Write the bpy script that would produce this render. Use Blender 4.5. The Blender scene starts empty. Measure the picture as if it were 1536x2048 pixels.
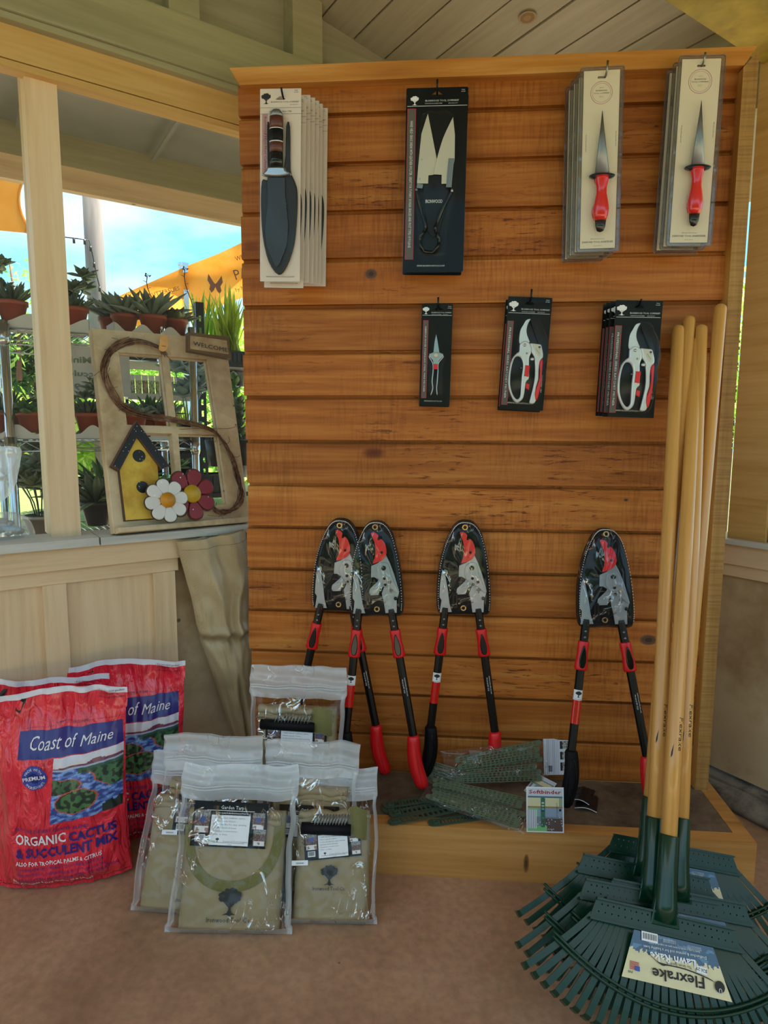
import bpy, math, random
from mathutils import Vector as V, Matrix as M4
from mathutils import noise as mn
random.seed(7)
S = bpy.context.scene
COL = S.collection
PI = math.pi
R = math.radians

# ---------------------------------------------------------------- camera
F_PX = 1283.7
CAM = V((0.50362, -1.68311, 1.06398))
yaw, pit, rol = -0.079563, -0.1229345, 0.0040287
fw = V((math.sin(yaw)*math.cos(pit), math.cos(yaw)*math.cos(pit), math.sin(pit)))
r0 = V((math.cos(yaw), -math.sin(yaw), 0)); u0 = r0.cross(fw)
rt = r0*math.cos(rol) + u0*math.sin(rol)
up = -r0*math.sin(rol) + u0*math.cos(rol)
cam = bpy.data.cameras.new('camera'); co = bpy.data.objects.new('camera', cam); COL.objects.link(co)
co.matrix_world = M4(((rt.x, up.x, -fw.x, CAM.x), (rt.y, up.y, -fw.y, CAM.y), (rt.z, up.z, -fw.z, CAM.z), (0, 0, 0, 1)))
cam.sensor_fit = 'VERTICAL'; cam.sensor_height = 36; cam.lens = F_PX/2048*36
cam.clip_start = 0.02; cam.clip_end = 200
S.camera = co
S.view_settings.view_transform = 'Standard'; S.view_settings.look = 'None'
S.view_settings.gamma = 1; S.view_settings.use_curve_mapping = False
S.view_settings.exposure = 1.68
S.cycles.transparent_max_bounces = 28
S.cycles.max_bounces = 8
S.cycles.diffuse_bounces = 4
S.cycles.glossy_bounces = 3

def srgb(h, a=1.0):
    v = [int(h[i:i+2], 16)/255 for i in (0, 2, 4)]
    return tuple([x/12.92 if x <= .04045 else ((x+.055)/1.055)**2.4 for x in v] + [a])

# ---------------------------------------------------------------- world: blue sky with thin clouds
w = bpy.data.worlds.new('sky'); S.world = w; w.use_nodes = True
nt = w.node_tree; nt.nodes.clear()
def wn(t, **k):
    n = nt.nodes.new(t)
    for a, b in k.items(): setattr(n, a, b)
    return n
tc = wn('ShaderNodeTexCoord'); sep = wn('ShaderNodeSeparateXYZ'); nt.links.new(tc.outputs['Generated'], sep.inputs[0])
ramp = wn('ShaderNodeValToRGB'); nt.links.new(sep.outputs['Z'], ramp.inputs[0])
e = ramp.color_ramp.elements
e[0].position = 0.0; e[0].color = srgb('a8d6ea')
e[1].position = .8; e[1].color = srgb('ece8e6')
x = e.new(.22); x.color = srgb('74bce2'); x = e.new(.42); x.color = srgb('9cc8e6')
nz = wn('ShaderNodeTexNoise'); nz.inputs['Scale'].default_value = 3.2; nz.inputs['Detail'].default_value = 6; nz.inputs['Roughness'].default_value = .55
mp = wn('ShaderNodeMapping'); mp.inputs['Scale'].default_value = (1, 1, 2.4); mp.inputs['Location'].default_value = (.35, .1, .2)
nt.links.new(tc.outputs['Generated'], mp.inputs[0]); nt.links.new(mp.outputs[0], nz.inputs[0])
r2 = wn('ShaderNodeValToRGB'); r2.color_ramp.elements[0].position = .47; r2.color_ramp.elements[1].position = .82
nt.links.new(nz.outputs[0], r2.inputs[0])
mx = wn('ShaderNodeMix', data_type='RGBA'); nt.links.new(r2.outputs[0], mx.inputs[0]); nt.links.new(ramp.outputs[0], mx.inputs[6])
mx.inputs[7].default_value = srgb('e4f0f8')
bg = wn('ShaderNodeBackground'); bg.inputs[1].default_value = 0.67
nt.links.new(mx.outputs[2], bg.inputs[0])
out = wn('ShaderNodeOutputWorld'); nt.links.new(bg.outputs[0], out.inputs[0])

# ---------------------------------------------------------------- sun
sl = bpy.data.lights.new('sun', 'SUN'); sl.energy = 5.8; sl.angle = R(.6); sl.color = (1, .91, .78)
so = bpy.data.objects.new('sun', sl); COL.objects.link(so)
SUN_DIR = V((-.22, -.32, -1)).normalized()      # travelling direction of the light
so.rotation_euler = SUN_DIR.to_track_quat('-Z', 'Y').to_euler()

# ---------------------------------------------------------------- rays / frames
def ray(px, py):
    return rt*((px-768)/F_PX) + up*(-(py-1024)/F_PX) + fw
def hit(px, py, n, d):
    r = ray(px, py); return CAM + r*((d-n.dot(CAM))/n.dot(r))
def at_y(px, py, y): return hit(px, py, V((0, 1, 0)), y)
def at_z(px, py, z): return hit(px, py, V((0, 0, 1)), z)

class Fr:
    """local frame: X right, Z up, -Y towards the viewer"""
    def __init__(s, o, ax, az):
        s.o = V(o); s.ax = V(ax).normalized(); az = V(az); s.az = (az - s.ax*az.dot(s.ax)).normalized()
        s.ay = s.az.cross(s.ax)
    def m(s):
        a, b, c, o = s.ax, s.ay, s.az, s.o
        return M4(((a.x, b.x, c.x, o.x), (a.y, b.y, c.y, o.y), (a.z, b.z, c.z, o.z), (0, 0, 0, 1)))
    def l(s, px, py, off=0.0):
        P = hit(px, py, s.ay, s.ay.dot(s.o + s.ay*off)) - s.o
        return (P.dot(s.ax), P.dot(s.az))
    def ls(s, pts, off=0.0, crop=None):
        if crop:
            x0, y0, k = crop; pts = [(x0+a/k, y0+b/k) for a, b in pts]
        return [s.l(a, b, off) for a, b in pts]
    def w(s, x, y, z): return s.o + s.ax*x + s.ay*y + s.az*z

AL, AR = 0.684558, 2.225469
FL = Fr((0, .2, 0), (math.cos(AL), math.sin(AL), 0), (0, 0, 1))          # left wall frame, +y outwards
FR = Fr((1.6, -.1, 0), (-math.cos(AR), -math.sin(AR), 0), (0, 0, 1))     # right wall frame, +y outwards

# ---------------------------------------------------------------- materials
MATS = {}
def nodes(name):
    m = bpy.data.materials.new(name); m.use_nodes = True
    t = m.node_tree; b = t.nodes['Principled BSDF']; o = t.nodes['Material Output']
    return m, t, b, o
def N(t, ty, ins=None, **k):
    n = t.nodes.new(ty)
    for a, b in k.items(): setattr(n, a, b)
    for a, b in (ins or {}).items():
        if isinstance(b, bpy.types.NodeSocket): t.links.new(b, n.inputs[a])
        else: n.inputs[a].default_value = b
    return n
def rampn(t, fac, stops):
    n = N(t, 'ShaderNodeValToRGB', {0: fac}); e = n.color_ramp.elements
    e[0].position, e[0].color = stops[0]; e[1].position, e[1].color = stops[-1]
    for p, c in stops[1:-1]: q = e.new(p); q.color = c
    return n.outputs[0]
def bump(t, b, h, s, d=.01):
    n = N(t, 'ShaderNodeBump', {'Strength': s, 'Distance': d, 'Height': h}); t.links.new(n.outputs[0], b.inputs['Normal'])
def plain(name, c, rough=.5, metal=0, spec=.5, var=0.08, bmp=0, bscale=60, coat=0, trans=0, alpha=1):
    if name in MATS: return MATS[name]
    m, t, b, o = nodes(name)
    c = srgb(c) if isinstance(c, str) else c
    if var:
        g = N(t, 'ShaderNodeTexCoord').outputs['Object']
        n = N(t, 'ShaderNodeTexNoise', {0: g, 'Scale': 9, 'Detail': 3})
        lo = tuple(v*(1-var) for v in c[:3])+(1,); hi = tuple(min(1, v*(1+var)) for v in c[:3])+(1,)
        t.links.new(rampn(t, n.outputs[0], [(.3, lo), (.7, hi)]), b.inputs['Base Color'])
        if bmp:
            n2 = N(t, 'ShaderNodeTexNoise', {0: g, 'Scale': bscale, 'Detail': 3}); bump(t, b, n2.outputs[0], bmp, .004)
    else: b.inputs['Base Color'].default_value = c
    b.inputs['Roughness'].default_value = rough; b.inputs['Metallic'].default_value = metal
    b.inputs['Specular IOR Level'].default_value = spec
    if coat: b.inputs['Coat Weight'].default_value = coat; b.inputs['Coat Roughness'].default_value = .08
    MATS[name] = m; return m
def wood(name, cols, grain=(2, 60, 60), boards=None, saw=0, rough=.55, knots=0, crack=0, spots=0, bs=.25, dirt=None):
    """cols: dark, mid, light. grain scale per object axis; boards=(z0,pitch) varies by board"""
    m, t, b, o = nodes(name)
    g = N(t, 'ShaderNodeTexCoord').outputs['Object']
    L = t.links
    if boards:
        sp = N(t, 'ShaderNodeSeparateXYZ', {0: g})
        a = N(t, 'ShaderNodeMath', {0: sp.outputs['Z'], 1: boards[0]}, operation='SUBTRACT')
        a = N(t, 'ShaderNodeMath', {0: a.outputs[0], 1: boards[1]}, operation='DIVIDE')
        fl = N(t, 'ShaderNodeMath', {0: a.outputs[0]}, operation='FLOOR')
        wnz = N(t, 'ShaderNodeTexWhiteNoise', {'W': fl.outputs[0]}, noise_dimensions='1D')
        off = N(t, 'ShaderNodeVectorMath', {0: wnz.outputs['Color'], 1: (9, 9, 9)}, operation='MULTIPLY')
        gv = N(t, 'ShaderNodeVectorMath', {0: g, 1: off.outputs[0]}, operation='ADD').outputs[0]
    else: gv = g
    mp = N(t, 'ShaderNodeMapping', {0: gv, 'Scale': grain})
    n1 = N(t, 'ShaderNodeTexNoise', {0: mp.outputs[0], 'Scale': 1, 'Detail': 6, 'Roughness': .6, 'Distortion': .4})
    mp2 = N(t, 'ShaderNodeMapping', {0: gv, 'Scale': tuple(q*.25 for q in grain)})
    n2 = N(t, 'ShaderNodeTexNoise', {0: mp2.outputs[0], 'Scale': 1, 'Detail': 3, 'Distortion': 1.2})
    s = N(t, 'ShaderNodeMath', {0: n1.outputs[0], 1: n2.outputs[0]}, operation='ADD')
    s = N(t, 'ShaderNodeMath', {0: s.outputs[0], 1: .5}, operation='MULTIPLY')
    h = s.outputs[0]
    col = rampn(t, h, [(.30, srgb(cols[0])), (.5, srgb(cols[1])), (.7, srgb(cols[2]))])
    if boards:
        sx = N(t, 'ShaderNodeSeparateColor', {0: wnz.outputs['Color']})
        br = N(t, 'ShaderNodeMapRange', {0: sx.outputs[1], 3: .80, 4: 1.14})
        col = N(t, 'ShaderNodeMix', {0: 1.0, 6: col, 7: br.outputs[0]}, data_type='RGBA', blend_type='MULTIPLY').outputs[2]
    if saw:
        mp3 = N(t, 'ShaderNodeMapping', {0: gv, 'Scale': (170, 8, 14) if saw == 1 else (9, 9, 190)})
        n3 = N(t, 'ShaderNodeTexNoise', {0: mp3.outputs[0], 'Scale': 1, 'Detail': 2})
        q = rampn(t, n3.outputs[0], [(.38, (.45, .38, .30, 1)), (.56, (1, 1, 1, 1))])
        n4 = N(t, 'ShaderNodeTexNoise', {0: g, 'Scale': 3.5, 'Detail': 2})
        k = rampn(t, n4.outputs[0], [(.42, (0, 0, 0, 1)), (.62, (.42, .42, .42, 1))]) if saw == 1 else None
        mxn = N(t, 'ShaderNodeMix', {0: 1.0, 6: col, 7: q}, data_type='RGBA', blend_type='MULTIPLY')
        if k is not None: L.new(k, mxn.inputs[0])
        else: mxn.inputs[0].default_value = .42
        col = mxn.outputs[2]
    if crack:
        mp5 = N(t, 'ShaderNodeMapping', {0: gv, 'Scale': tuple((14 if q < 20 else 130) for q in grain)})
        n5 = N(t, 'ShaderNodeTexNoise', {0: mp5.outputs[0], 'Scale': 1, 'Detail': 5, 'Roughness': .7, 'Distortion': .8})
        n6 = N(t, 'ShaderNodeTexNoise', {0: gv, 'Scale': 2.2, 'Detail': 2})
        ms = rampn(t, n6.outputs[0], [(.5, (0, 0, 0, 1)), (.62, (1, 1, 1, 1))])
        ck = rampn(t, n5.outputs[0], [(.36, (.3, .2, .12, 1)), (.44, (1, 1, 1, 1))])
        mxn = N(t, 'ShaderNodeMix', {0: ms, 6: col, 7: ck}, data_type='RGBA', blend_type='MULTIPLY')
        mx2 = N(t, 'ShaderNodeMath', {0: n5.outputs[0], 1: ms}, operation='MULTIPLY')
        col = mxn.outputs[2]
    if knots:
        mp6 = N(t, 'ShaderNodeMapping', {0: gv, 'Scale': tuple((1.6 if q < 20 else 3.2) for q in grain)})
        vo = N(t, 'ShaderNodeTexVoronoi', {0: mp6.outputs[0], 'Scale': 1.3})
        kn = rampn(t, vo.outputs['Distance'], [(.03, (.16, .10, .07, 1)), (.055, (.5, .35, .25, 1)), (.085, (1, 1, 1, 1))])
        col = N(t, 'ShaderNodeMix', {0: 1.0, 6: col, 7: kn}, data_type='RGBA', blend_type='MULTIPLY').outputs[2]
    if spots:
        vo = N(t, 'ShaderNodeTexVoronoi', {0: g, 'Scale': spots})
        n8 = N(t, 'ShaderNodeTexNoise', {0: g, 'Scale': 3.0, 'Detail': 2})
        th = N(t, 'ShaderNodeMath', {0: vo.outputs['Distance'], 1: n8.outputs[0]}, operation='DIVIDE')
        kn = rampn(t, th.outputs[0], [(.07, (.22, .16, .12, 1)), (.12, (1, 1, 1, 1))])
        col = N(t, 'ShaderNodeMix', {0: .85, 6: col, 7: kn}, data_type='RGBA', blend_type='MULTIPLY').outputs[2]
    if dirt:
        n9 = N(t, 'ShaderNodeTexNoise', {0: g, 'Scale': dirt[1], 'Detail': 5, 'Roughness': .65})
        kn = rampn(t, n9.outputs[0], [(.45, (1, 1, 1, 1)), (.72, srgb(dirt[0]))])
        col = N(t, 'ShaderNodeMix', {0: 1.0, 6: col, 7: kn}, data_type='RGBA', blend_type='MULTIPLY').outputs[2]
    L.new(col, b.inputs['Base Color'])
    b.inputs['Roughness'].default_value = rough; b.inputs['Specular IOR Level'].default_value = .3
    if crack: h = N(t, 'ShaderNodeMath', {0: h, 1: mx2.outputs[0]}, operation='ADD').outputs[0]
    bump(t, b, h, bs, .004)
    MATS[name] = m; return m
def film(name, white=.06, gloss=.16, rough=.06, tint='ffffff', bs=.5, bscale=22, crease=False):
    """clear plastic film: see-through with sharp sky reflections"""
    m, t, b, o = nodes(name); t.nodes.remove(b)
    g = N(t, 'ShaderNodeTexCoord').outputs['Object']
    n1 = N(t, 'ShaderNodeTexNoise', {0: g, 'Scale': bscale, 'Detail': 3, 'Distortion': 1.5})
    if crease:
        mpc = N(t, 'ShaderNodeMapping', {0: g, 'Scale': (1.0, 1.0, .55), 'Rotation': (0, .5, 0)})
        n1 = N(t, 'ShaderNodeTexNoise', {0: mpc.outputs[0], 'Scale': bscale, 'Detail': 3, 'Distortion': 1.2})
        c1 = rampn(t, n1.outputs[0], [(.475, (0, 0, 0, 1)), (.5, (1, 1, 1, 1)), (.525, (0, 0, 0, 1))])
        n2 = N(t, 'ShaderNodeTexNoise', {0: g, 'Scale': bscale*.6, 'Detail': 1})
        c2 = rampn(t, n2.outputs[0], [(.5, (0, 0, 0, 1)), (.6, (1, 1, 1, 1))])
        hh = N(t, 'ShaderNodeMath', {0: c1, 1: c2}, operation='MULTIPLY').outputs[0]
    else: hh = n1.outputs[0]
    bp = N(t, 'ShaderNodeBump', {'Strength': bs, 'Distance': .004, 'Height': hh})
    tr = N(t, 'ShaderNodeBsdfTransparent', {0: srgb(tint)})
    gl = N(t, 'ShaderNodeBsdfGlossy', {0: (1, 1, 1, 1), 'Roughness': rough, 'Normal': bp.outputs[0]})
    df = N(t, 'ShaderNodeBsdfDiffuse', {0: srgb('eef2f6')}); tl = N(t, 'ShaderNodeBsdfTranslucent', {0: srgb('eef2f6')})
    dd = N(t, 'ShaderNodeMixShader', {0: .35, 1: df.outputs[0], 2: tl.outputs[0]})
    lw_ = N(t, 'ShaderNodeLayerWeight', {'Blend': .5, 'Normal': bp.outputs[0]})
    f0 = N(t, 'ShaderNodeMath', {0: lw_.outputs['Facing'], 1: 4.0}, operation='POWER')
    f1 = N(t, 'ShaderNodeMath', {0: f0.outputs[0], 1: .55}, operation='MULTIPLY')
    f2 = N(t, 'ShaderNodeMath', {0: f1.outputs[0], 1: gloss}, operation='ADD'); f2.use_clamp = True
    if crease:
        cg = N(t, 'ShaderNodeMath', {0: hh, 1: crease}, operation='MULTIPLY'); f2 = N(t, 'ShaderNodeMath', {0: f2.outputs[0], 1: cg.outputs[0]}, operation='ADD'); f2.use_clamp = True
    a = N(t, 'ShaderNodeMixShader', {0: white, 1: tr.outputs[0], 2: dd.outputs[0]})
    c = N(t, 'ShaderNodeMixShader', {0: f2.outputs[0], 1: a.outputs[0], 2: gl.outputs[0]})
    t.links.new(c.outputs[0], o.inputs[0]); MATS[name] = m; return m
def leafm(name, c, c2, rough=.45, transl=.25):
    m, t, b, o = nodes(name)
    g = N(t, 'ShaderNodeTexCoord').outputs['Object']
    n = N(t, 'ShaderNodeTexNoise', {0: g, 'Scale': 14, 'Detail': 2})
    cc = rampn(t, n.outputs[0], [(.35, srgb(c)), (.65, srgb(c2))])
    t.links.new(cc, b.inputs['Base Color']); b.inputs['Roughness'].default_value = rough
    tl = N(t, 'ShaderNodeBsdfTranslucent', {0: cc})
    x = N(t, 'ShaderNodeMixShader', {0: transl, 1: b.outputs[0], 2: tl.outputs[0]})
    t.links.new(x.outputs[0], o.inputs[0]); MATS[name] = m; return m
def attrm(name, rough=.5, coat=0):
    m, t, b, o = nodes(name)
    a = N(t, 'ShaderNodeAttribute', attribute_name='Col'); t.links.new(a.outputs['Color'], b.inputs['Base Color'])
    b.inputs['Roughness'].default_value = rough
    if coat: b.inputs['Coat Weight'].default_value = coat; b.inputs['Coat Roughness'].default_value = .05
    MATS[name] = m; return m

# ---------------------------------------------------------------- mesh builder
def crom(pts, k=4, closed=True):
    """Catmull-Rom smoothing of a 2-D or 3-D point loop"""
    n = len(pts); o = []
    P = [V(p) for p in pts]
    rng = range(n) if closed else range(n-1)
    for i in rng:
        a, b, c, d = (P[(i-1) % n], P[i], P[(i+1) % n], P[(i+2) % n]) if closed else (P[max(i-1, 0)], P[i], P[i+1], P[min(i+2, n-1)])
        for j in range(k):
            t = j/k
            o.append(tuple(.5*((2*b)+(c-a)*t+(2*a-5*b+4*c-d)*t*t+(3*b-a-3*c+d)*t**3)))
    if not closed: o.append(tuple(P[-1]))
    return o
def circ(x, z, r, n=16, r2=None, a0=0):
    return [(x+r*math.cos(a0+2*PI*i/n), z+(r2 or r)*math.sin(a0+2*PI*i/n)) for i in range(n)]
def rrect(x0, z0, x1, z1, r, n=4):
    o = []
    for cx, cz, a in ((x1-r, z1-r, 0), (x0+r, z1-r, 90), (x0+r, z0+r, 180), (x1-r, z0+r, 270)):
        for i in range(n+1):
            t = R(a+90*i/n); o.append((cx+r*math.cos(t), cz+r*math.sin(t)))
    return o
TXT = {}
class MB:
    def __init__(s): s.v = []; s.f = []; s.mi = []; s.sm = []; s.col = None
    def add(s, vs, fs, mi=0, sm=False):
        n = len(s.v); s.v += [tuple(q) for q in vs]; s.f += [[i+n for i in f] for f in fs]
        s.mi += [mi]*len(fs); s.sm += [sm]*len(fs); return s
    def box(s, a, b, mi=0, T=None):
        (x0, y0, z0), (x1, y1, z1) = a, b
        vs = [V(q) for q in ((x0, y0, z0), (x1, y0, z0), (x1, y1, z0), (x0, y1, z0), (x0, y0, z1), (x1, y0, z1), (x1, y1, z1), (x0, y1, z1))]
        if T: vs = [T @ q for q in vs]
        return s.add(vs, [(0, 3, 2, 1), (4, 5, 6, 7), (0, 1, 5, 4), (1, 2, 6, 5), (2, 3, 7, 6), (3, 0, 4, 7)], mi)
    def shape(s, loops, y0, y1, bev=0, mi=0, T=None, sm=False):
        """flat outline (first loop) with holes, in local X/Z, between depths y0<y1"""
        cu = bpy.data.curves.new('t', 'CURVE'); cu.dimensions = '2D'; cu.fill_mode = 'BOTH'
        th = (y1-y0)/2; bev = min(bev, th*.98)
        cu.extrude = th-bev; cu.bevel_depth = bev; cu.bevel_resolution = 1; cu.offset = -bev
        for pts in loops:
            sp = cu.splines.new('POLY'); sp.points.add(len(pts)-1); sp.use_cyclic_u = True
            for q, p in zip(sp.points, pts): q.co = (p[0], p[1], 0, 1)
        ob = bpy.data.objects.new('t', cu); me = ob.to_mesh()
        yc = (y0+y1)/2
        vs = [V((q.co.x, yc-q.co.z, q.co.y)) for q in me.vertices]
        if T: vs = [T @ q for q in vs]
        s.add(vs, [list(p.vertices) for p in me.polygons], mi, sm)
        ob.to_mesh_clear(); bpy.data.objects.remove(ob); bpy.data.curves.remove(cu); return s
    def poly(s, pts, y, mi=0, T=None, wrap=None):
        vs = [V((p[0], y+(wrap(*p) if wrap else 0), p[1])) for p in pts]
        if T: vs = [T @ q for q in vs]
        return s.add(vs, [list(range(len(pts)))], mi)
    def tube(s, pts, r, n=8, mi=0, cap=True, sm=True, closed=False):
        P = [V(p) for p in pts]; m = len(P); rr = r if isinstance(r, (list, tuple)) else [r]*m
        vs = []; fs = []; prev = None
        for i in range(m):
            a = P[(i+1) % m] if (closed or i < m-1) else P[i]; b = P[i-1] if (closed or i > 0) else P[i]
            d = (a-b).normalized()
            if prev is None:
                x = d.cross(V((0, 0, 1)));
                if x.length < 1e-3: x = d.cross(V((0, 1, 0)))
            else: x = prev - d*prev.dot(d)
            x.normalize(); y = d.cross(x); prev = x
            vs += [P[i]+(x*math.cos(2*PI*k/n)+y*math.sin(2*PI*k/n))*rr[i] for k in range(n)]
        for i in range(m if closed else m-1):
            j = (i+1) % m
            for k in range(n):
                l = (k+1) % n; fs.append((i*n+k, i*n+l, j*n+l, j*n+k))
        if cap and not closed: fs += [tuple(range(n))[::-1], tuple((m-1)*n+k for k in range(n))]
        return s.add(vs, fs, mi, sm)
    def lathe(s, prof, n=24, mi=0, T=None, sx=1, sy=1, sm=True, axis='z'):
        vs = []; m = len(prof)
        for r, z in prof:
            for k in range(n):
                a = 2*PI*k/n; vs.append(V((r*math.cos(a)*sx, r*math.sin(a)*sy, z)))
        if axis == 'y': vs = [V((q.x, -q.z, q.y)) for q in vs]
        if T: vs = [T @ q for q in vs]
        fs = [(i*n+k, i*n+(k+1) % n, (i+1)*n+(k+1) % n, (i+1)*n+k) for i in range(m-1) for k in range(n)]
        if prof[0][0] > 1e-6: fs.append(tuple(range(n))[::-1])
        if prof[-1][0] > 1e-6: fs.append(tuple((m-1)*n+k for k in range(n)))
        return s.add(vs, fs, mi, sm)
    def grid(s, fn, nu, nv, mi=0, sm=True, keep=None, closeu=False):
        vs = [fn(i/nu, j/nv) for j in range(nv+1) for i in range(nu+1)]
        fs = [(j*(nu+1)+i, j*(nu+1)+i+1, (j+1)*(nu+1)+i+1, (j+1)*(nu+1)+i) for j in range(nv) for i in range(nu) if keep is None or keep((i+.5)/nu, (j+.5)/nv)]
        return s.add(vs, fs, mi, sm)
    def text(s, body, x, z, h, y=0.0, w=None, al='C', rot=0, mi=0, shear=0, wrap=None, T=None, bold=0, mirror=False):
        """lettering of cap height h (baseline at z); w squeezes/stretches to a width; wrap(x,z) adds depth"""
        key = (body, bold, shear)
        if key not in TXT:
            cu = bpy.data.curves.new('t', 'FONT'); cu.body = body; cu.resolution_u = 1 if len(body) > 8 else 2; cu.shear = shear; cu.offset = bold
            ob = bpy.data.objects.new('t', cu); me = ob.to_mesh()
            TXT[key] = ([(q.co.x, q.co.y) for q in me.vertices], [list(p.vertices) for p in me.polygons])
            ob.to_mesh_clear(); bpy.data.objects.remove(ob); bpy.data.curves.remove(cu)
        vs, fs = TXT[key]
        if not vs: return s
        x0 = min(v[0] for v in vs); x1 = max(v[0] for v in vs); k = h/.73; kx = (w/(x1-x0)) if w else k
        wd = (x1-x0)*kx; ox = {'C': -wd/2, 'L': 0, 'R': -wd}[al]; c, sn = math.cos(rot), math.sin(rot)
        o = []
        for a, b in vs:
            px, pz = (a-x0)*kx+ox, b*k
            if mirror: px = -px
            X, Z = x+px*c-pz*sn, z+px*sn+pz*c
            q = V((X, y+(wrap(X, Z) if wrap else 0), Z)); o.append(T @ q if T else q)
        return s.add(o, fs, mi)
    def paint(s, corners, nu, nv, cf, y=0.0, wrap=None):
        """coloured picture on a quad (corners BL,BR,TR,TL in local X/Z); cf(u,v)->rgb hex or tuple"""
        bl, br, tr, tl = [V(c) for c in corners]
        if s.col is None: s.col = {}
        def fn(u, v):
            p = (bl*(1-u)+br*u)*(1-v)+(tl*(1-u)+tr*u)*v
            return V((p.x, y+(wrap(p.x, p.y) if wrap else 0), p.y))
        n0 = len(s.f); s.grid(fn, nu, nv, sm=bool(wrap))
        for j in range(nv):
            for i in range(nu):
                c = cf((i+.5)/nu, (j+.5)/nv); s.col[n0+j*nu+i] = srgb(c) if isinstance(c, str) else c
        return s
    def build(s, name, mats, parent=None, mat=None, label=None):
        me = bpy.data.meshes.new(name); me.from_pydata(s.v, [], s.f)
        if not isinstance(mats, (list, tuple)): mats = [mats]
        for m in mats: me.materials.append(MATS[m] if isinstance(m, str) else m)
        me.polygons.foreach_set('material_index', [min(i, len(mats)-1) for i in s.mi]); me.polygons.foreach_set('use_smooth', s.sm)
        if s.col is not None:
            ca = me.color_attributes.new('Col', 'FLOAT_COLOR', 'CORNER')
            for p in me.polygons:
                c = s.col.get(p.index, (.8, .8, .8, 1))
                for li in p.loop_indices: ca.data[li].color = (*c[:3], 1)
        me.update()
        o = bpy.data.objects.new(name, me); COL.objects.link(o)
        if parent: o.parent = parent
        if mat is not None:
            if parent: o.matrix_local = mat
            else: o.matrix_world = mat
        if label: o['label'] = label
        return o
def tag(o, label, cat, group=None, kind=None):
    o['label'] = label; o['category'] = cat
    if group: o['group'] = group
    if kind: o['kind'] = kind
    return o
def thing(name, fr, label, cat, group=None):
    o = bpy.data.objects.new(name, None); o.empty_display_size = .05; COL.objects.link(o)
    o.matrix_world = fr.m() if isinstance(fr, Fr) else (fr if isinstance(fr, M4) else M4.Translation(fr))
    return tag(o, label, cat, group)
def struct(mb, name, mats, mat=None):
    o = mb.build(name, mats, None, mat); o['kind'] = 'structure'; return o
def dup(o, mat, label=None, parent=None):
    c = o.copy(); COL.objects.link(c)
    if parent: c.parent = parent
    else: c.matrix_world = mat
    if label: c['label'] = label
    for ch in list(o.children): dup(ch, None, None, c)
    return c
def nrm(x, y, z, s=1): return mn.noise(V((x*s, y*s, z*s)))
def jit(a): return random.uniform(-a, a)
def sst(a, b, x):
    t = max(0, min(1, (x-a)/(b-a))); return t*t*(3-2*t)
def tree_logo(mb, cx, cz, h, y, mi=0, wrap=None, T=None):
    """spreading oak emblem: lumpy crown, trunk, roots"""
    rd = random.Random(3)
    for i in range(34):
        a = i*2.39996; q = ((i+.5)/34)**.5
        x = cx+math.cos(a)*q*h*.44; z = cz+h*.20+math.sin(a)*q*h*(.27 if math.sin(a) > 0 else .17)
        r = h*rd.uniform(.075, .105)
        pts = [(x+r*math.cos(t)*(1+.25*rd.uniform(-1, 1)), z+r*math.sin(t)*(1+.25*rd.uniform(-1, 1))) for t in [2*PI*k/9 for k in range(9)]]
        mb.poly(pts, y-i*1e-6, mi, T, wrap)
    tk = [(-.05, .1), (-.045, -.25), (-.1, -.36), (-.3, -.44), (-.12, -.42), (-.03, -.44), (.04, -.47), (.1, -.42), (.28, -.43), (.1, -.36), (.05, -.25), (.06, .1)]
    mb.poly([(cx+a*h, cz+b*h) for a, b in tk], y, mi, T, wrap)
    for sx in (-1, 1):
        mb.poly([(cx, cz-.1*h), (cx+sx*.3*h, cz+.12*h), (cx+sx*.33*h, cz+.1*h), (cx+sx*.02*h, cz-.2*h)], y, mi, T, wrap)
# ================================================================ materials
wood('pine_panel', ('844412', 'b26626', 'cc8842'), (3.5, 40, 75), boards=(1.85, .115), saw=1, crack=1, knots=1, bs=.35, rough=.5)
wood('pine_trim', ('9a5c22', 'bd7c36', 'd29a55'), (3.5, 60, 60), bs=.2)
wood('pine_trim_v', ('86602e', 'a47a42', 'ba9056'), (60, 60, 3.5), saw=2, bs=.35)
wood('pine_trim_vs', ('9a6a2c', 'c48c42', 'd6a45c'), (60, 60, 3.5), bs=.2)
wood('pine_front', ('8e6030', 'c0894a', 'd4a264'), (2.6, 40, 50), knots=1, crack=0, bs=.3)
wood('cream_h', ('c6a680', 'debe98', 'e8caa6'), (4, 60, 60), spots=7, bs=.5, rough=.6)
wood('cream_v', ('c4a680', 'debe98', 'e6caa6'), (60, 60, 3), spots=5, bs=.6, rough=.6)
wood('cream_ply', ('b89c78', 'c8ae8a', 'd4ba98'), (3, 3, 5), spots=9, bs=.15, dirt=('b59a78', 3), rough=.45)
wood('yellow_beam', ('b08648', 'c89e60', 'd4ac70'), (4, 60, 60), spots=8, bs=.25, rough=.5)
wood('green_beam', ('8a8262', '9a9272', 'a8a080'), (4, 60, 60), spots=6, bs=.25, rough=.5)
wood('ceiling_board', ('8c846a', '9c947a', 'a8a088'), (3, 50, 50), bs=.25, knots=0, spots=3, rough=.5)
wood('sill_white', ('a8a49c', 'c4c0b8', 'd0ccc4'), (5, 50, 50), bs=.4, spots=5, rough=.6)
wood('log_yellow', ('7a6a28', '9a8430', 'b09a42'), (20, 20, 20), bs=.7, rough=.6)
plain('soffit', '8c8c7e', .5, bmp=.1, bscale=20)
plain('dark_gap', '3c342c', .8)
wood('deck_mat', ('6a5a48', '7c6a55', '8a7862'), (90, 90, 90), bs=.6, rough=.9, dirt=('8a6a55', 3))
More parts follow.
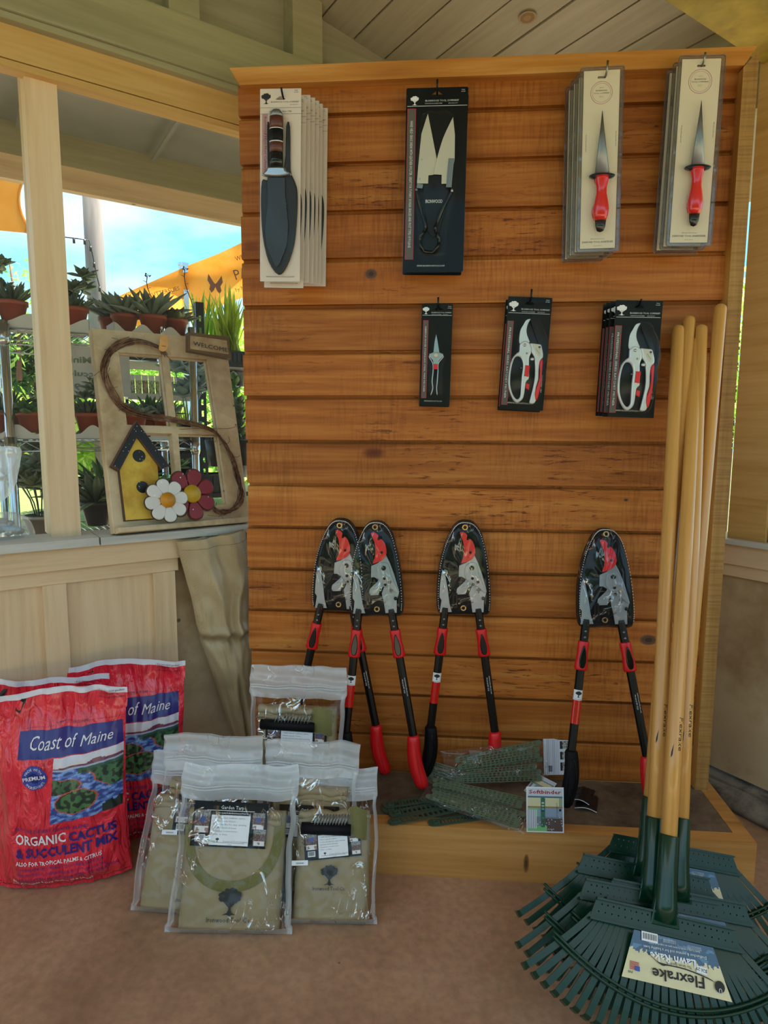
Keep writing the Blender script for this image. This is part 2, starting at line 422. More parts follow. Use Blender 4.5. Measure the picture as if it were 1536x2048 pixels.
def concrete():
    m, t, b, o = nodes('floor_concrete')
    g = N(t, 'ShaderNodeTexCoord').outputs['Object']
    n1 = N(t, 'ShaderNodeTexNoise', {0: g, 'Scale': 2.3, 'Detail': 6, 'Roughness': .62})
    c = rampn(t, n1.outputs[0], [(.3, srgb('8c6a50')), (.5, srgb('aa8467')), (.7, srgb('ba967a'))])
    n2 = N(t, 'ShaderNodeTexNoise', {0: g, 'Scale': 55, 'Detail': 3})
    c2 = rampn(t, n2.outputs[0], [(.3, (.82, .82, .82, 1)), (.65, (1.06, 1.05, 1.04, 1))])
    vo = N(t, 'ShaderNodeTexVoronoi', {0: g, 'Scale': 9}); n3 = N(t, 'ShaderNodeTexNoise', {0: g, 'Scale': 4})
    th = N(t, 'ShaderNodeMath', {0: vo.outputs['Distance'], 1: n3.outputs[0]}, operation='DIVIDE')
    k = rampn(t, th.outputs[0], [(.035, (.35, .3, .26, 1)), (.06, (1, 1, 1, 1))])
    c = N(t, 'ShaderNodeMix', {0: 1.0, 6: c, 7: c2}, data_type='RGBA', blend_type='MULTIPLY').outputs[2]
    c = N(t, 'ShaderNodeMix', {0: 1.0, 6: c, 7: k}, data_type='RGBA', blend_type='MULTIPLY').outputs[2]
    t.links.new(c, b.inputs['Base Color'])
    r = N(t, 'ShaderNodeMapRange', {0: n1.outputs[0], 3: .42, 4: .68}); t.links.new(r.outputs[0], b.inputs['Roughness'])
    bump(t, b, n2.outputs[0], .25, .003); MATS['floor_concrete'] = m
concrete()
wood('curb_stone', ('5a5046', '7c7266', '968c7e'), (9, 9, 9), bs=1.0, rough=.9, spots=14, dirt=('6a5a48', 12))
plain('grass', '6a7f3e', .8, var=.35, bmp=1, bscale=80)

# ================================================================ structure: floor, walls, roof
mb = MB(); mb.box((-1.6, -3.2, -.05), (1.9, 1.0, 0)); struct(mb, 'floor', 'floor_concrete')
plain('gravel', '9a9184', .9, var=.2, bmp=1, bscale=120)
mb = MB(); mb.box((-6.5, -7.5, -.08), (6.5, 5.0, -.052)); struct(mb, 'trim_40', 'gravel')  # gravel ground put in to cut the green bounce off the grass
mb = MB(); mb.box((-30, -25, -.3), (30, 40, -.06)); tag(mb.build('lawn', 'grass'), 'sunlit green lawn outside the shelter', 'lawn', kind='structure')

def Lz(px, py, w):                       # (s, z) on the left wall at depth w
    return FL.l(px, py, w)
SILL = .797
z1t = Lz(178, 1095, -.035)[1]; z1b = Lz(178, 1134, -.02)[1]; z2b = Lz(178, 1161, -.012)[1]
SR = Lz(352, 1200, -.015)[0]
S0, S1 = -2.9, 1.08
mb = MB(); mb.box((S0, .0, 0), (SR-.02, .05, z2b), 0)
mb.box((SR-.02, .012, 0), (S1, .05, z1b), 1)

struct(mb, 'wall_left', ['cream_v', 'cream_ply'], FL.m())
mb = MB(); mb.box((S0, -.012, z2b), (SR+.01, .03, z1b)); struct(mb, 'trim_1', 'cream_h', FL.m())
mb = MB(); mb.box((S0, -.022, z1b), (S1, .04, SILL-.02)); struct(mb, 'trim_2', 'cream_h', FL.m())
mb = MB()
g = Lz(200, 1086, -.04)[0]
mb.box((S0, -.042, SILL-.021), (g-.002, .10, SILL)); mb.box((g+.002, -.042, SILL-.021), (S1, .10, SILL-.001)); struct(mb, 'trim_3', 'sill_white', FL.m())
k = 4
for a, b in ((86, 134), (308, 352)):
    sa = Lz(a, 1200, -.018)[0]; sb = Lz(b, 1200, -.018)[0]
    mb = MB(); mb.box((sa, -.018, 0), (sb, .001, z2b)); struct(mb, 'trim_%d' % k, 'cream_v', FL.m()); k += 1
for sx in (-.86, -1.22, -1.6, -2.0, -2.4):
    mb = MB(); mb.box((sx, -.018, 0), (sx+.055, .001, z2b)); struct(mb, 'trim_%d' % k, 'cream_v', FL.m()); k += 1
# post on the sill
P = at_z(103, 1075, SILL) - FL.o; ps, pw = P.dot(FL.ax), P.dot(FL.ay)
pe = Lz(162.5, 1069, pw)[0]
P2 = at_z(90.5, 1063, SILL) - FL.o
mb = MB(); mb.box((ps, pw, SILL), (pe, max(P2.dot(FL.ay), pw+.06), 2.0)); struct(mb, 'trim_%d' % k, 'yellow_post' if 'yellow_post' in MATS else 'cream_v', FL.m()); k += 1
for sx in (-1.25, -2.0):
    mb = MB(); mb.box((sx, pw, SILL), (sx+.07, pw+.07, 2.0)); struct(mb, 'trim_%d' % k, 'cream_v', FL.m()); k += 1
# header (yellow), plate (green), studs and frieze above
zh = Lz(296, 197, 0)[1]; zp = Lz(296, 123, 0)[1]; zt = Lz(450, 59, -.03)[1]
mb = MB(); mb.box((S0, 0, zh), (S1, .05, zp-.004)); mb.box((S0, .0, zh-.018), (S1, .04, zh-.003), 0); struct(mb, 'trim_%d' % k, 'yellow_beam', FL.m()); k += 1
mb = MB(); mb.box((S0, -.03, zp), (S1, .06, zt)); mb.box((S0, -.022, zp-.016), (S1, .0, zp-.001)); struct(mb, 'trim_%d' % k, 'green_beam', FL.m()); k += 1
for a, b in ((335, 397), (582, 641)):
    sa = Lz(a, 10, .0)[0]; sb = Lz(b, 40, .0)[0]
    mb = MB(); mb.box((sa, -.01, zt), (sb, .05, 2.7)); struct(mb, 'trim_%d' % k, 'green_beam', FL.m()); k += 1
mb = MB(); mb.box((S0, .05, zt-.01), (S1, .06, 2.75)); struct(mb, 'wall_left_upper', 'ceiling_board', FL.m())
# sloping ceiling of lapped boards, boards run along the right wall
ur, ul = FR.ax, FL.ax
Pa = FL.w(.215, .03, 2.296); Pb = FL.w(.483, .03, 2.248)
sl = (Pa-Pb).normalized()                 # uphill direction along the left wall
nn = ur.cross(sl).normalized(); nn = nn if nn.z < 0 else -nn      # points down into the room
ux = ur; uy = nn.cross(ux).normalized(); uy = uy if uy.z > 0 else -uy
CF = M4(((ux.x, uy.x, nn.x, Pb.x), (ux.y, uy.y, nn.y, Pb.y), (ux.z, uy.z, nn.z, Pb.z), (0, 0, 0, 1)))
mb = MB(); rd = random.Random(5)
for i in range(-8, 22):
    wd = .118; a = i*wd+.03; t = rd.uniform(0, .003)
    mb.box((-.06+(i % 2)*.004, a, -.03), (2.9, a+wd-.006, t)); mb.box((-.05, a+wd-.012, -.03), (2.9, a+wd, -.004))
struct(mb, 'ceiling', 'ceiling_board', CF)
CMATS = CF
mb = MB(); mb.box((-3.2, -1.3, 2.80), (3.2, 2.2, 2.84)); struct(mb, 'ceiling_light_block', 'ceiling_board')  # unseen roof sheet added to block light, its edge set to admit sky
def knot(name, F_, x, z, rx, rz, T=None, parent=None, y=-.0006, cols=('3a2416', '5e3c24', '7a5232')):
    b = MB(); n = 26
    for k_, (r_, mi_) in enumerate(((1, 2), (.8, 1), (.42, 0))): b.poly([(x+rx*r_*math.cos(2*PI*i/n)*(1+.06*math.sin(i*2.3)), z+rz*r_*math.sin(2*PI*i/n)) for i in range(n)], y-.0003*k_, mi_, T)
    ms = []
    for c_ in cols: ms.append(plain('knot_'+c_, c_, .6, var=.15))
    return b.build(name, ms, parent, F_)
kp = hit(1055, 35, nn, nn.dot(Pb)+.0035); kl = CF.inverted() @ kp
b_ = knot('trim_60', CF, 0, 0, .027, .022, M4(((1, 0, 0, kl.x), (0, 0, 1, kl.y), (0, -1, 0, .004), (0, 0, 0, 1))), cols=('8a6c38', '7a5c30', '94804e')); b_['kind'] = 'structure'
# tie beam at the upper right
Pq = at_z(1330, 0, 2.03); Pq2 = at_z(1480, 98, 2.03)
d = (Pq2-Pq); d.z = 0; d.normalize(); FB = Fr(Pq, d, (0, 0, 1))
mb = MB(); mb.box((-.7, -.17, 0), (1.1, 0, .16)); struct(mb, 'trim_%d' % k, 'log_yellow', FB.m()); k += 1
# eave outside the left wall
W = .8
zf0 = Lz(300, 410, W)[1]; zf1 = Lz(300, 366, W)[1]; zf2 = Lz(300, 301, W)[1]
mb = MB(); mb.box((S0, W, zf1), (2.2, W+.05, zf2)); struct(mb, 'trim_%d' % k, 'green_beam', FL.m()); k += 1
mb = MB(); mb.box((S0, W+.012, zf0), (2.2, W+.045, zf1+.012)); struct(mb, 'trim_%d' % k, 'cream_h', FL.m()); k += 1
mb = MB(); mb.add([(S0, .06, zp+.15), (2.2, .06, zp+.15), (2.2, W, zf2-.015), (S0, W, zf2-.015), (S0, .06, zp+.18), (2.2, .06, zp+.18), (2.2, W+.1, zf2+.02), (S0, W+.1, zf2+.02)],
              [(0, 1, 2, 3), (7, 6, 5, 4), (0, 3, 7, 4), (1, 5, 6, 2), (3, 2, 6, 7), (0, 4, 5, 1)])
for sx in (-.52, -.08, 1.0):
    mb.box((sx, .07, 0), (sx+.012, W-.01, .01), 0, M4(((1, 0, 0, 0), (0, 1, 0, 0), (0, (zf2-zp-.165)/(W-.06), 1, zp+.13), (0, 0, 0, 1))))
struct(mb, 'ceiling_eave', 'soffit', FL.m())

# right wall
zr0 = FR.l(1480, 1086, -.035)[1]; zr1 = FR.l(1490, 1092, -.03)[1]; zr2 = FR.l(1490, 1133, -.02)[1]; zr3 = FR.l(1490, 1157, -.015)[1]; zrb = FR.l(1480, 1557, 0)[1]
T0, T1 = -1.3, 1.9
mb = MB(); mb.box((T0, 0, zrb), (T1, .05, zr2)); struct(mb, 'wall_right', 'cream_ply', FR.m())
mb = MB(); mb.box((T0, -.022, zr2), (T1, .04, zr1-.002)); struct(mb, 'trim_%d' % k, 'cream_h', FR.m()); k += 1
mb = MB(); mb.box((T0, -.014, zr3), (T1, .0, zr2-.002)); struct(mb, 'trim_%d' % k, 'cream_h', FR.m()); k += 1
mb = MB(); mb.box((T0, -.04, zr1), (T1, .10, zr0+.006)); struct(mb, 'trim_%d' % k, 'sill_white', FR.m()); k += 1
mb = MB(); mb.grid(lambda u, v: V((T0+u*(T1-T0), -.07-.035*math.sin(PI*min(v*1.1, 1))*(1+.3*nrm(u*30, v*3, 1))+v*.045, v*(zrb-.012)+.006*nrm(u*40, v*4, 2)-.004)), 120, 8)
mb.box((T0, -.03, 0), (T1, .05, zrb-.012)); struct(mb, 'baseboard_right', 'curb_stone', FR.m())
sa = FR.l(1456, 1050, -.01)[0]; sb = FR.l(1531, 1066, -.01)[0]
mb = MB(); mb.box((sa, -.01, zr0), (sb, .06, 2.2)); struct(mb, 'trim_%d' % k, 'yellow_beam', FR.m()); k += 1
mb = MB(); mb.box((sb+.004, .0, zr0), (sb+.03, .05, 2.2)); struct(mb, 'trim_%d' % k, 'cream_h', FR.m()); k += 1
mb = MB(); mb.box((T0, -.0, 1.93), (T1, .05, 2.05)); mb.box((T0, -.04, 2.05), (T1, .06, 2.2)); struct(mb, 'trim_%d' % k, 'green_beam', FR.m()); k += 1
mb = MB(); mb.add([(T0, .06, 2.2), (T1, .06, 2.2), (T1, .9, 2.0), (T0, .9, 2.0), (T0, .06, 2.24), (T1, .06, 2.24), (T1, .9, 2.04), (T0, .9, 2.04)], [(0, 1, 2, 3), (7, 6, 5, 4), (0, 3, 7, 4), (1, 5, 6, 2), (3, 2, 6, 7), (0, 4, 5, 1)])
struct(mb, 'ceiling_eave_right', 'soffit', FR.m())

# ================================================================ display stand
BP = .115
ds = thing('display_stand', V((.6, 0, 0)), 'orange-brown pine display wall of horizontal boards on a low platform', 'display stand')
mb = MB(); rd = random.Random(11)
for i in range(-1, 16):
    zt_ = 1.85-BP*i; zb = max(zt_-BP, .131)
    if i == -1: zt_ = 1.93
    if zt_ < .14: break
    xl = rd.uniform(-.004, .004); ins = .0095
    # profile (y,z) lower lip at zb, rebate at the top under the board above
    pr = [(0, zb), (0, zt_-ins-.003), (.003, zt_-ins), (.016, zt_-ins), (.016, zt_+.004), (.019, zt_+.004), (.019, zb+.004), (.014, zb+.004), (.014, zb)]
    vs = [V((x, a, b)) for x in (xl, 1.235) for a, b in pr]; n = len(pr)
    mb.add(vs, [(q, (q+1) % n, n+(q+1) % n, n+q) for q in range(n)]+[tuple(range(n))[::-1], tuple(range(n, 2*n))])
pn = mb.build('board_panel', 'pine_panel'); pn.parent = ds; pn.location = (-.6, 0, 0)
mb = MB()
zt0, zt1 = 1.907, 1.947
mb.add([V(p) for p in ((-.012, -.03, zt1), (1.226, -.03, zt1), (1.200, -.03, zt0), (.014, -.03, zt0), (-.012, .019, zt1), (1.226, .019, zt1), (1.2, .019, zt0), (.014, .019, zt0))],
       [(3, 2, 1, 0), (4, 5, 6, 7), (0, 1, 5, 4), (1, 2, 6, 5), (2, 3, 7, 6), (3, 0, 4, 7)])
o = mb.build('top_trim', 'pine_trim', ds); o.location = (-.6, 0, 0)
mb = MB()
mb.add([V(p) for p in ((1.199, -.028, .13), (1.232, -.028, .13), (1.232, -.028, 1.94), (1.199, -.028, 1.904), (1.199, .02, .13), (1.232, .02, .13), (1.232, .02, 1.94), (1.199, .02, 1.904))],
       [(0, 1, 2, 3), (5, 4, 7, 6), (1, 5, 6, 2), (3, 2, 6, 7)], 0)
mb.add([V(p) for p in ((1.199, -.028, .13), (1.199, .02, .13), (1.199, .02, 1.904), (1.199, -.028, 1.904))], [(0, 3, 2, 1)], 1)
o = mb.build('side_trim', ['pine_trim_v', 'pine_trim_vs'], ds); o.location = (-.6, 0, 0)
mb = MB(); mb.box((.0, -.247, 0), (1.253, -.21, .13)); mb.box((1.216, -.21, 0), (1.253, .03, .13)); mb.box((0, -.21, 0), (.036, .03, .13)); mb.box((0, -.005, 0), (1.2, .03, .127))
o = mb.build('platform_frame', 'pine_front', ds); o.location = (-.6, 0, 0)
mb = MB(); mb.box((.036, -.21, .10), (1.216, -.004, .1285))
o = mb.build('platform_deck', 'deck_mat', ds); o.location = (-.6, 0, 0)

for (px, py, rx, rz) in ((742, 548, .016, .013), (1297, 1280, .022, .014), (1325, 365, .011, .010), (1252, 1000, .006, .004)):
    q = at_y(px, py, -.0005); knot('wood_knot', M4.Translation((q.x-.6, 0, q.z)), 0, 0, rx, rz, None, ds)
q = at_y(1052, 1727, -.2475); knot('wood_knot', M4.Translation((q.x-.6, -.2475, q.z)), 0, 0, .006, .024, None, ds, cols=('5a3a1a', '7a4e26', '96683a'))
# ================================================================ small-goods materials
plain('black_plastic', '0e0e10', .32, var=0, spec=.3); plain('black_matte', '0d0d0f', .6, var=0, spec=.2); plain('black_gloss', '0a0a0c', .14, var=0)
plain('red_plastic', 'd8161c', .35, var=0); plain('red_gloss', 'd41a14', .18, var=0, coat=.6)
plain('steel', 'b9bbbd', .28, metal=1, var=0); plain('steel_grey', '8b8d8f', .42, metal=.85, var=0)
plain('alu_white', 'dcdedf', .25, metal=.35, var=0); plain('blade_cream', 'c9c2ae', .4, metal=.25, var=0); plain('blade_grey', '9aa0a8', .3, metal=.4, var=0)
plain('card_white', 'd9c8ba', .5, var=0); plain('card_white2', 'd6c8ae', .5, var=0); plain('card_black', '0b0b0c', .4, var=0, spec=.2)
plain('ink_black', '191818', .6, var=0); plain('ink_white', 'e6e6e6', .5, var=0); plain('ink_red', 'b4262c', .5, var=0); plain('ink_grey', '6c655f', .6, var=0)
plain('ink_pink', 'b5888a', .5, var=0); plain('ink_strip', '58534e', .5, var=0)
plain('wood_brown', '5a2a1c', .35, var=.1); plain('ring_brass', 'c8a878', .3, metal=1, var=0)
plain('leather_dark', '171314', .42, var=0); plain('hardwood', 'cf9650', .3, var=.08, coat=.3)
plain('paper_white', 'e8e8ea', .6, var=0); plain('hook_zinc', '8f8f86', .35, metal=1, var=0)
film('blister', white=.004, gloss=.006, rough=.04, bs=.15, bscale=9)
film('rim_film', white=.07, gloss=.05, rough=.1, tint='d8d4cc'); film('pouch_film', white=.0, gloss=.02, rough=.04, bs=.6, bscale=14, crease=.5)
wood('handle_wood', ('b07a38', 'd39a52', 'e0ae68'), (60, 60, 2.2), bs=.05, rough=.28)
MATS['handle_wood'].node_tree.nodes['Principled BSDF'].inputs['Coat Weight'].default_value = .35
attrm('print', .45); attrm('print_gloss', .3, .4)

def card_frame(tl, tr, br, bl, y):
    P = [at_y(*p, y) for p in (tl, tr, br, bl)]
    tc_ = (P[0]+P[1])/2; bc = (P[2]+P[3])/2
    ax = (P[1]-P[0])+(P[2]-P[3])
    f = Fr(bc, V((1, 0, 0)), tc_-bc) ; f = Fr(bc, ax, tc_-bc)
    az = (tc_-bc).normalized(); ax = V((az.z, 0, -az.x)); f = Fr(bc, ax, az)
    return f, ((P[1]-P[0]).length+(P[2]-P[3]).length)/2, (tc_-bc).length
def shell(mb, loop, y_front, y_back, mi=0, lip=.0):
    """thin vacuum-formed blister: front face and sloping side walls over the outline"""
    n = len(loop); cx = sum(p[0] for p in loop)/n; cz = sum(p[1] for p in loop)/n
    def sc(k): return [((p[0]-cx)*k+cx, (p[1]-cz)*k+cz) for p in loop]
    a = [V((p[0], y_back, p[1])) for p in sc(1.0)]; b = [V((p[0], y_front*.8+y_back*.2, p[1])) for p in sc(.97)]; c = [V((p[0], y_front, p[1])) for p in sc(.90)]
    fs = []
    for l in (0, 1):
        for i in range(n): fs.append((l*n+i, l*n+(i+1) % n, (l+1)*n+(i+1) % n, (l+1)*n+i))
    fs.append(tuple(2*n+i for i in range(n)))
    mb.add(a+b+c, fs, mi, True)
def hole_loop(cx, cz, w=.012, h=.004):
    return [(cx-w, cz-h*.6), (cx-w*.5, cz-h), (cx+w*.5, cz-h), (cx+w, cz-h*.6), (cx+w*.6, cz+h*.2), (cx+w*.2, cz+h), (cx-w*.2, cz+h), (cx-w*.6, cz+h*.2)][::-1]
def peg_hook(x, z, length, label, kind='black', up=.02):
    o = thing('peg_hook', V((x, 0, z)), label, 'hook', 'display hooks on the board wall')
    mb = MB(); mb.tube([(0, .002, 0), (0, -length*.5, 0), (0, -length*.93, .001), (0, -length, .008), (0, -length-.004, up)], .0023, 8)
    mb.box((-.006, -.002, -.012), (.006, .0, .014))
    mb.build('hook_rod', 'black_plastic' if kind == 'black' else 'hook_zinc', o); return o
def black_header(mb, w, h, title_w=.66, top=.0):
    """white artwork of the black ratchet tool cards"""
    z = h-.0; tl = h-.033*w/.09
    tree_logo(mb, -w*.36, h-.020*w/.09, .021*w/.09, -.0012)
    mb.text('IRONWOOD TOOL COMPANY', w*.14, h-.0262*w/.09, .0034*w/.09, -.0012, w=w*.64)
    mb.text('PURVEYORS OF NURSERIES', -w*.02, h-.0305*w/.09, .0017*w/.09, -.0012, w=w*.30); mb.text('(800) 555-6090', w*.27, h-.0305*w/.09, .0017*w/.09, -.0012, w=w*.16)
    mb.text('Model', w*.40, h-.007, .0022, -.0012); mb.text('IW1300', w*.40, h-.0112, .0022, -.0012)
    mb.poly([(-w*.47, tl), (w*.47, tl), (w*.47, tl+.0008), (-w*.47, tl+.0008)], -.0012)
    mb.text('WWW.IRONWOODTOOLS.COM', -w*.05, .012*w/.09, .0032*w/.09, -.0012, w=w*.58)
def red_strip(par, w, z0, z1, body, x0=-.475, x1=-.335):
    mb = MB(); a, b = w*x0, w*x1
    mb.shape([[(a, z0), (b, z0), (b, z1), (a, z1)], [(a+.0012, z0+.0012), (a+.0012, z1-.0012), (b-.0012, z1-.0012), (b-.0012, z0+.0012)]], -.0014, -.0009)
    mb.build('red_border', 'ink_red', par)
    mb = MB(); mb.poly([(a+.0012, z0+.001), (b-.0012, z0+.001), (b-.0012, z1-.001), (a+.0012, z1-.001)], -.0011); mb.build('grey_band', 'ink_strip', par)
    mb = MB(); mb.text(body, (a+b)/2-.0018*w/.09, (z0+z1)/2, .0042*w/.09, -.0016, w=(z1-z0)*.84, rot=-PI/2); mb.build('side_lettering', 'ink_white', par)

# ---------------------------------------------------------------- hori-hori knife cards
CR4 = (500, 130, 3.339)
f, w, h = card_frame((520.4, 178), (602.7, 177.3), (599.7, 563.4), (520.4, 562.8), -.135)
def T4(pts, off=0): return f.ls(pts, off, CR4)
hori = thing('knife_package', f, 'front pale pink card of the stack, trowel-shaped knife in a black sheath', 'tool package', 'carded digging knives')
c = MB(); c.shape([rrect(-w/2, 0, w/2, h, .0015), hole_loop(.0, h-.020)], -.0008, .0, 0)
card = c.build('backing_card', 'card_white', hori)
mb = MB(); tree_logo(mb, -w*.35, h-.022, .024, -.0012)
mb.text('IRONWOOD TOOL COMPANY', .010, h-.030, .0037, -.0012, w=w*.68); mb.text('(800) 555-6090', w*.32, h-.035, .002, -.0012)
mb.text('Model', w*.38, h-.005, .0022, -.0012); mb.text('HH-200', w*.38, h-.009, .0022, -.0012)
for zz in (h-.041, h-.054): mb.poly([(-w*.5, zz), (w*.5, zz), (w*.5, zz+.0006), (-w*.5, zz+.0006)], -.0012)
mb.text('Quality Tools Since 1986', .0, h-.050, .0036, -.0012, w=w*.55, shear=.3)
mb.text('WWW.IRONWOODTOOLS.COM', 0, .009, .0034, -.0012, w=w*.70)
mb.build('printing', 'ink_black', card)
mb = MB(); a, b = T4([(82, 0), (120, 0)])[0][0], T4([(120, 0)])[0][0]; z0 = T4([(82, 745)])[0][1]; z1 = T4([(82, 330)])[0][1]
mb.poly([(a, z0), (b, z0), (b, z1), (a, z1)], -.0011); mb.build('red_strip', 'ink_pink', card)
mb = MB(); mb.text('Ironwood Hori Hori Cultivator', (a+b)/2-.001, (z0+z1)/2, .006, -.0014, w=(z1-z0)*.92, rot=-PI/2, shear=.25); mb.build('side_lettering', 'ink_black', card)
sh = MB(); sh.shape([crom(T4([(85, 782), (120, 775), (122, 700), (118, 420), (136, 420), (140, 700), (232, 700), (246, 420), (272, 420), (275, 700), (300, 775), (320, 850), (319, 1000), (300, 1200), (250, 1350), (195, 1405), (130, 1320), (90, 1150), (78, 950)]), 3)], -.010, -.0015, .003)
sh.build('sheath', 'leather_dark', hori)
bl = MB(); bl.shape([T4([(125, 765), (243, 765), (245, 900)]) + [p for i in range(9) for p in (T4([(246+i*2.2, 905+i*22)])[0], T4([(252+i*2.0, 916+i*22)])[0])] + crom(T4([(262, 1100), (256, 1200), (225, 1290), (190, 1357), (150, 1290), (118, 1200), (113, 1080), (130, 940)]), 3, False)], -.0135, -.0105, .001)
bl.build('blade', 'steel_dark' if 'steel_dark' in MATS else plain('steel_dark', '2c2e32', .35, metal=0, var=0), hori)
hx, _ = T4([(184, 500)])[0]; rr = abs(T4([(229, 500)])[0][0]-T4([(139, 500)])[0][0])/2
def zz4(y): return T4([(184, y)])[0][1]
def segl(name, mat, prof, sx=1.0):
    m_ = MB(); m_.lathe([(rr*r_, zz4(y_)) for r_, y_ in prof], 20, 0, M4.Translation((hx, -.0120, 0)), 1, .58); return m_.build(name, mat, hori)
segl('pommel', 'steel_grey', [(.02, 308), (.55, 316), (.85, 334), (1, 362)])
segl('wood_grip', 'wood_brown', [(1, 362), (1.02, 400), (1, 441)]); segl('spacer', 'alu_white', [(1.02, 441), (1.02, 447)])
segl('dark_grip', 'black_matte', [(1, 447), (1.04, 488), (1, 527)]); segl('spacer', 'alu_white', [(1.02, 527), (1.02, 534)])
segl('wood_grip', 'wood_brown', [(1, 534), (1.02, 560), (1, 600)]); segl('ferrule', 'black_gloss', [(1, 600), (1.02, 650), (1.0, 692)])
g_ = MB(); g_.shape([crom(T4([(98, 752), (120, 722), (135, 700), (235, 700), (252, 722), (282, 750), (190, 765)]), 4)], -.0195, -.003, .004, sm=True); g_.build('guard', 'steel', hori)
bb = MB(); shell(bb, rrect(-w*.48, .012, w*.48, zz4(700), .03, 5), -.0165, -.002); shell(bb, crom(T4([(130, 360), (150, 315), (184, 300), (215, 315), (245, 370), (275, 400), (285, 700), (100, 700), (110, 420)]), 3), -.0205, -.002)
bb.poly(rrect(-w/2-.003, -.004, w/2+.002, h+.003, .003), -.0018)
bb.build('blister', 'blister', hori)
M0 = f.m()
offs = [(.004, .021, -.010, 'second knife card in the pink stack, hanging lower with its web address showing', .014), (.013, .042, .006, 'third knife card from the front of the pink stack', .0), (.020, .063, .010, 'fourth knife card from the front of the pink stack', .0),
        (.026, .084, .013, 'fifth knife card from the front of the pink stack', .0), (.031, .105, .016, 'sixth knife card in the pink stack, second from the board wall', .0), (.040, .126, .016, 'last knife card, hanging flat on the boards at the right of the pink stack', .0)]
for dx, dy, dz, lab, rz in offs:
    dup(hori, M4.Translation((dx, dy, dz)) @ M0 @ M4.Rotation(rz*.6, 4, 'Y') if rz else M4.Translation((dx, dy, dz)) @ M0, lab)
p = f.w(0, 0, h-.020); peg_hook(p.x+.006, p.z+.001, .150, 'dark peg hook holding the pink knife cards', up=.012)

# ---------------------------------------------------------------- grass shears
f, w, h = card_frame((813, 174), (936.7, 176.4), (926, 544), (806, 543), -.055)
shear = thing('shears_package', f, 'large black card with long-bladed grass shears, front one on the hook', 'tool package', 'carded grass shears')
c = MB(); c.shape([rrect(-w/2, 0, w/2, h, .004), hole_loop(0, h-.013, .013, .005)], -.0008, 0); card = c.build('backing_card', 'card_black', shear)
mb = MB(); tree_logo(mb, -w*.36, h-.029, .021, -.0012); mb.text('IRONWOOD TOOL COMPANY', .012, h-.031, .0042, -.0012, w=w*.54); mb.text('SUPPORTS BY HORSEPOWER', -.008, h-.036, .002, -.0012, w=w*.28)
mb.text('(800) 555-6090', w*.26, h-.036, .002, -.0012, w=w*.15); mb.text('Model', w*.42, h-.007, .0022, -.0012); mb.text('GS1200', w*.42, h-.011, .0022, -.0012)
mb.poly([(-w*.48, h-.041), (w*.49, h-.041), (w*.49, h-.040), (-w*.48, h-.040)], -.0012); mb.text('WWW.IRONWOODTOOLS.COM', -.006, .012, .0038, -.0012, w=w*.46)
mb.build('printing', 'ink_white', card)
red_strip(card, w, T4([(1040, 1300)])[0][1], T4([(1040, 295)])[0][1], 'HAND HELD GRASS SHEAR WITH LEATHER HOLSTER. GREAT FOR TOPIARY, BONSAI GRASSES AND MOST TYPES OF FOLIAGE')
mb = MB(); mb.shape([crom(T4([(1188, 335), (1215, 470), (1248, 640)]), 4, False)+T4([(1225, 742), (1192, 745), (1190, 800), (1115, 800)])+crom(T4([(1118, 760), (1128, 640), (1145, 470)]), 4, False)], -.0085, -.0065, .0006)
mb.build('left_blade', 'blade_cream', shear)
mb = MB(); mb.shape([crom(T4([(1355, 362), (1290, 500), (1248, 640), (1224, 742)]), 4, False)+T4([(1280, 745), (1278, 805), (1310, 805), (1340, 780)])+crom(T4([(1366, 640), (1368, 480)]), 4, False)], -.0115, -.0092, .0006)
mb.build('right_blade', 'blade_cream', shear)
mb = MB(); mb.shape([T4([(1325, 638), (1363, 638), (1345, 830), (1308, 830)])], -.0135, -.0118, .0005); mb.shape([T4([(1118, 800), (1158, 808), (1152, 836), (1112, 832)])], -.012, -.004, .001)
mb.build('tang', 'steel_grey', shear)
mb = MB()
for q in ((1340, 660), (1330, 780), (1148, 648), (1136, 775)): a = T4([q])[0]; mb.lathe([(.0016, 0), (.0014, .0012), (0, .0016)], 10, 0, M4.Translation((a[0], -.0137, a[1])), axis='y')
mb.build('rivet', 'steel', shear)
mb = MB(); mb.shape([crom(T4([(1158, 812), (1192, 800), (1192, 745), (1278, 745), (1278, 800), (1330, 812), (1262, 1120), (1190, 1120)]), 2)], -.0065, -.0015, .001); hol = mb.build('holster', 'black_plastic', shear)
mb = MB(); a = T4([(1228, 928)])[0]; mb.text('IRONWOOD', a[0], a[1], .0082, -.0068, w=.040); mb.build('holster_lettering', 'ink_white', hol)
mb = MB(); ring = T4([(1112, 850), (1140, 960), (1172, 1080), (1160, 1120), (1137, 1160), (1138, 1210), (1165, 1250), (1205, 1260), (1245, 1235), (1262, 1190), (1255, 1145), (1238, 1110), (1245, 1070), (1290, 960), (1345, 850)])
mb.tube([(a, -.010-.003*math.sin(i), b) for i, (a, b) in enumerate(crom(ring, 4, False))], .0042, 8); mb.build('spring_handle', 'black_gloss', shear)
mb = MB()
for q in ((1113, 850), (1348, 850)): a = T4([q])[0]; mb.lathe([(.0032, -.004), (.0036, 0), (.003, .004)], 10, 0, M4.Translation((a[0], -.011, a[1])))
mb.build('ferrule', 'steel', shear)
mb = MB(); shell(mb, crom(T4([(1150, 335), (1250, 318), (1365, 335), (1372, 650), (1378, 880), (1330, 1050), (1290, 1300), (1200, 1322), (1120, 1290), (1120, 1060), (1100, 850), (1120, 600)]), 2), -.020, -.0015)
mb.poly(rrect(-w/2-.003, -.003, w/2+.003, h+.003, .004), -.0017); mb.build('blister', 'blister', shear)
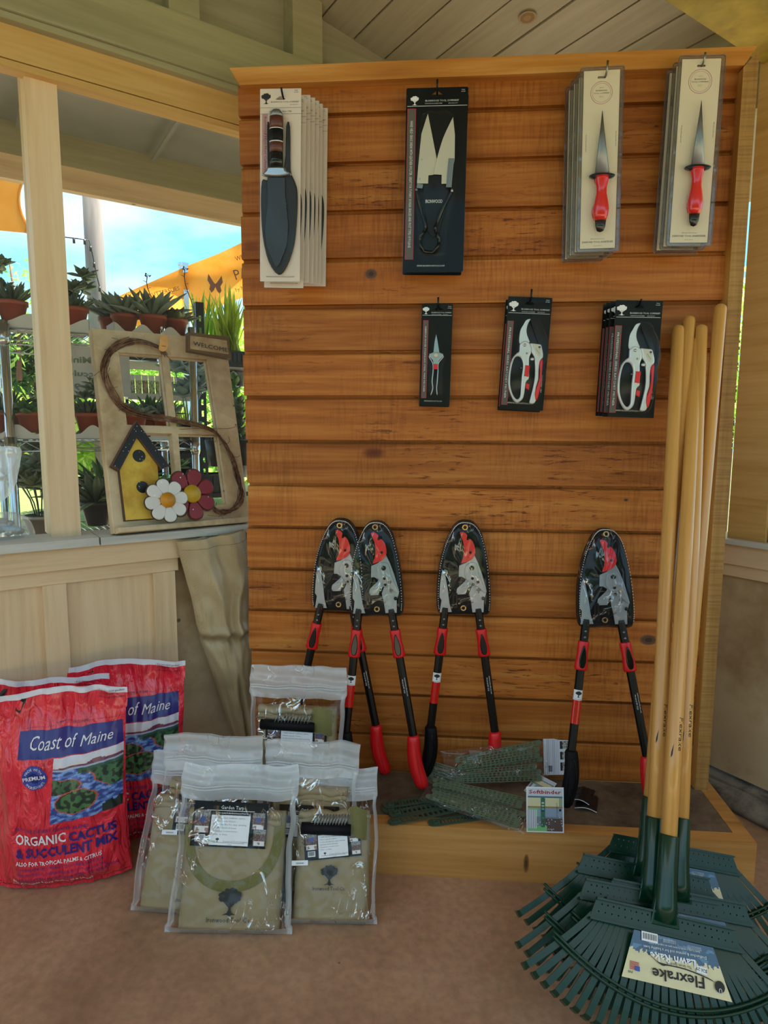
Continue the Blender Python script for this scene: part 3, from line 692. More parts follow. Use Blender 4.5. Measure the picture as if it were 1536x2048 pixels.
dup(shear, M4.Translation((-.003, .030, -.001)) @ f.m() @ M4.Rotation(R(.7), 4, 'Y'), 'large black card with grass shears, back one on the hook with its left edge showing')
p = f.w(0, 0, h-.013); peg_hook(p.x, p.z+.004, .066, 'dark peg hook holding the large black shears cards', up=.020)

# ---------------------------------------------------------------- sharpeners
CR5 = (1100, 100, 3.523)
def sharpener(corners, y, ap, base, gx, hb, tip, text_z, label):
    f, w, h = card_frame(*corners, y)
    def T(pts): return f.ls(pts, 0, CR5)
    s_ = thing('sharpener_package', f, label, 'tool package', 'carded diamond sharpeners')
    c = MB(); c.shape([rrect(-w/2, 0, w/2, h, .0006), rrect(-.009, h-.017, .009, h-.0125, .002)], -.0010, -.0004); card = c.build('backing_card', 'card_white2', s_)
    mb = MB(); mb.shape([rrect(-w/2-.0008, -.0008, w/2+.0008, h+.0008, .0008), rrect(-.008, h-.0165, .008, h-.013, .002)], -.0004, 0); mb.build('card_edge', 'black_matte', card)
    zc = h-.045*w/.082*1.0; r = w*.305
    zc = h-.047
    mb = MB()
    for r_ in (r, r*.84): mb.shape([circ(0, zc, r_, 32), circ(0, zc, r_-.0006, 32)[::-1]], -.0014, -.0010)
    mb.shape([circ(0, zc, r*.99, 32), circ(0, zc, r*.96, 32)[::-1]], -.0014, -.0010); mb.build('round_emblem', 'ink_pink', card)
    mb = MB(); mb.text('SINCE 1986', 0, zc+.010, .0014, -.0013); mb.text('IRONWOOD', 0, zc+.003, .0032, -.0013); mb.text('TOOL COMPANY', 0, zc-.0025, .0032, -.0013, w=r*1.45)
    mb.text('Purveyors of', 0, zc-.008, .0014, -.0013); mb.text('Fine Tools', 0, zc-.0105, .0014, -.0013)
    zt_ = T([text_z])[0][1]
    mb.text('DIAMOND TOOL SHARPENER', 0, zt_, .0046, -.0013, w=w*.88); mb.text('10 inch / 25.4 cm', 0, zt_-.007, .002, -.0013)
    mb.text('Round Sides with Grits', -w*.41, h*.60, .0026, -.0013, rot=-PI/2, w=.036); mb.text('Flat Sides with Grits', w*.42, h*.62, .0026, -.0013, rot=-PI/2, w=.032)
    mb.build('printing', 'ink_black', card)
    mb = MB(); mb.text('Model DI-Cone', 0, zt_+.0075, .003, -.0013, w=w*.4, shear=.3); mb.build('model_lettering', 'ink_grey', card)
    (ax_, az_), (bx, bz), (b2, _), (gxx, gz), (hx_, hz), (tx, tz) = T([ap, base[0], base[1], gx, hb, tip])
    cx = (bx+b2)/2
    rot = math.atan2(ax_-cx, az_-bz); L_ = math.hypot(ax_-cx, az_-bz); Tm = M4.Translation((cx, -.014, bz)) @ M4.Rotation(rot, 4, 'Y')
    mb = MB(); mb.lathe([(abs(b2-bx)/2*1.0, 0), (abs(b2-bx)/2*.45, L_*.55), (.0006, L_)], 20, 0, Tm, 1, .5); mb.build('cone_file', 'steel_grey', s_)
    Lh = math.hypot(hx_-cx, hz-bz); rot2 = math.atan2(cx-hx_, bz-hz); Tm2 = M4.Translation((cx, -.014, bz)) @ M4.Rotation(rot2, 4, 'Y')
    mb = MB(); gw = .0285; mb.shape([crom([(-gw, -.001), (-gw*.5, .004), (gw*.5, .004), (gw, -.001), (gw*.6, -.007), (-gw*.6, -.007)], 3)], -.006, .006, .0025, T=Tm2 @ M4.Translation((0, 0, -.004)), sm=True)
    mb.build('guard', 'black_plastic', s_)
    k = abs(b2-bx)/2
    mb = MB(); mb.lathe([(k*1.0, -.006), (k*.95, -.012), (k*.72, -Lh*.30), (k*.72, -Lh*.42), (k*1.0, -Lh*.64), (k*1.10, -Lh*.76), (k*1.0, -Lh*.9), (k*.78, -Lh*1.0)], 20, 0, Tm2, 1, .8); mb.build('handle', 'red_gloss', s_)
    Lt = math.hypot(tx-cx, tz-bz)
    mb = MB(); mb.lathe([(k*.80, -Lh*.985), (k*.70, -Lh-(Lt-Lh)*.5), (k*.45, -Lh-(Lt-Lh)*.9), (0, -Lt)], 16, 0, Tm2, 1, .6); mb.build('end_cap', 'black_gloss', s_)
    mb = MB(); lp = [(-.030, .0), (.030, 0), (.030, -.008), (k*1.3, -.016), (k*1.25, -Lh*.4), (k*1.6, -Lh*.7), (k*1.3, -Lh), (k*.8, -Lt-.004), (-k*.8, -Lt-.004), (-k*1.3, -Lh), (-k*1.6, -Lh*.7), (-k*1.25, -Lh*.4), (-k*1.3, -.016), (-.030, -.008)]
    cs, sn = math.cos(rot2), math.sin(rot2)
    shell(mb, [(cx+a*cs+b*sn, bz-a*sn+b*cs) for a, b in crom(lp, 2)], -.030, -.0015)
    shell(mb, [(ax_-.003, az_+.004), (ax_+.003, az_+.004), (b2+.002, bz), (bx-.002, bz)], -.022, -.0015)
    mb.poly(rrect(-w/2, 0, w/2, h, .001), -.0018)
    mb.build('blister', 'blister', s_)
    mb = MB()
    mb.shape([rrect(-w/2-.008, -.008, w/2+.009, h+.007, .006, 4), rrect(-w/2-.001, -.001, w/2+.001, h+.001, .0008, 1)[::-1]], -.0020, .0)
    mb.shape([rrect(-w/2-.0085, -.0085, w/2+.0095, h+.0075, .006, 4), rrect(-w/2-.0068, -.0068, w/2+.0078, h+.0058, .005, 4)[::-1]], -.0035, .0005, .0008)
    mb.build('blister_rim', 'rim_film', s_)
    return s_, f, w, h
s1, f, w, h = sharpener(((1168, 144), (1240, 138), (1230, 495), (1159, 499)), -.10, (358, 450), ((305, 890), (407, 890)), (350, 920), (345, 1215), (350, 1297), (338, 1360), 'red-handled sharpener card at the front of the left stack')
for i, (dx, dy, dz, a, lab) in enumerate([(-.007, .024, -.001, .2, 'second sharpener card in the left stack, shifted a little lower'), (-.013, .048, -.002, .2, 'third sharpener card in the left stack, shifted lower and left'), (-.019, .072, -.004, .1, 'rearmost sharpener card of the left stack, hanging lowest')]):
    dup(s1, M4.Translation((dx, dy, dz)) @ f.m() @ M4.Rotation(R(a), 4, 'Y'), lab)
p = f.w(.008, 0, h-.014); peg_hook(p.x, p.z, .112, 'grey wire hook holding the left sharpener cards', 'zinc', .026)
s2, f, w, h = sharpener(((1365, 121), (1442, 115), (1415, 483.6), (1338, 487.6)), -.085, (1050, 380), ((975, 830), (1072, 830)), (1020, 860), (1000, 1170), (1005, 1258), (980, 1318), 'red-handled sharpener card at the front of the right stack, beside the side trim')
dup(s2, M4.Translation((-.006, .024, -.002)) @ f.m() @ M4.Rotation(R(.3), 4, 'Y'), 'second sharpener card of the right stack, just behind the front one')
dup(s2, M4.Translation((-.013, .048, -.004)) @ f.m() @ M4.Rotation(R(.4), 4, 'Y'), 'rearmost sharpener card of the right stack, hanging lowest')
p = f.w(.002, 0, h-.014); peg_hook(p.x, p.z, .096, 'grey wire hook holding the right sharpener cards', 'zinc', .020)
# bare square hook
p = at_y(1334, 204, -.004); o = thing('screw_hook', p, 'bare bent steel screw hook left of the right sharpener stack', 'hook')
mb = MB(); mb.tube([(.01, .01, 0), (0, -.012, 0), (-.003, -.030, 0), (-.002, -.033, -.004), (0, -.034, -.026)], .0024, 8); mb.build('bent_rod', 'hook_zinc', o)
mb = MB(); mb.tube([(.004, -.004, 0), (.0065, -.0, 0)], .005, 10); mb.build('washer', 'black_matte', o)
# ---------------------------------------------------------------- snips and pruners
CR6 = (820, 570, 2.898); CR7 = (1000, 590, 8.533)
f, w, h = card_frame((844, 607), (906, 608.6), (899, 812), (838, 811), -.030)
def T6(p): return f.ls(p, 0, CR6)
sn = thing('snips_package', f, 'small narrow black card with needle-nose garden snips, front one', 'tool package', 'carded needle-nose snips')
c = MB(); c.shape([rrect(-w/2, 0, w/2, h, .003), hole_loop(.003, h-.011, .012, .0045)], -.0008, 0); card = c.build('backing_card', 'card_black', sn)
mb = MB(); black_header(mb, w, h); mb.build('printing', 'ink_white', card)
red_strip(card, w, T6([(60, 655)])[0][1], T6([(60, 205)])[0][1], 'NEEDLE NOSE STAINLESS STEEL MINI PRUNER', -.44, -.27)
mb = MB(); mb.shape([T6([(152, 288), (160, 330), (170, 395), (136, 395), (143, 330)])], -.007, -.005, .0004); mb.build('blade', 'steel', sn)
mb = MB()
for p_ in ([(118, 408), (112, 420), (132, 455), (134, 500), (128, 560), (132, 600), (120, 640)], [(186, 408), (192, 420), (164, 455), (162, 500), (158, 560), (154, 600), (158, 640)]):
    q = crom(T6(p_), 3, False); mb.tube([(a, -.008, b) for a, b in q], .0016, 6)
mb.shape([T6([(112, 402), (138, 392), (166, 392), (192, 402), (188, 418), (166, 440), (164, 462), (136, 462), (134, 440), (114, 418)])], -.010, -.006, .001)
mb.build('handles', 'steel', sn)
mb = MB(); a = T6([(150, 410)])[0]; mb.lathe([(.0065, 0), (.006, .002), (.003, .003), (0, .0032)], 16, 0, M4.Translation((a[0], -.010, a[1])), axis='y'); mb.build('pivot', 'blade_cream', sn)
mb = MB(); mb.shape([T6([(136, 462), (160, 462), (160, 492), (136, 492)])], -.013, -.008, .001); mb.build('lock_button', 'red_plastic', sn)
mb = MB(); shell(mb, crom(T6([(140, 285), (165, 285), (185, 390), (212, 420), (190, 470), (188, 630), (178, 650), (112, 650), (105, 560), (108, 470), (92, 415), (120, 385)]), 2), -.018, -.0012)
mb.poly(rrect(-w/2-.001, -.002, w/2+.001, h+.001, .003), -.0017); mb.build('blister', 'blister', sn)
dup(sn, M4.Translation((-.0005, .0185, -.002)) @ f.m(), 'small narrow black card with snips behind the front one, its web address showing below')
p = f.w(.002, 0, h-.010); peg_hook(p.x, p.z+.002, .038, 'dark peg hook holding the narrow snips cards', up=.022)

f, w, h = card_frame((1016.7, 594), (1105, 594.8), (1085.7, 821), (999.4, 818), -.036)
def T7(p): return f.ls(p, 0, CR7)
pr = thing('pruner_package', f, 'black card with silver ratchet hand pruner, front one on the middle hook', 'tool package', 'carded ratchet pruners')
c = MB(); c.shape([rrect(-w/2, 0, w/2, h, .0015), hole_loop(.0, h-.013, .0125, .005)], -.0008, 0); card = c.build('backing_card', 'card_black', pr)
mb = MB(); black_header(mb, w, h); mb.text('CUSHIONED GRIP', w*.40, h*.24, .003, -.0012, w=h*.16, rot=-PI/2); mb.build('printing', 'ink_white', card)
red_strip(card, w, T7([(30, 1870)])[0][1], T7([(130, 440)])[0][1], 'PROFESSIONAL SERIES RATCHET PRUNER')
mb = MB(); mb.shape([crom(T7([(512, 425), (440, 440), (390, 520), (345, 600), (325, 700), (322, 830), (400, 850), (500, 810), (455, 700), (445, 600), (470, 500)]), 3)], -.011, -.009, .0006); mb.build('cutting_blade', 'alu_white', pr)
mb = MB(); mb.shape([crom(T7([(510, 428), (545, 440), (620, 640), (670, 800), (700, 880), (660, 860), (600, 700)]), 2)], -.0085, -.0065, .0005)
mb.shape([crom(T7([(512, 425), (470, 500), (445, 600), (455, 700), (500, 812), (520, 815), (470, 700), (462, 600), (485, 510)]), 2)], -.0125, -.011, .0003); mb.build('anvil_blade', 'black_plastic', pr)
mb = MB(); mb.shape([crom(T7([(330, 850), (400, 800), (480, 830), (512, 900), (515, 1000), (485, 1080), (480, 1220), (478, 1430), (425, 1500), (385, 1750), (290, 1842), (215, 1800), (150, 1650), (128, 1500), (145, 1300), (190, 1110), (270, 1010), (312, 980), (320, 900)]), 3),
                    crom(T7([(290, 1060), (240, 1085), (200, 1180), (168, 1350), (165, 1550), (205, 1700), (270, 1785), (328, 1740), (342, 1600), (358, 1400), (380, 1200), (345, 1090)]), 3)], -.019, -.009, .003, sm=True)
mb.build('loop_handle', 'alu_white', pr)
mb = MB(); mb.shape([crom(T7([(500, 835), (600, 850), (680, 858), (700, 920), (720, 1020), (712, 1085), (665, 1145), (645, 1300), (640, 1450), (600, 1580), (590, 1700), (600, 1800), (560, 1860), (490, 1850), (500, 1780), (555, 1560), (580, 1400), (582, 1200), (565, 1060), (525, 1000), (515, 900)]), 2)], -.0165, -.008, .0025, sm=True)
mb.build('grip_handle', 'alu_white', pr)
mb = MB(); mb.shape([crom(T7([(712, 1100), (662, 1160), (665, 1300), (652, 1450), (605, 1600), (575, 1700), (605, 1812), (645, 1700), (684, 1500), (700, 1300)]), 3)], -.019, -.0095, .003, sm=True); mb.build('red_grip', 'red_plastic', pr)
mb = MB(); mb.shape([T7([(415, 1212), (488, 1220), (466, 1408), (395, 1395)])], -.0225, -.017, .0015)
mb.shape([T7([(432, 1510), (492, 1530), (480, 1630), (425, 1600)])], -.0135, -.009, .0015); mb.build('red_lock', 'red_plastic', pr)
mb = MB()
for q, r in (((405, 872), .0034), ((440, 1010), .0022), ((530, 1110), .0042), ((345, 1258), .0016)):
    a = T7([q])[0]; mb.lathe([(r*1.15, 0), (r, .0015), (r*.6, .0026), (0, .003)], 14, 0, M4.Translation((a[0], -.0188, a[1])), axis='y')
mb.build('pivot_bolt', 'steel', pr)
mb = MB(); mb.shape([crom(T7([(535, 860), (560, 848), (670, 870), (690, 950), (680, 1040), (630, 1058), (580, 960)]), 3)], -.0172, -.0162, .0003); pl = mb.build('name_plate', 'blade_cream', pr)
mb = MB(); a = T7([(655, 915)])[0]; tree_logo(mb, a[0], a[1], .007, -.0175); a = T7([(620, 980)])[0]; mb.text('IRONWOOD', a[0], a[1], .002, -.0175, rot=-.9); mb.build('plate_lettering', 'ink_black', pl)
mb = MB(); shell(mb, crom(T7([(420, 400), (640, 400), (720, 560), (800, 780), (815, 1000), (770, 1160), (740, 1240), (770, 1310), (730, 1500), (640, 1840), (560, 1900), (420, 1880), (260, 1880), (130, 1760), (100, 1500), (120, 1250), (190, 1060), (290, 950), (300, 700), (350, 500)]), 2), -.029, -.0012)
mb.poly(rrect(-w/2-.001, -.003, w/2+.001, h+.001, .002), -.0017); mb.build('blister', 'blister', pr)
dup(pr, M4.Translation((-.0035, .025, -.003)) @ f.m(), 'black card with ratchet pruner behind the front one on the middle hook, hanging lower')
p = f.w(.001, 0, h-.012); peg_hook(p.x, p.z+.004, .048, 'dark peg hook holding the middle pruner cards', up=.024)
f2, w2, h2 = card_frame((1232, 602), (1326, 600), (1309, 836), (1213, 834), -.096)
K = f2.m() @ M4.Diagonal((w2/w*.98, 1, h2/h, 1))
dup(pr, K, 'black card with ratchet hand pruner at the front of the right-hand pruner stack')
for dx, dy, dz, lab in ((-.007, .023, .001, 'second pruner card of the right-hand stack, mostly covered'), (-.010, .046, .003, 'third pruner card of the right-hand stack, its red edge showing'), (-.012, .069, .004, 'rearmost pruner card of the right-hand stack, furthest left')):
    dup(pr, M4.Translation((dx, dy, dz)) @ K, lab)
p = f2.w(.0, 0, h2-.013); peg_hook(p.x, p.z+.002, .108, 'dark peg hook holding the right-hand pruner cards', up=.010)

# ================================================================ loppers
def base_frame(bl, br, tm, H, z0):
    """frame standing on height z0: base corners and top-middle pixel, slant found from the height H"""
    A, B = at_z(*bl, z0), at_z(*br, z0); o = (A+B)/2; r = ray(*tm)
    # |CAM + t r - o| = H, farther solution
    q = CAM-o; a = r.dot(r); b = 2*r.dot(q); c_ = q.dot(q)-H*H; D = b*b-4*a*c_
    t = (-b+math.sqrt(max(D, 0)))/(2*a); P = CAM+r*t
    return Fr(o, B-A, P-o), (B-A).length
CR8 = (560, 990, 3.339)
PZ = .1295
def lop_frame(topx, topy, botx, boty, lean=-.035):
    T = at_y(topx, topy, lean); B = at_z(botx, boty, PZ); d = T-B
    return Fr(B, V((1, 0, -d.x/d.z)), d), d.length
f3, L3 = lop_frame(930, 1040, 926, 1572)
def T8(p, off=0): return f3.ls(p, off, CR8)
def TP(p): return f3.ls(p)
def lopper(fr, label, open_l=0, open_r=0, Ls=1.0, sleeve='black'):
    lp = thing('lopper', fr, label, 'loppers', 'ratchet loppers leaning on the boards')
    b = MB(); out_l = crom(T8([(1230, 165), (1295, 180), (1350, 260), (1388, 430), (1408, 620), (1405, 770), (1370, 806), (1240, 802), (1100, 802), (1052, 772), (1044, 640), (1058, 480), (1092, 340), (1138, 235), (1180, 180)]), 3)
    a = T8([(1233, 210)])[0]; a2 = T8([(1225, 757)])[0]
    b.shape([out_l, circ(a[0], a[1], .0045, 14)[::-1]], .004, .006, .0006); back = b.build('pouch_back', 'black_matte', lp)
    b = MB()
    for q in (a, a2): b.shape([circ(q[0], q[1], .0076, 18), circ(q[0], q[1], .0042, 18)[::-1]], -.0235 if q is a else .0015, -.0215 if q is a else .0035, .0007, sm=True)
    b.build('grommet', 'ring_brass', lp)
    b = MB(); n = len(out_l); cx = sum(p[0] for p in out_l)/n; cz = sum(p[1] for p in out_l)/n
    def loopk(k, y, am): return [V((cx+(p[0]-cx)*k, y+am*nrm(p[0]*60, p[1]*40, 3), cz+(p[1]-cz)*k)) for p in out_l]
    rings = [loopk(1, .0035, 0), loopk(.97, -.006, .001), loopk(.93, -.016, .002), loopk(.8, -.021, .004), loopk(.6, -.022, .006), loopk(.35, -.023, .005), loopk(.1, -.023, .003)]
    vs = [q for r_ in rings for q in r_]; fs = [(l*n+i, l*n+(i+1) % n, (l+1)*n+(i+1) % n, (l+1)*n+i) for l in range(6) for i in range(n)]; fs.append(tuple(6*n+i for i in range(n)))
    b.add(vs, fs, 0, True); b.build('pouch_front', 'pouch_film', lp)
    b = MB()
    for i in range(n):
        for t_ in (0, .33, .66):
            p_ = (out_l[i][0]*(1-t_)+out_l[(i+1) % n][0]*t_, out_l[i][1]*(1-t_)+out_l[(i+1) % n][1]*t_)
            x_ = cx+(p_[0]-cx)*.93; z_ = cz+(p_[1]-cz)*.955
            if z_ > T8([(1200, 760)])[0][1]: b.box((x_-.0006, -.0172, z_-.0012), (x_+.0006, -.0165, z_+.0012))
    b.build('stitching', 'ink_white', lp)
    # blade, levers
    b = MB(); b.shape([crom(T8([(1200, 250), (1228, 247), (1250, 268), (1245, 290), (1272, 292), (1296, 330), (1303, 385), (1280, 425), (1240, 445), (1208, 452), (1222, 415), (1228, 370), (1222, 310)]), 2)], -.010, -.005, .001); b.build('anvil_blade', 'red_plastic', lp)
    b = MB(); b.shape([T8([(1196, 470), (1240, 450), (1298, 400), (1322, 450), (1350, 530), (1372, 610), (1380, 645), (1362, 700), (1360, 782), (1284, 782), (1275, 715), (1262, 652), (1282, 605), (1248, 565), (1215, 545), (1192, 545)])], -.0045, .0, .001)
    b.shape([crom(T8([(1232, 500), (1248, 462), (1282, 447), (1312, 462), (1325, 520), (1352, 590), (1378, 650), (1350, 640), (1320, 610), (1288, 612), (1262, 580), (1236, 545)]), 2)], -.0085, -.0045, .001)
    b.shape([T8([(1248, 548), (1235, 575), (1182, 622), (1176, 650), (1186, 664), (1240, 662), (1252, 622), (1292, 600), (1290, 560)])], -.004, .001, .001); b.build('blade_lever', 'blade_grey', lp)
    b = MB(); b.shape([crom(T8([(1078, 520), (1095, 500), (1108, 560), (1122, 640), (1132, 720), (1148, 780)]), 2, False)+T8([(1066, 782), (1078, 700), (1064, 680), (1068, 600)])], -.0045, .0, .001); b.build('hook_lever', 'blade_grey', lp)
    b = MB(); b.shape([crom(T8([(1122, 470), (1165, 440), (1190, 480), (1190, 545), (1150, 620), (1128, 600)]), 2)], -.003, .002, .001)
    b.shape([rrect(*T8([(1152, 752)])[0], *T8([(1184, 650)])[0], .003), rrect(*T8([(1162, 738)])[0], *T8([(1174, 670)])[0], .001)[::-1]], -.009, -.005, .0006); b.build('ratchet_link', 'black_plastic', lp)
    b = MB()
    for q, r in (((1280, 484), .0062), ((1284, 552), .0038), ((1320, 577), .0038), ((1288, 593), .0038), ((1355, 686), .0045), ((1168, 652), .0034), ((1163, 488), .0036), ((1252, 291), .0028), ((1270, 380), .0036)):
        a_ = T8([q])[0]; b.lathe([(r, 0), (r*.95, .002), (r*.5, .003), (0, .0032)], 14, 0, M4.Translation((a_[0], -.0088, a_[1])), axis='y')
    b.build('bolt', 'black_plastic', lp)
    b = MB(); a_ = T8([(1325, 638)])[0]; tree_logo(b, a_[0], a_[1], .012, -.0088)
    a_ = T8([(1252, 578)])[0]; b.text('www.ironwoodtools.com', a_[0], a_[1], .0034, -.0155, w=.050); a_ = T8([(1262, 604)])[0]; b.text('Model # IW1525', a_[0], a_[1], .0034, -.0155, w=.036); b.build('emblem', 'ink_grey', lp)
    b = MB(); b.tube([(x_, -.011, z_) for x_, z_ in T8([(1172, 770), (1290, 708)])], .0006, 5); b.build('wire_spring', 'black_gloss', lp)
    # arms
    def arm(side, top, bot, grip, ang):
        tx, tz = TP([top])[0]; bx, bz = TP([bot])[0]
        d = V((bx-tx, 0, bz-tz)); Ld = d.length
        th_ = math.atan2(d.x, -d.z)+ang
        T_ = M4.Translation((tx, 0, tz)) @ M4.Rotation(-th_, 4, 'Y')      # local -Z runs down the arm
        nm = side+'_arm'
        b = MB(); r = .0105
        b.lathe([(.009, .018), (r, .012), (r, -Ld+.1)], 8, 0, T_, 1, .8, sm=False); am = b.build(nm, 'black_plastic', lp)
        b = MB(); Z = -.037
        prof = [(.0125, 0), (.0135, -.002), (.0135, -.012), (.0128, -.03), (.0150, -.056), (.0158, -.068), (.014, -.0715)]
        b.lathe([(a1, b1+Z) for a1, b1 in prof], 20, 0, T_, 1.05, .85); cl = b.build('collar', 'red_plastic', am)
        b = MB(); pts = crom([(0, -.010+Z), (.005, -.022+Z), (.0085, -.046+Z), (.006, -.062+Z), (0, -.066+Z), (-.006, -.062+Z), (-.0085, -.046+Z), (-.005, -.022+Z)], 3)
        b.shape([pts], -.0150, -.010, .002, T=T_, sm=True); b.build('collar_button', 'black_gloss', cl)
        b = MB()
        for zz_ in (-.012, -.027): b.lathe([(.0034, 0), (.003, .002), (0, .0028)], 12, 0, T_ @ M4.Translation((0, -.0085, zz_)), axis='y')
        b.build('screw', 'steel_grey', am)
        b = MB(); bend = -1 if side == 'left' else 1
        gl = .130
        prf = []
        for i in range(13):
            t = i/12; z_ = -Ld+gl*(1-t)*1.0; xo = bend*.010*math.sin(t*PI*.9)*-1+bend*.006*t
            prf.append((xo, z_, .0155+.0035*math.sin(t*2.6)-.0035*(t > .93)))
        P = [T_ @ V((q[0], 0, q[1])) for q in prf]
        b.tube([T_ @ V((prf[0][0], 0, prf[0][1]+.004))]+P+[T_ @ V((prf[-1][0], 0, -Ld-.003))], [.0125]+[q[2] for q in prf]+[.009], 12)
        gr = b.build('grip', 'red_plastic' if grip == 'red' else 'black_matte', am)
        b = MB(); ln = [T_ @ V((q[0]+.008*math.sin(i/12*PI), -q[2]-.0002, q[1])) for i, q in enumerate(prf)][1:-1]; b.tube(ln, .0007, 4)
        ln = [T_ @ V((q[0]-.010*math.sin(i/12*PI), -q[2]*.88-.0002, q[1])) for i, q in enumerate(prf)][1:-1]; b.tube(ln, .0007, 4)
        b.build('grip_line', 'ink_red' if grip == 'red' else 'black_gloss', gr)
        if side == 'left':
            def wr(x0, z0, z1, mi, bb):
                bb.grid(lambda u, v: T_ @ V((.0112*math.sin((u-.5)*2.6), -.0092*math.cos((u-.5)*2.6), z0+(z1-z0)*v)), 8, 2, mi)
            b = MB(); wr(0, -.182, -.157, 0, b); wl = b.build('white_label', 'paper_white', am)
            b = MB(); tree_logo(b, 0, -.168, .016, -.0095, T=T_); b.text('IRONWOOD', 0, -.1805, .0022, -.0096, T=T_); b.build('label_emblem', 'ink_black', wl)
            b = MB(); wr(0, -.240, -.1822, 0, b); rl = b.build('red_label', 'red_gloss', am)
            b = MB()
            for i in range(12): b.text('Ratchet lopper gear drive care', 0, -.187-i*.0043, .0018, -.0097, w=.0145-(i % 3)*.002, T=T_)
            b.build('label_lettering', 'ink_black', rl)
        else:
            b = MB(); b.text('www.ironwoodtools.com', .003, -.185, .0034, -.0092, w=.048, rot=-PI/2, T=T_); b.text('Model # IW 1525', -.0035, -.183, .0034, -.0092, w=.036, rot=-PI/2, T=T_); b.build('arm_lettering', 'ink_white', am)
    arm('left', (889, 1228), (850, 1548), 'black', open_l); arm('right', (958, 1230), (1003, 1560), 'red', open_r)
    return lp
LOP = [((930, 1040, 926, 1572), 'ratchet loppers third from left, standing behind the bagged green straps', 0, 0),
       ((752, 1036, 762, 1588), 'ratchet loppers second from left, in front, with red right grip nearest the shelf middle', R(-.5), R(.8)),
       ((683, 1012, 670, 1556), 'leftmost ratchet loppers, arms spread widest, partly behind a tarp package', R(-4.5), R(4.5)),
       ((1208, 1055, 1222, 1640), 'rightmost ratchet loppers, standing next to the rake handles', R(-1.0), R(1.2))]
for q, lab, a, b_ in LOP:
    fr, L_ = lop_frame(*q)
    sc = (L_-.0)/L3
    lopper(fr, lab, a, b_)
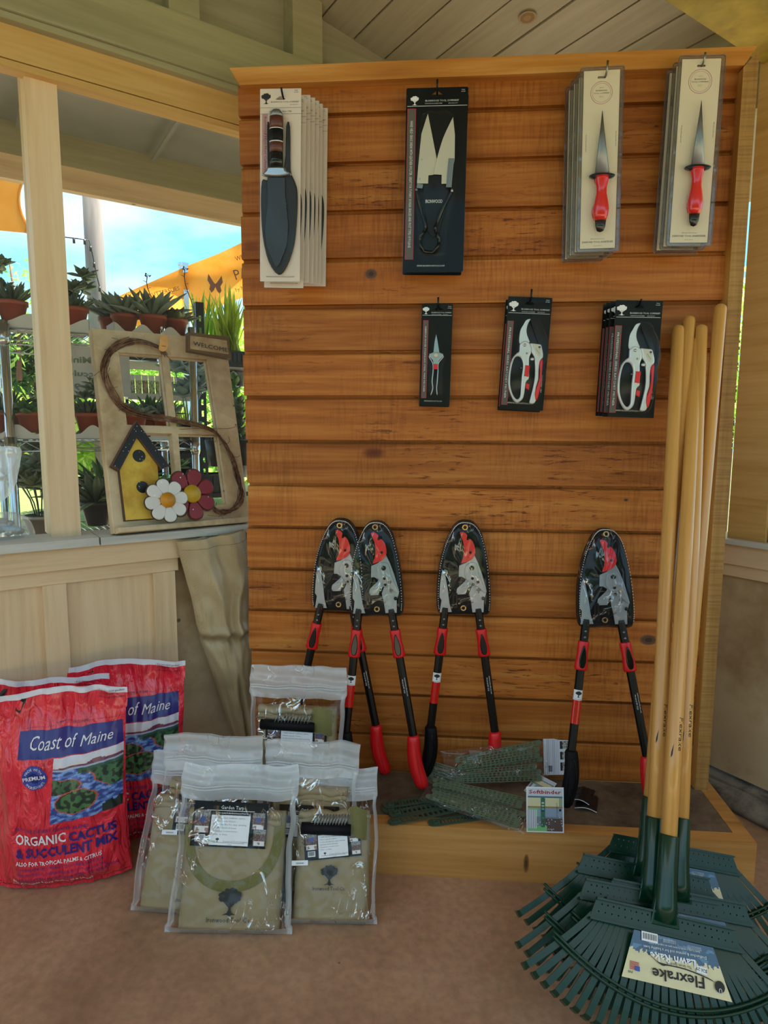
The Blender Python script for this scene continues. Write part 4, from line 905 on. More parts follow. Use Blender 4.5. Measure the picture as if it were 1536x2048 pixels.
# ================================================================ rakes
plain('rake_green', '0a3323', .3, var=0, spec=.38); plain('rake_sleeve', '093322', .22, var=0)
plain('label_blue', '1d3f5e', .35, var=.3); plain('label_cream', 'ddd09a', .4, var=.06)
HL = 1.16
def make_rake(fr, label):
    """local origin: joint of socket and head; +Z up the handle; head bends forward below"""
    rk = thing('leaf_rake', fr, label, 'rake', 'green leaf rakes leaning in a bunch')
    mb = MB(); mb.lathe([(.0, .115), (.0145, .118), (.0147, .3), (.0145, HL+.065), (.0135, HL+.072), (.009, HL+.077), (0, HL+.078)], 20); hd = mb.build('handle', 'handle_wood', rk)
    mb = MB(); mb.text('Flexrake', .002, .325, .0085, -.0150, w=.062, rot=-PI/2, wrap=lambda x, z: .0148-math.sqrt(max(.0148**2-x*x, 0))); q = [(-.0062, .306), (-.0075, .285), (-.010, .279), (-.0095, .290)]
    mb.poly(q, -.0150, wrap=lambda x, z: .0148-math.sqrt(max(.0148**2-x*x, 0))); mb.build('handle_lettering', 'ink_black', hd)
    mb = MB(); mb.lathe([(.0, .0), (.021, .002), (.0205, .03), (.0175, .07), (.0172, .142), (.0155, .144)], 20); mb.shape([[(-.026, -.006), (.026, -.006), (.018, .05), (.010, .075), (-.010, .075), (-.018, .05)]], -.006, .004, .002); mb.build('socket', 'rake_sleeve', rk)
    hb = R(-13)      # head bends back under
    T_ = M4.Rotation(hb, 4, 'X')
    mb = MB(); rd = random.Random(2)
    # shoulder bar with holes
    bar = [(-.122, .014), (.122, .014), (.134, -.018), (-.134, -.018)]
    holes = [circ(-.112+i*.0102, .006, .0016, 6)[::-1] for i in range(23) if abs(-.112+i*.0102) > .024] + [circ(-.118+i*.0118, -.006, .0014, 6)[::-1] for i in range(21) if abs(-.118+i*.0118) > .024]
    mb.shape([bar]+holes, -.004, .0, 0, T=T_); hdp = mb.build('head_bar', 'rake_green', rk)
    mb = MB(); mb.box((-.123, -.011, .012), (.123, .0, .0155), 0, T_); mb.box((-.135, -.012, -.0205), (.135, .0, -.017), 0, T_)
    mb.build('bar_rib', 'rake_green', hdp)
    n = 28
    for i in range(n):
        u = -1+2*i/(n-1)
        x0, x1 = u*.128, u*.237; z1 = -(.181-1.3*x1*x1); z0 = -.018
        if abs(u) > .93: z0 = -.012
        m_ = MB(); pts = []
        K_ = 9
        for k in range(K_+1):
            t = k/K_; x = x0+(x1-x0)*t**1.05; z = z0+(z1-z0)*t; y = -.003-.010*math.sin(t*PI)*.8
            pts.append(V((x, y, z)))
        d = (pts[-1]-pts[-2]).normalized()
        pts.append(pts[-1]+d*.004+V((0, .008, 0))); pts.append(pts[-1]+V((0, .016, -.002)))
        wv = V((d.z, 0, -d.x))*.0054; vs = []
        for q_i, q in enumerate(pts):
            th_ = V((0, .0022, 0)) if q_i < len(pts)-2 else V((0, 0, -.0022))
            vs += [q-wv, q+wv, q+wv+th_, q-wv+th_]
        fs = [(a*4+b, a*4+(b+1) % 4, (a+1)*4+(b+1) % 4, (a+1)*4+b) for a in range(len(pts)-1) for b in range(4)]+[(3, 2, 1, 0), tuple(len(vs)-4+q for q in range(4))]
        m_.add([T_ @ q for q in vs], fs); m_.build('tine', 'rake_green', hdp)
    m_ = MB()
    def br(u, dz): x = -.2+.40*u; return V((x, -.016, -(.125-1.75*x*x)+dz))
    m_.tube([T_ @ br(i/24, .004) for i in range(25)], .0028, 6); m_.tube([T_ @ br(i/24, -.004) for i in range(25)], .0028, 6)
    m_.build('brace', 'rake_green', hdp)
    # label
    lab = MB(); LB = [(-.082, -.094), (.104, -.094), (.078, -.022), (-.060, -.022)]
    def lp_(u, v):
        a = V(LB[0])*(1-u)+V(LB[1])*u; b = V(LB[3])*(1-u)+V(LB[2])*u; p = a*(1-v)+b*v
        return p
    def sag(x, z): return -.0165-.001*math.sin(x*60)
    def col(u, v):
        edge = .52+.10*abs(math.sin(u*58))*abs(math.sin(u*23+1))+.06*nrm(u*60, 0, 0)+.10*(abs(u-.5))
        if v < edge:
            g = .5+.5*nrm(u*6, v*6, 3); return tuple(a*(.86+.16*g) for a in srgb('d9cc98')[:3])+(1,)
        g = nrm(u*9, v*12, 5); return srgb('274c68') if g < .25 else srgb('4d7590')
    lab.paint(LB, 76, 40, col, 0, wrap=sag)
    lab.v = [tuple(T_ @ V(q)) for q in lab.v]
    lo = lab.build('label', 'print_gloss', hdp)
    tb = MB()
    def UD(mbx, s, u, v, hh, ww, **k):
        p = lp_(u, v); mbx.text(s, p.x, p.y, hh, -.0185, w=ww, rot=PI+R(2), T=T_, **k)
    UD(tb, 'Flexrake', .52, .33, .0165, .088, bold=.015); UD(tb, 'The Green Standard', .54, .505, .0040, .042); UD(tb, 'FW', .06, .16, .004, .008)
    pts = crom([lp_(.20, .80), lp_(.21, .62), lp_(.30, .47), lp_(.40, .445), lp_(.60, .445), lp_(.82, .37), lp_(.885, .30), lp_(.81, .35), lp_(.6, .42), lp_(.42, .42), lp_(.36, .40), lp_(.25, .52), lp_(.20, .66)], 3)
    tb.poly([tuple(p) for p in pts], -.0187, 0, T_)
    p = lp_(.92, .24); tb.poly(circ(p.x, p.y, .0085, 20), -.0183, 0, T_)
    p = lp_(.18, .92); 
    tb.build('label_lettering', 'ink_black', lo)
    tb = MB(); UD(tb, 'Lawn Rake', .47, .64, .0125, .078, bold=.02); UD(tb, 'Dethatches & aerates soil for a healthy lawn', .50, .755, .0044, .108); UD(tb, 'Quita la paja y ventila la tierra para un cesped saludable', .50, .84, .0030, .088)
    for i in range(3): UD(tb, 'For smaller lawns and gardens rake lightly', .44, .90+i*.025, .0014, .022); UD(tb, 'Rastrille ligeramente para los jardines', .74, .88+i*.025, .0014, .024)
    tb.build('label_white', 'ink_white', lo); tb = MB(); UD(tb, 'U', .92, .21, .006, .005); tb.build('badge_lettering', 'ink_white', lo); tb = MB()
    p = lp_(.20, .90); tb.poly([(p.x-.014, p.y-.006), (p.x+.014, p.y-.006), (p.x+.014, p.y+.008), (p.x-.014, p.y+.008)], -.0183, 0, T_); tb.build('barcode_patch', 'ink_white', lo); tb = MB()
    p = lp_(.77, .48); tb.poly([(p.x-.009, p.y-.004), (p.x+.009, p.y-.005), (p.x+.009, p.y+.005), (p.x-.009, p.y+.006)], -.0190, 0, T_)
    tb.build('price_sticker', 'ink_white', lo)
    tb = MB(); p = lp_(.20, .90)
    for i in range(16): x = p.x-.0115+i*.0015; tb.poly([(x, p.y-.003), (x+.0005+.0005*(i % 3 == 0), p.y-.003), (x+.0005+.0005*(i % 3 == 0), p.y+.006), (x, p.y+.006)], -.0186, 0, T_)
    p = lp_(.77, .48); tb.text('$26.29', p.x, p.y+.003, .005, -.0193, rot=PI-.1, T=T_); tb.build('barcode', 'ink_black', lo)
    tb = MB(); p = lp_(.09, .27)
    for i in range(7): tb.poly([(p.x-.008, p.y-.006+i*.0018), (p.x+.008, p.y-.0062+i*.0018), (p.x+.008, p.y-.0052+i*.0018), (p.x-.008, p.y-.005+i*.0018)], -.0186, 0, T_)
    fl = tb.build('label_flag', 'ink_red', lo)
    tb = MB(); tb.poly([(p.x+.001, p.y-.0068), (p.x+.009, p.y-.007), (p.x+.009, p.y+.000), (p.x+.001, p.y+.0)], -.0188, 0, T_); tb.build('flag_corner', plain('ink_blue', '3050a8', .5, var=0), lo)
    return rk
RK = [((1328, 1845), (1394, 683), 'green leaf rake at the front of the bunch, yellow and blue label fully visible', -.055),
      ((1302, 1800), (1356, 668), 'green leaf rake just behind the front one, its pale handle leftmost in the bunch', -.055),
      ((1355, 1800), (1402, 668), 'green leaf rake with the darker printed handle just right of the front handle', -.055),
      ((1290, 1748), (1377, 652), 'green leaf rake whose handle stands shaded between the two front handles', -.045),
      ((1345, 1705), (1440, 625), 'rearmost green leaf rake, handle leaning far right against the side trim', -.045)]
proto = None
for i, (j, t, lab, ty) in enumerate(RK):
    T = at_y(*t, ty); 
    # slide the joint along its pixel ray until the handle has its true length
    best = None
    for s in range(200):
        y = -.75+s*.003; J = at_y(*j, y); e_ = abs((T-J).length-(HL+.078)) + (abs(J.z-.2)*1.2)
        if best is None or e_ < best[0]: best = (e_, J)
    J = best[1]; d = T-J
    fr = Fr(J, V((1, 0, -d.x/d.z)), d)
    fr = Fr(J, fr.ax, d)
    kz = (d.length)/(HL+.078)
    if proto is None: proto = make_rake(fr, lab); K0 = fr
    else: dup(proto, fr.m(), lab)
# ================================================================ soil mix bags
plain('bag_red', 'ee2c40', .15, var=.05, coat=.7); plain('bag_white', 'e4dfe6', .4, var=0); plain('ink_navy', '231a74', .4, var=.05, coat=.3); plain('ink_bagwhite', 'e9dfe4', .4, var=0)
plain('ink_maroon', '3a1420', .5, var=0); plain('badge_blue', '34459c', .4, var=.1)
CRB = (0, 1290, 3.84)
def bagcolors():
    m = MATS['bag_red']; t = m.node_tree; b = t.nodes['Principled BSDF']
    g = N(t, 'ShaderNodeTexCoord').outputs['Object']
    mp = N(t, 'ShaderNodeMapping', {0: g, 'Scale': (26, 26, 9)})
    n = N(t, 'ShaderNodeTexNoise', {0: mp.outputs[0], 'Scale': 1, 'Detail': 4, 'Distortion': 1.6})
    bump(t, b, n.outputs[0], .9, .03)
bagcolors()
def landscape(u, v):
    """painted island coastline"""
    if v > .90 + .0*u:
        return 'd8d2dc'
    ridge = .845+.055*math.exp(-((u-.62)/.10)**2)+.03*math.exp(-((u-.85)/.2)**2)+.015*math.exp(-((u-.3)/.2)**2)
    if v > ridge: return 'd9d0d4'
    if v > .825: return '7a3c55'
    if v > .80: return 'a7b4cc'
    n = nrm(u*14, v*14, 1)
    # far right forest
    sh = .62+.25*(1-v)+.05*math.sin(v*22)
    right = u > (.50+.9*max(0, .72-v)-.03*math.sin(v*26)) if v > .36 else False
    if v > .72 and u > .38+.05*n: return ('2c4a3a' if n > 0 else '3f6a48') if v < .755 else '3e5f50'
    if right and v > .40:
        e_ = u-(.50+.9*max(0, .72-v)-.03*math.sin(v*26))
        return 'c8604a' if e_ < .022 else ('24382c' if n > .05 else '47704c')
    # island
    dx, dy = (u-.36)/.30, (v-.30)/.20
    d = dx*dx+dy*dy+.15*nrm(u*5, v*5, 7)
    if d < .85: return '263a2e' if n > .0 else '4d7a4c'
    if d < 1.0: return 'c4604c'
    dx, dy = (u-.0)/.42, (v-.56)/.12; d = dx*dx+dy*dy+.2*nrm(u*5, v*5, 9)
    if d < .9: return '20332a' if n > .05 else '3d6444'
    if d < 1.02: return 'b9584c'
    if u > .72 and v < .14+.12*(u-.72)+.05*n: return '1f2f2a'
    q = nrm(u*9, v*22, 4)
    return '3a4a8e' if q > .12 else ('5a7cc0' if q > -.15 else '86a6dc')
def wf(A, B, lean):
    A, B = V(A), V(B); ax = (B-A).normalized(); bk = V((-ax.y, ax.x, 0)).normalized()
    return Fr((A+B)/2, ax, V((0, 0, math.cos(lean)))+bk*math.sin(lean)), (B-A).length
def soil_bag(bl, br, tm, H, label, seed, full=True, wscale=1.0):
    f, W = base_frame(bl, br, tm, H, .002) if len(bl) == 2 else wf(bl, br, tm); W *= wscale
    bag = thing('soil_bag', f, label, 'bag of soil', 'red bags of cactus and succulent mix')
    TK = .62 if seed == 4 else 1
    def hw(v): return W/2*(1-.05*math.sin(PI*min(1, v*1.05))+.02*(v > .9)+.012*nrm(v*6, seed, 0))
    def thick(u, v):
        a = max(0, 1-abs(u)**3.0); g = sst(0, .10, v)*(1-sst(.62, .93, v))
        return (.052*a*(.35+.65*g) if v < .15 else .052*a*g)+.0015
    def wr(u, v): return .008*nrm(u*4+seed, v*5, 1)+.005*nrm(u*9, v*4+seed, 2)+.004*abs(nrm(u*7+v*5, v*3+seed, 9))+.003*nrm(u*3-v*7, seed, 5)*1.5+(.004*math.sin(u*14+seed+v*5) if v > .82 else 0)*sst(.82, .95, v)
    def topz(u): return H*(1+.012*math.sin(u*3.2+seed)-.01*u*u+.02*nrm(u*2, seed, 8))
    def S(u, v, side=-1):        # u in -1..1
        y = side*thick(u, v)*(1 if side < 0 else .6)*TK+wr(u, v)*(1 if side < 0 else .4)
        z = v*topz(u)*(1)
        z += (.010*(abs(u)**2.5) if v < .03 else 0)
        return V((u*hw(v), y, z))
    def yat(x, z):
        v = max(0, min(1, z/topz(0))); u = max(-1, min(1, x/hw(v))); v = max(0, min(1, z/topz(u)))
        return -thick(u, v)*TK+wr(u, v)
    b = MB(); b.grid(lambda u, v: S(2*u-1, v*.972), 110, 150); b.grid(lambda u, v: S(1-2*u, v*.972, 1), 30, 40)
    b.grid(lambda u, v: S(2*u-1, 0, -1)*(1-v)+S(2*u-1, 0, 1)*v, 30, 1)
    body = b.build('bag_body', 'bag_red', bag)
    b = MB(); b.grid(lambda u, v: S(2*u-1, .972+.028*v)+V((0, -.0006, 0)), 60, 2); b.grid(lambda u, v: S(1-2*u, .965+.035*v, 1)+V((0, .001, 0)), 60, 2); b.build('top_seal', 'bag_white', bag)
    return bag, body, f, W, H, yat
def bag_art(bag, body, T, yat, k=1.0):
    """T maps crop pixels to bag-local x,z"""
    wrp = lambda e_: (lambda x, z: yat(x, z)-e_)
    def quad(name, mat, pts, e_, nu=30, nv=8):
        q = T(pts); b = MB(); bl, br_, tr, tl = [V(c) for c in q]
        def fn(u, v):
            p = (bl*(1-u)+br_*u)*(1-v)+(tl*(1-u)+tr*u)*v; return V((p.x, yat(p.x, p.y)-e_, p.y))
        b.grid(fn, nu, nv); return b.build(name, mat, body)
    band = quad('blue_band', 'ink_navy', [(133, 885), (930, 782), (922, 608), (135, 690)], .0012, 44, 10)
    q = T([(402, 1345), (930, 1250), (930, 785), (425, 855)])
    b = MB(); b.paint(q, 76, 70, landscape, 0, wrp(.0011)); b.build('island_picture', 'print_gloss', body)
    def tx(mbx, s, a, c, hh, e_=.0030, **kw):
        """text from crop point a to c along the baseline"""
        (x0, z0), (x1, z1) = T([a, c]); mbx.text(s, x0, z0, hh*k, 0, w=math.hypot(x1-x0, z1-z0), al='L', rot=math.atan2(z1-z0, x1-x0), wrap=wrp(e_), **kw)
    m = MB(); tx(m, 'Coast of', (230, 810), (600, 772), .030, shear=.35); tx(m, 'Maine', (620, 770), (860, 738), .024, shear=.35)
    m.build('band_lettering', 'ink_bagwhite', band)
    m = MB(); tx(m, 'ORGANIC', (126, 1523), (520, 1478), .0225, bold=.02); m.build('organic_lettering', 'ink_bagwhite', body); m = MB(); tx(m, 'ALSO FOR TROPICAL PALMS & CITRUS', (130, 1682), (788, 1594), .0095, bold=.02); m.build('use_lettering', 'ink_bagwhite', body); m = MB(); tx(m, 'Net Contents 8 Dry Quarts (8.8 Liters)', (95, 1838), (718, 1772), .0085, bold=.02)
    tx(m, '© Coast of Maine, Inc. 2019', (90, 1858), (260, 1850), .003); m.build('contents_lettering', 'ink_bagwhite', body)
    m = MB(); tx(m, 'MOUNT DESERT ISLAND BLEND', (122, 1428), (690, 1372), .0085); tx(m, 'CACTUS', (545, 1478), (893, 1420), .021, bold=.035); tx(m, '& SUCCULENT MIX', (130, 1625), (902, 1510), .0215, bold=.035)
    m.build('mix_lettering', 'ink_navy', body); m = MB()
    tx(m, '• pH BALANCED, READY-TO-USE FORMULA', (130, 1722), (800, 1628), .0078); tx(m, '• PROMOTES FLOWERING & ROOT GROWTH', (130, 1762), (812, 1668), .0078); tx(m, '• HELPS RETAIN MOISTURE & IMPROVE AERATION', (125, 1806), (908, 1690), .0078)
    m.build('claims_lettering', 'ink_navy', body)
    m = MB(); tx(m, '• For succulent gardens', (718, 390), (932, 390), .0052); tx(m, '• pH balanced', (718, 415), (846, 413), .0052); tx(m, '• All natural ingredients', (718, 441), (940, 438), .0052)
    tx(m, 'REOPEN BY CUTTING ALONG THIS LINE', (420, 628), (660, 603), .0042)
    for i in range(44):
        a = (150+i*18.5, 672-i*2.3); 
        q = T([a, (a[0]+10, a[1]-1.2), (a[0]+10, a[1]-3.4), (a[0], a[1]-2.2)]); m.add([V((x, yat(x, z)-.0016, z)) for x, z in q], [(0, 1, 2, 3)])
    m.build('small_lettering', 'ink_maroon', body)
    m = MB(); q = T([(78, 540), (118, 562), (168, 450), (130, 450)]); m.add([V((x, yat(x, z)-.0016, z)) for x, z in q], [(0, 1, 2, 3)]); tx(m, 'PULL', (75, 585), (122, 585), .004); m.build('tear_mark', 'ink_black', body)
    cx, cz = T([(280, 1000)])[0]; r = abs(T([(385, 1000)])[0][0]-cx)
    m = MB(); n = 56; rim = [(cx+r*(1 if i % 2 else .93)*math.cos(2*PI*i/n), cz+r*(1 if i % 2 else .93)*math.sin(2*PI*i/n)) for i in range(n)]
    vs = [V((cx, yat(cx, cz)-.0013, cz))]
    for kk in (.33, .66, 1): vs += [V((cx+(a-cx)*kk, yat(cx+(a-cx)*kk, cz+(b_-cz)*kk)-.0013, cz+(b_-cz)*kk)) for a, b_ in rim]
    m.add(vs, [(0, 1+i, 1+(i+1) % n) for i in range(n)]+[(1+l*n+i, 1+l*n+(i+1) % n, 1+(l+1)*n+(i+1) % n, 1+(l+1)*n+i) for l in (0, 1) for i in range(n)], 0, True)
    bd = m.build('round_badge', 'badge_blue', body)
    m = MB(); tl_ = .12
    m.text('PREMIUM', cx, cz-.004, .0088, 0, w=r*1.75, rot=.15, wrap=wrp(.0032), bold=.02)
    for s_, r_, sg in (('MADE WITH', r*.62, 1), ('INGREDIENTS', r*.86, -1)):
        for i, ch in enumerate(s_):
            if ch == ' ': continue
            a = (PI/2+tl_+.0)-(i-(len(s_)-1)/2)*.24 if sg > 0 else (-PI/2+tl_)+(i-(len(s_)-1)/2)*.20
            m.text(ch, cx+r_*math.cos(a), cz+r_*math.sin(a), .0058, 0, rot=(a-PI/2) if sg > 0 else a+PI/2, wrap=wrp(.0032))
    m.build('badge_lettering', 'ink_bagwhite', bd)
bagA = soil_bag((-.497, -.379, .002), (-.217, -.295, .002), R(3), .468, 'front red bag of cactus and succulent mix, whole front visible', 1)
bag, body, f, W, H, yat = bagA
TA = lambda pts: f.ls(pts, -.035, CRB)
ART = TA
bag_art(bag, body, TA, yat)
TAcache = f
bag2 = soil_bag((-.592, -.322, .002), (-.290, -.232, .002), R(1), .472, 'red soil mix bag mostly hidden directly behind the front bag, at the left picture edge', 4)
b2f = bag2[2]
bag_art(bag2[0], bag2[1], TA, bag2[5])
bag3 = soil_bag((-.44, -.205, .002), (-.145, -.118, .002), R(3), .472, 'rear red soil mix bag leaning at the wall, shaded, beside the hanging khaki cloth', 8)
bag_art(bag3[0], bag3[1], TA, bag3[5])

# ================================================================ tarp packages
def khaki(name, c, c2, sc=900, bs=.35):
    m, t, b, o = nodes(name); g = N(t, 'ShaderNodeTexCoord').outputs['Object']
    mp = N(t, 'ShaderNodeMapping', {0: g, 'Rotation': (0, R(45), 0)})
    ch = N(t, 'ShaderNodeTexChecker', {0: mp.outputs[0], 'Scale': sc})
    n = N(t, 'ShaderNodeTexNoise', {0: g, 'Scale': 7, 'Detail': 4})
    cc = rampn(t, n.outputs[0], [(.3, srgb(c)), (.7, srgb(c2))])
    k = N(t, 'ShaderNodeMix', {0: ch.outputs[1], 6: (1, 1, 1, 1), 7: (.72, .72, .70, 1)}, data_type='RGBA')
    cc = N(t, 'ShaderNodeMix', {0: .6, 6: cc, 7: k.outputs[2]}, data_type='RGBA', blend_type='MULTIPLY').outputs[2]
    t.links.new(cc, b.inputs['Base Color']); b.inputs['Roughness'].default_value = .6
    bump(t, b, n.outputs[0], bs, .01); MATS[name] = m
khaki('tarp_khaki', '8f7d5c', 'a3906c'); plain('tarp_strap', '6e6838', .7, var=.15, bmp=.4, bscale=300); plain('tarp_dark', '5d5640', .7, var=.12)
film('pack_film', white=.0, gloss=.018, rough=.05, bs=.8, bscale=15, crease=.6)
film('pack_white', white=.42, gloss=.04, rough=.12, bs=.8, bscale=16, crease=.5)
def photo_leaves(seed):
    def fn(u, v):
        n = nrm(u*9+seed, v*9, seed); m_ = nrm(u*4, v*4+seed, 2)
        if v > .72: return '6b6a66' if n > 0 else '8f8d88'
        if (u-.5)**2/.05+(v-.62)**2/.05 < 1 and seed % 2: return '3d4a8a'
        if v < .30 and abs(u-.5) < .42: return 'dcd8d8' if m_ > -.2 else '9a7a6a'
        return '5d3f36' if n > .1 else ('81604f' if n > -.15 else '4a3230')
    return fn
def tarp_pack(bl, br, tm, H, label, seed, z0=.002, lab=(0, .0, 0), strap=True, roll=False, logo=(.0, .16), wk=1.0, sticker=True, dy=0, price=None):
    f, W = base_frame(bl, br, tm, H, z0) if len(bl) == 2 else wf(bl, br, tm); W *= wk
    p = thing('tarp_package', f, label, 'packaged tarp', 'bagged khaki garden tarps')
    tw, th_ = W*.415, H*.70
    def TY(x, z):
        a = max(0, 1-abs(x/tw)**6); c = sst(0, .035, z/th_)*(1-sst(.93, 1.0, z/th_))
        return -.020*(a**.5)*(.3+.7*c)-.0015+.0022*nrm(x*22+seed, z*16, 1)
    b = MB(); b.grid(lambda u, v: V(((2*u-1)*tw*(1+.012*nrm(v*5, seed, 3)), TY((2*u-1)*tw, v*th_), .004+v*th_)), 64, 64)
    b.grid(lambda u, v: V(((1-2*u)*tw, .016, .004+v*th_)), 4, 4)
    for sx in (-1, 1): b.grid(lambda u, v: V((sx*tw*(1+.012*nrm(v*5, seed, 3)), TY(sx*tw, v*th_)*(1-u)+.016*u, .004+v*th_)), 3, 12)
    b.grid(lambda u, v: V(((2*u-1)*tw, TY((2*u-1)*tw, th_)*(1-v)+.016*v, .004+th_)), 20, 3)
    tp = b.build('folded_tarp', 'tarp_khaki', p)
    # rolled edge folds at the top
    b = MB()
    for i, (zz_, rr_) in enumerate(((th_*.985, .010), (th_*.93, .007))):
        b.tube([(-tw*.95+1.9*tw*q/16, -.014-.003*i, zz_+.003*math.sin(q+seed+i)) for q in range(17)], [rr_*(1+.15*math.sin(q*1.7+seed)) for q in range(17)], 8)
    b.build('rolled_edge', 'tarp_dark' if i % 2 == 0 else 'tarp_khaki', tp)
    if strap:
        b = MB()
        pts = [(-tw*.96+tw*1.92*(.5-.5*math.cos(PI*t)), th_*.90-th_*.53*math.sin(PI*t)**.75) for t in [q/28 for q in range(29)]]
        for k_, off_ in ((0, 0.0), (1, .0082)):
            vs = []
            for i, (x, z) in enumerate(pts):
                a = pts[min(i+1, 28)]; c = pts[max(i-1, 0)]; d = V((a[0]-c[0], a[1]-c[1])).normalized(); n_ = V((-d.y, d.x))
                for q, e_ in ((-.0068, -.001), (0, -.0028), (.0068, -.001)): xx, zz_ = x+n_.x*(q+off_), z+n_.y*(q+off_); vs.append(V((xx, TY(max(-tw*.9, min(tw*.9, xx)), zz_)+e_-.001, zz_)))
            b.add(vs, [(i*3+j, i*3+j+1, i*3+j+4, i*3+j+3) for i in range(28) for j in (0, 1)], 0, True)
        b.build('carry_strap', 'tarp_strap', tp)
    if roll:
        zz_ = th_*.86
        b = MB(); b.tube([(-tw*.85, -.030, zz_), (tw*.50, -.031, zz_-.003)], .0125, 16); g1 = b.build('handle_tube', 'black_matte', tp)
        b = MB()
        for i in range(11): x = -tw*.45+i*tw*.082; b.tube([(x+.0045*math.cos(t), -.030-.009*math.sin(t)-.002, zz_+.016+.013*math.cos(t)*.9) for t in [q*PI/5 for q in range(6)]], .0016, 5)
        b.build('coil', 'steel_grey', g1)
        b = MB(); b.grid(lambda u, v: V((tw*(.42+.52*u), -.034+.01*(2*u-1)**2-.005*math.sin(v*PI), zz_-.020+.062*v+.004*math.sin(u*5))), 8, 10); b.build('strap_fold', 'tarp_strap', tp)
    # printed logo
    b = MB(); lx, lz = logo; s_ = W/.27
    tree_logo(b, lx, H*lz+.024*s_, .055*s_, -.0040, wrap=TY); b.build('tree_print', 'ink_black', tp)
    b = MB(); b.text('Ironwood Tool Co.', lx, H*lz-.014*s_, .0105*s_, -.0040, w=.098*s_, wrap=TY); b.build('name_print', 'ink_black', tp)
    # paper label
    lx, lz, rot = lab; LW, LH = .172*s_, .094*s_; c_, sn = math.cos(rot), math.sin(rot)
    LT = M4.Translation((lx, -.0262, H*lz)) @ M4.Rotation(-rot, 4, 'Y')
    b = MB(); b.grid(lambda u, v: LT @ V((LW*(u-.5), .0006*math.sin(u*9+seed), LH*(v-.5))), 10, 2); lb = b.build('paper_label', 'card_black', p)
    def bx(mm, x0, z0, x1, z1, y=-.0016): mm.add([LT @ V(((a-.5)*LW, y, (c-.5)*LH)) for a, c in ((x0, z0), (x1, z0), (x1, z1), (x0, z1))], [(0, 1, 2, 3)])
    b = MB(); bx(b, .25, .04, .77, .70); pan = b.build('white_panel', 'paper_white', lb)
    b = MB(); bx(b, .06, .10, .19, .26, -.0017); bar = b.build('barcode_patch', 'paper_white', lb)
    b = MB()
    for i in range(14): bx(b, .07+i*.0078, .13, .0745+i*.0078, .25, -.0019)
    b.build('barcode', 'ink_black', bar)
    for nm, (x0, z0, x1, z1), sd in (('left_photo', (.025, .30, .235, .80), 1), ('upper_photo', (.80, .42, .965, .78), 3), ('lower_photo', (.83, .06, .995, .42), 2)):
        b = MB(); b.paint([((x0-.5)*LW, (z0-.5)*LH), ((x1-.5)*LW, (z0-.5)*LH), ((x1-.5)*LW, (z1-.5)*LH), ((x0-.5)*LW, (z1-.5)*LH)], 14, 14, photo_leaves(sd+seed*0), -.0016)
        b.v = [tuple(LT @ V(q)) for q in b.v]; b.build(nm, 'print', lb)
    b = MB(); b.text('Garden Tarp', .02*LW, .335*LH, .0078*s_, -.0018, w=LW*.31, T=LT); bx(b, .18, .795, .82, .808)
    b.text('Another Quality Product from Ironwood Tools Co.', .02*LW, .235*LH, .0026*s_, -.0018, w=LW*.44, T=LT, bold=.02); b.text('Established 1986 - Liburn, GA', .02*LW, .185*LH, .0022*s_, -.0018, w=LW*.25, T=LT); b.build('title_lettering', 'ink_white', lb)
    b = MB()
    for i, s in enumerate(('• 1680 denier ballistic nylon', '• Marine grade Velcro', '• In-line handles for easy carrying', '• Double stitched hems', '• Seamless construction', '• 55in. x 56in.')):
        b.text(s, -.235*LW, (.125-.073*i)*LH, .0032*s_, -.0019, al='L', w=LW*(.46 if len(s) > 30 else .015*len(s)), T=LT)
    b.text('Ironwood Tool Company', .10*LW, -.385*LH, .0030*s_, -.0019, w=LW*.32, T=LT); b.text('WT300', .03*LW, -.455*LH, .002*s_, -.0019, T=LT); bx(b, .30, .095, .72, .103, -.0019)
    b.build('panel_lettering', 'ink_grey', pan)
    b = MB(); tree_logo(b, -.14*LW, -.35*LH, .0085*s_, -.0020, T=LT); b.build('panel_emblem', 'ink_black', pan)
    if price:
        px_, pz_ = price; PT = M4.Translation((px_, -.0275, H*pz_)) @ M4.Rotation(-.03, 4, 'Y')
        b = MB(); b.add([PT @ V(q) for q in ((-.018, 0, -.005), (.018, 0, -.005), (.018, 0, .005), (-.018, 0, .005))], [(0, 1, 2, 3)]); st = b.build('price_sticker', 'paper_white', p)
        b = MB()
        for i in range(9): x = -.008+i*.002; b.add([PT @ V(q) for q in ((x, -.0003, -.002), (x+.0009, -.0003, -.002), (x+.0009, -.0003, .001), (x, -.0003, .001))], [(0, 1, 2, 3)])
        b.build('sticker_print', 'ink_black', st)
    # the film bag
    def hw(v): return W/2*(1+.025*math.sin(v*9+seed)+.02*nrm(v*7, seed, 2)+(.03 if v < .05 else 0)+(.02 if v > .80 else 0)-.03*math.exp(-((v-.74)/.05)**2))
    def ty(u): return H*(1+.018*nrm(u*2.5, seed, 6)+.006*math.sin(u*5+seed))
    def fy(u, v, sd):
        x = u*W/2; base = .032 if sd < 0 else .018
        t = max(0, 1-abs(u)**5)**.6*sst(0, .05, v)*(1-.82*sst(.68, .86, v))
        return sd*(base*t+.0016)+(.004*nrm(u*4+seed, v*6, 4)+.002*nrm(u*11, v*16+seed, 6))*(1 if sd < 0 else .5)*max(0, 1-abs(u)**4)
    def FS(u, v, sd): return V((u*hw(v), fy(u, v, sd), v*ty(u)))
    b = MB(); b.grid(lambda u, v: FS(.93*(2*u-1), .04+v*.74, -1), 60, 70); b.grid(lambda u, v: FS(.93*(1-2*u), .04+v*.74, 1), 20, 24); b.build('clear_bag', 'pack_film', p)
    b = MB()
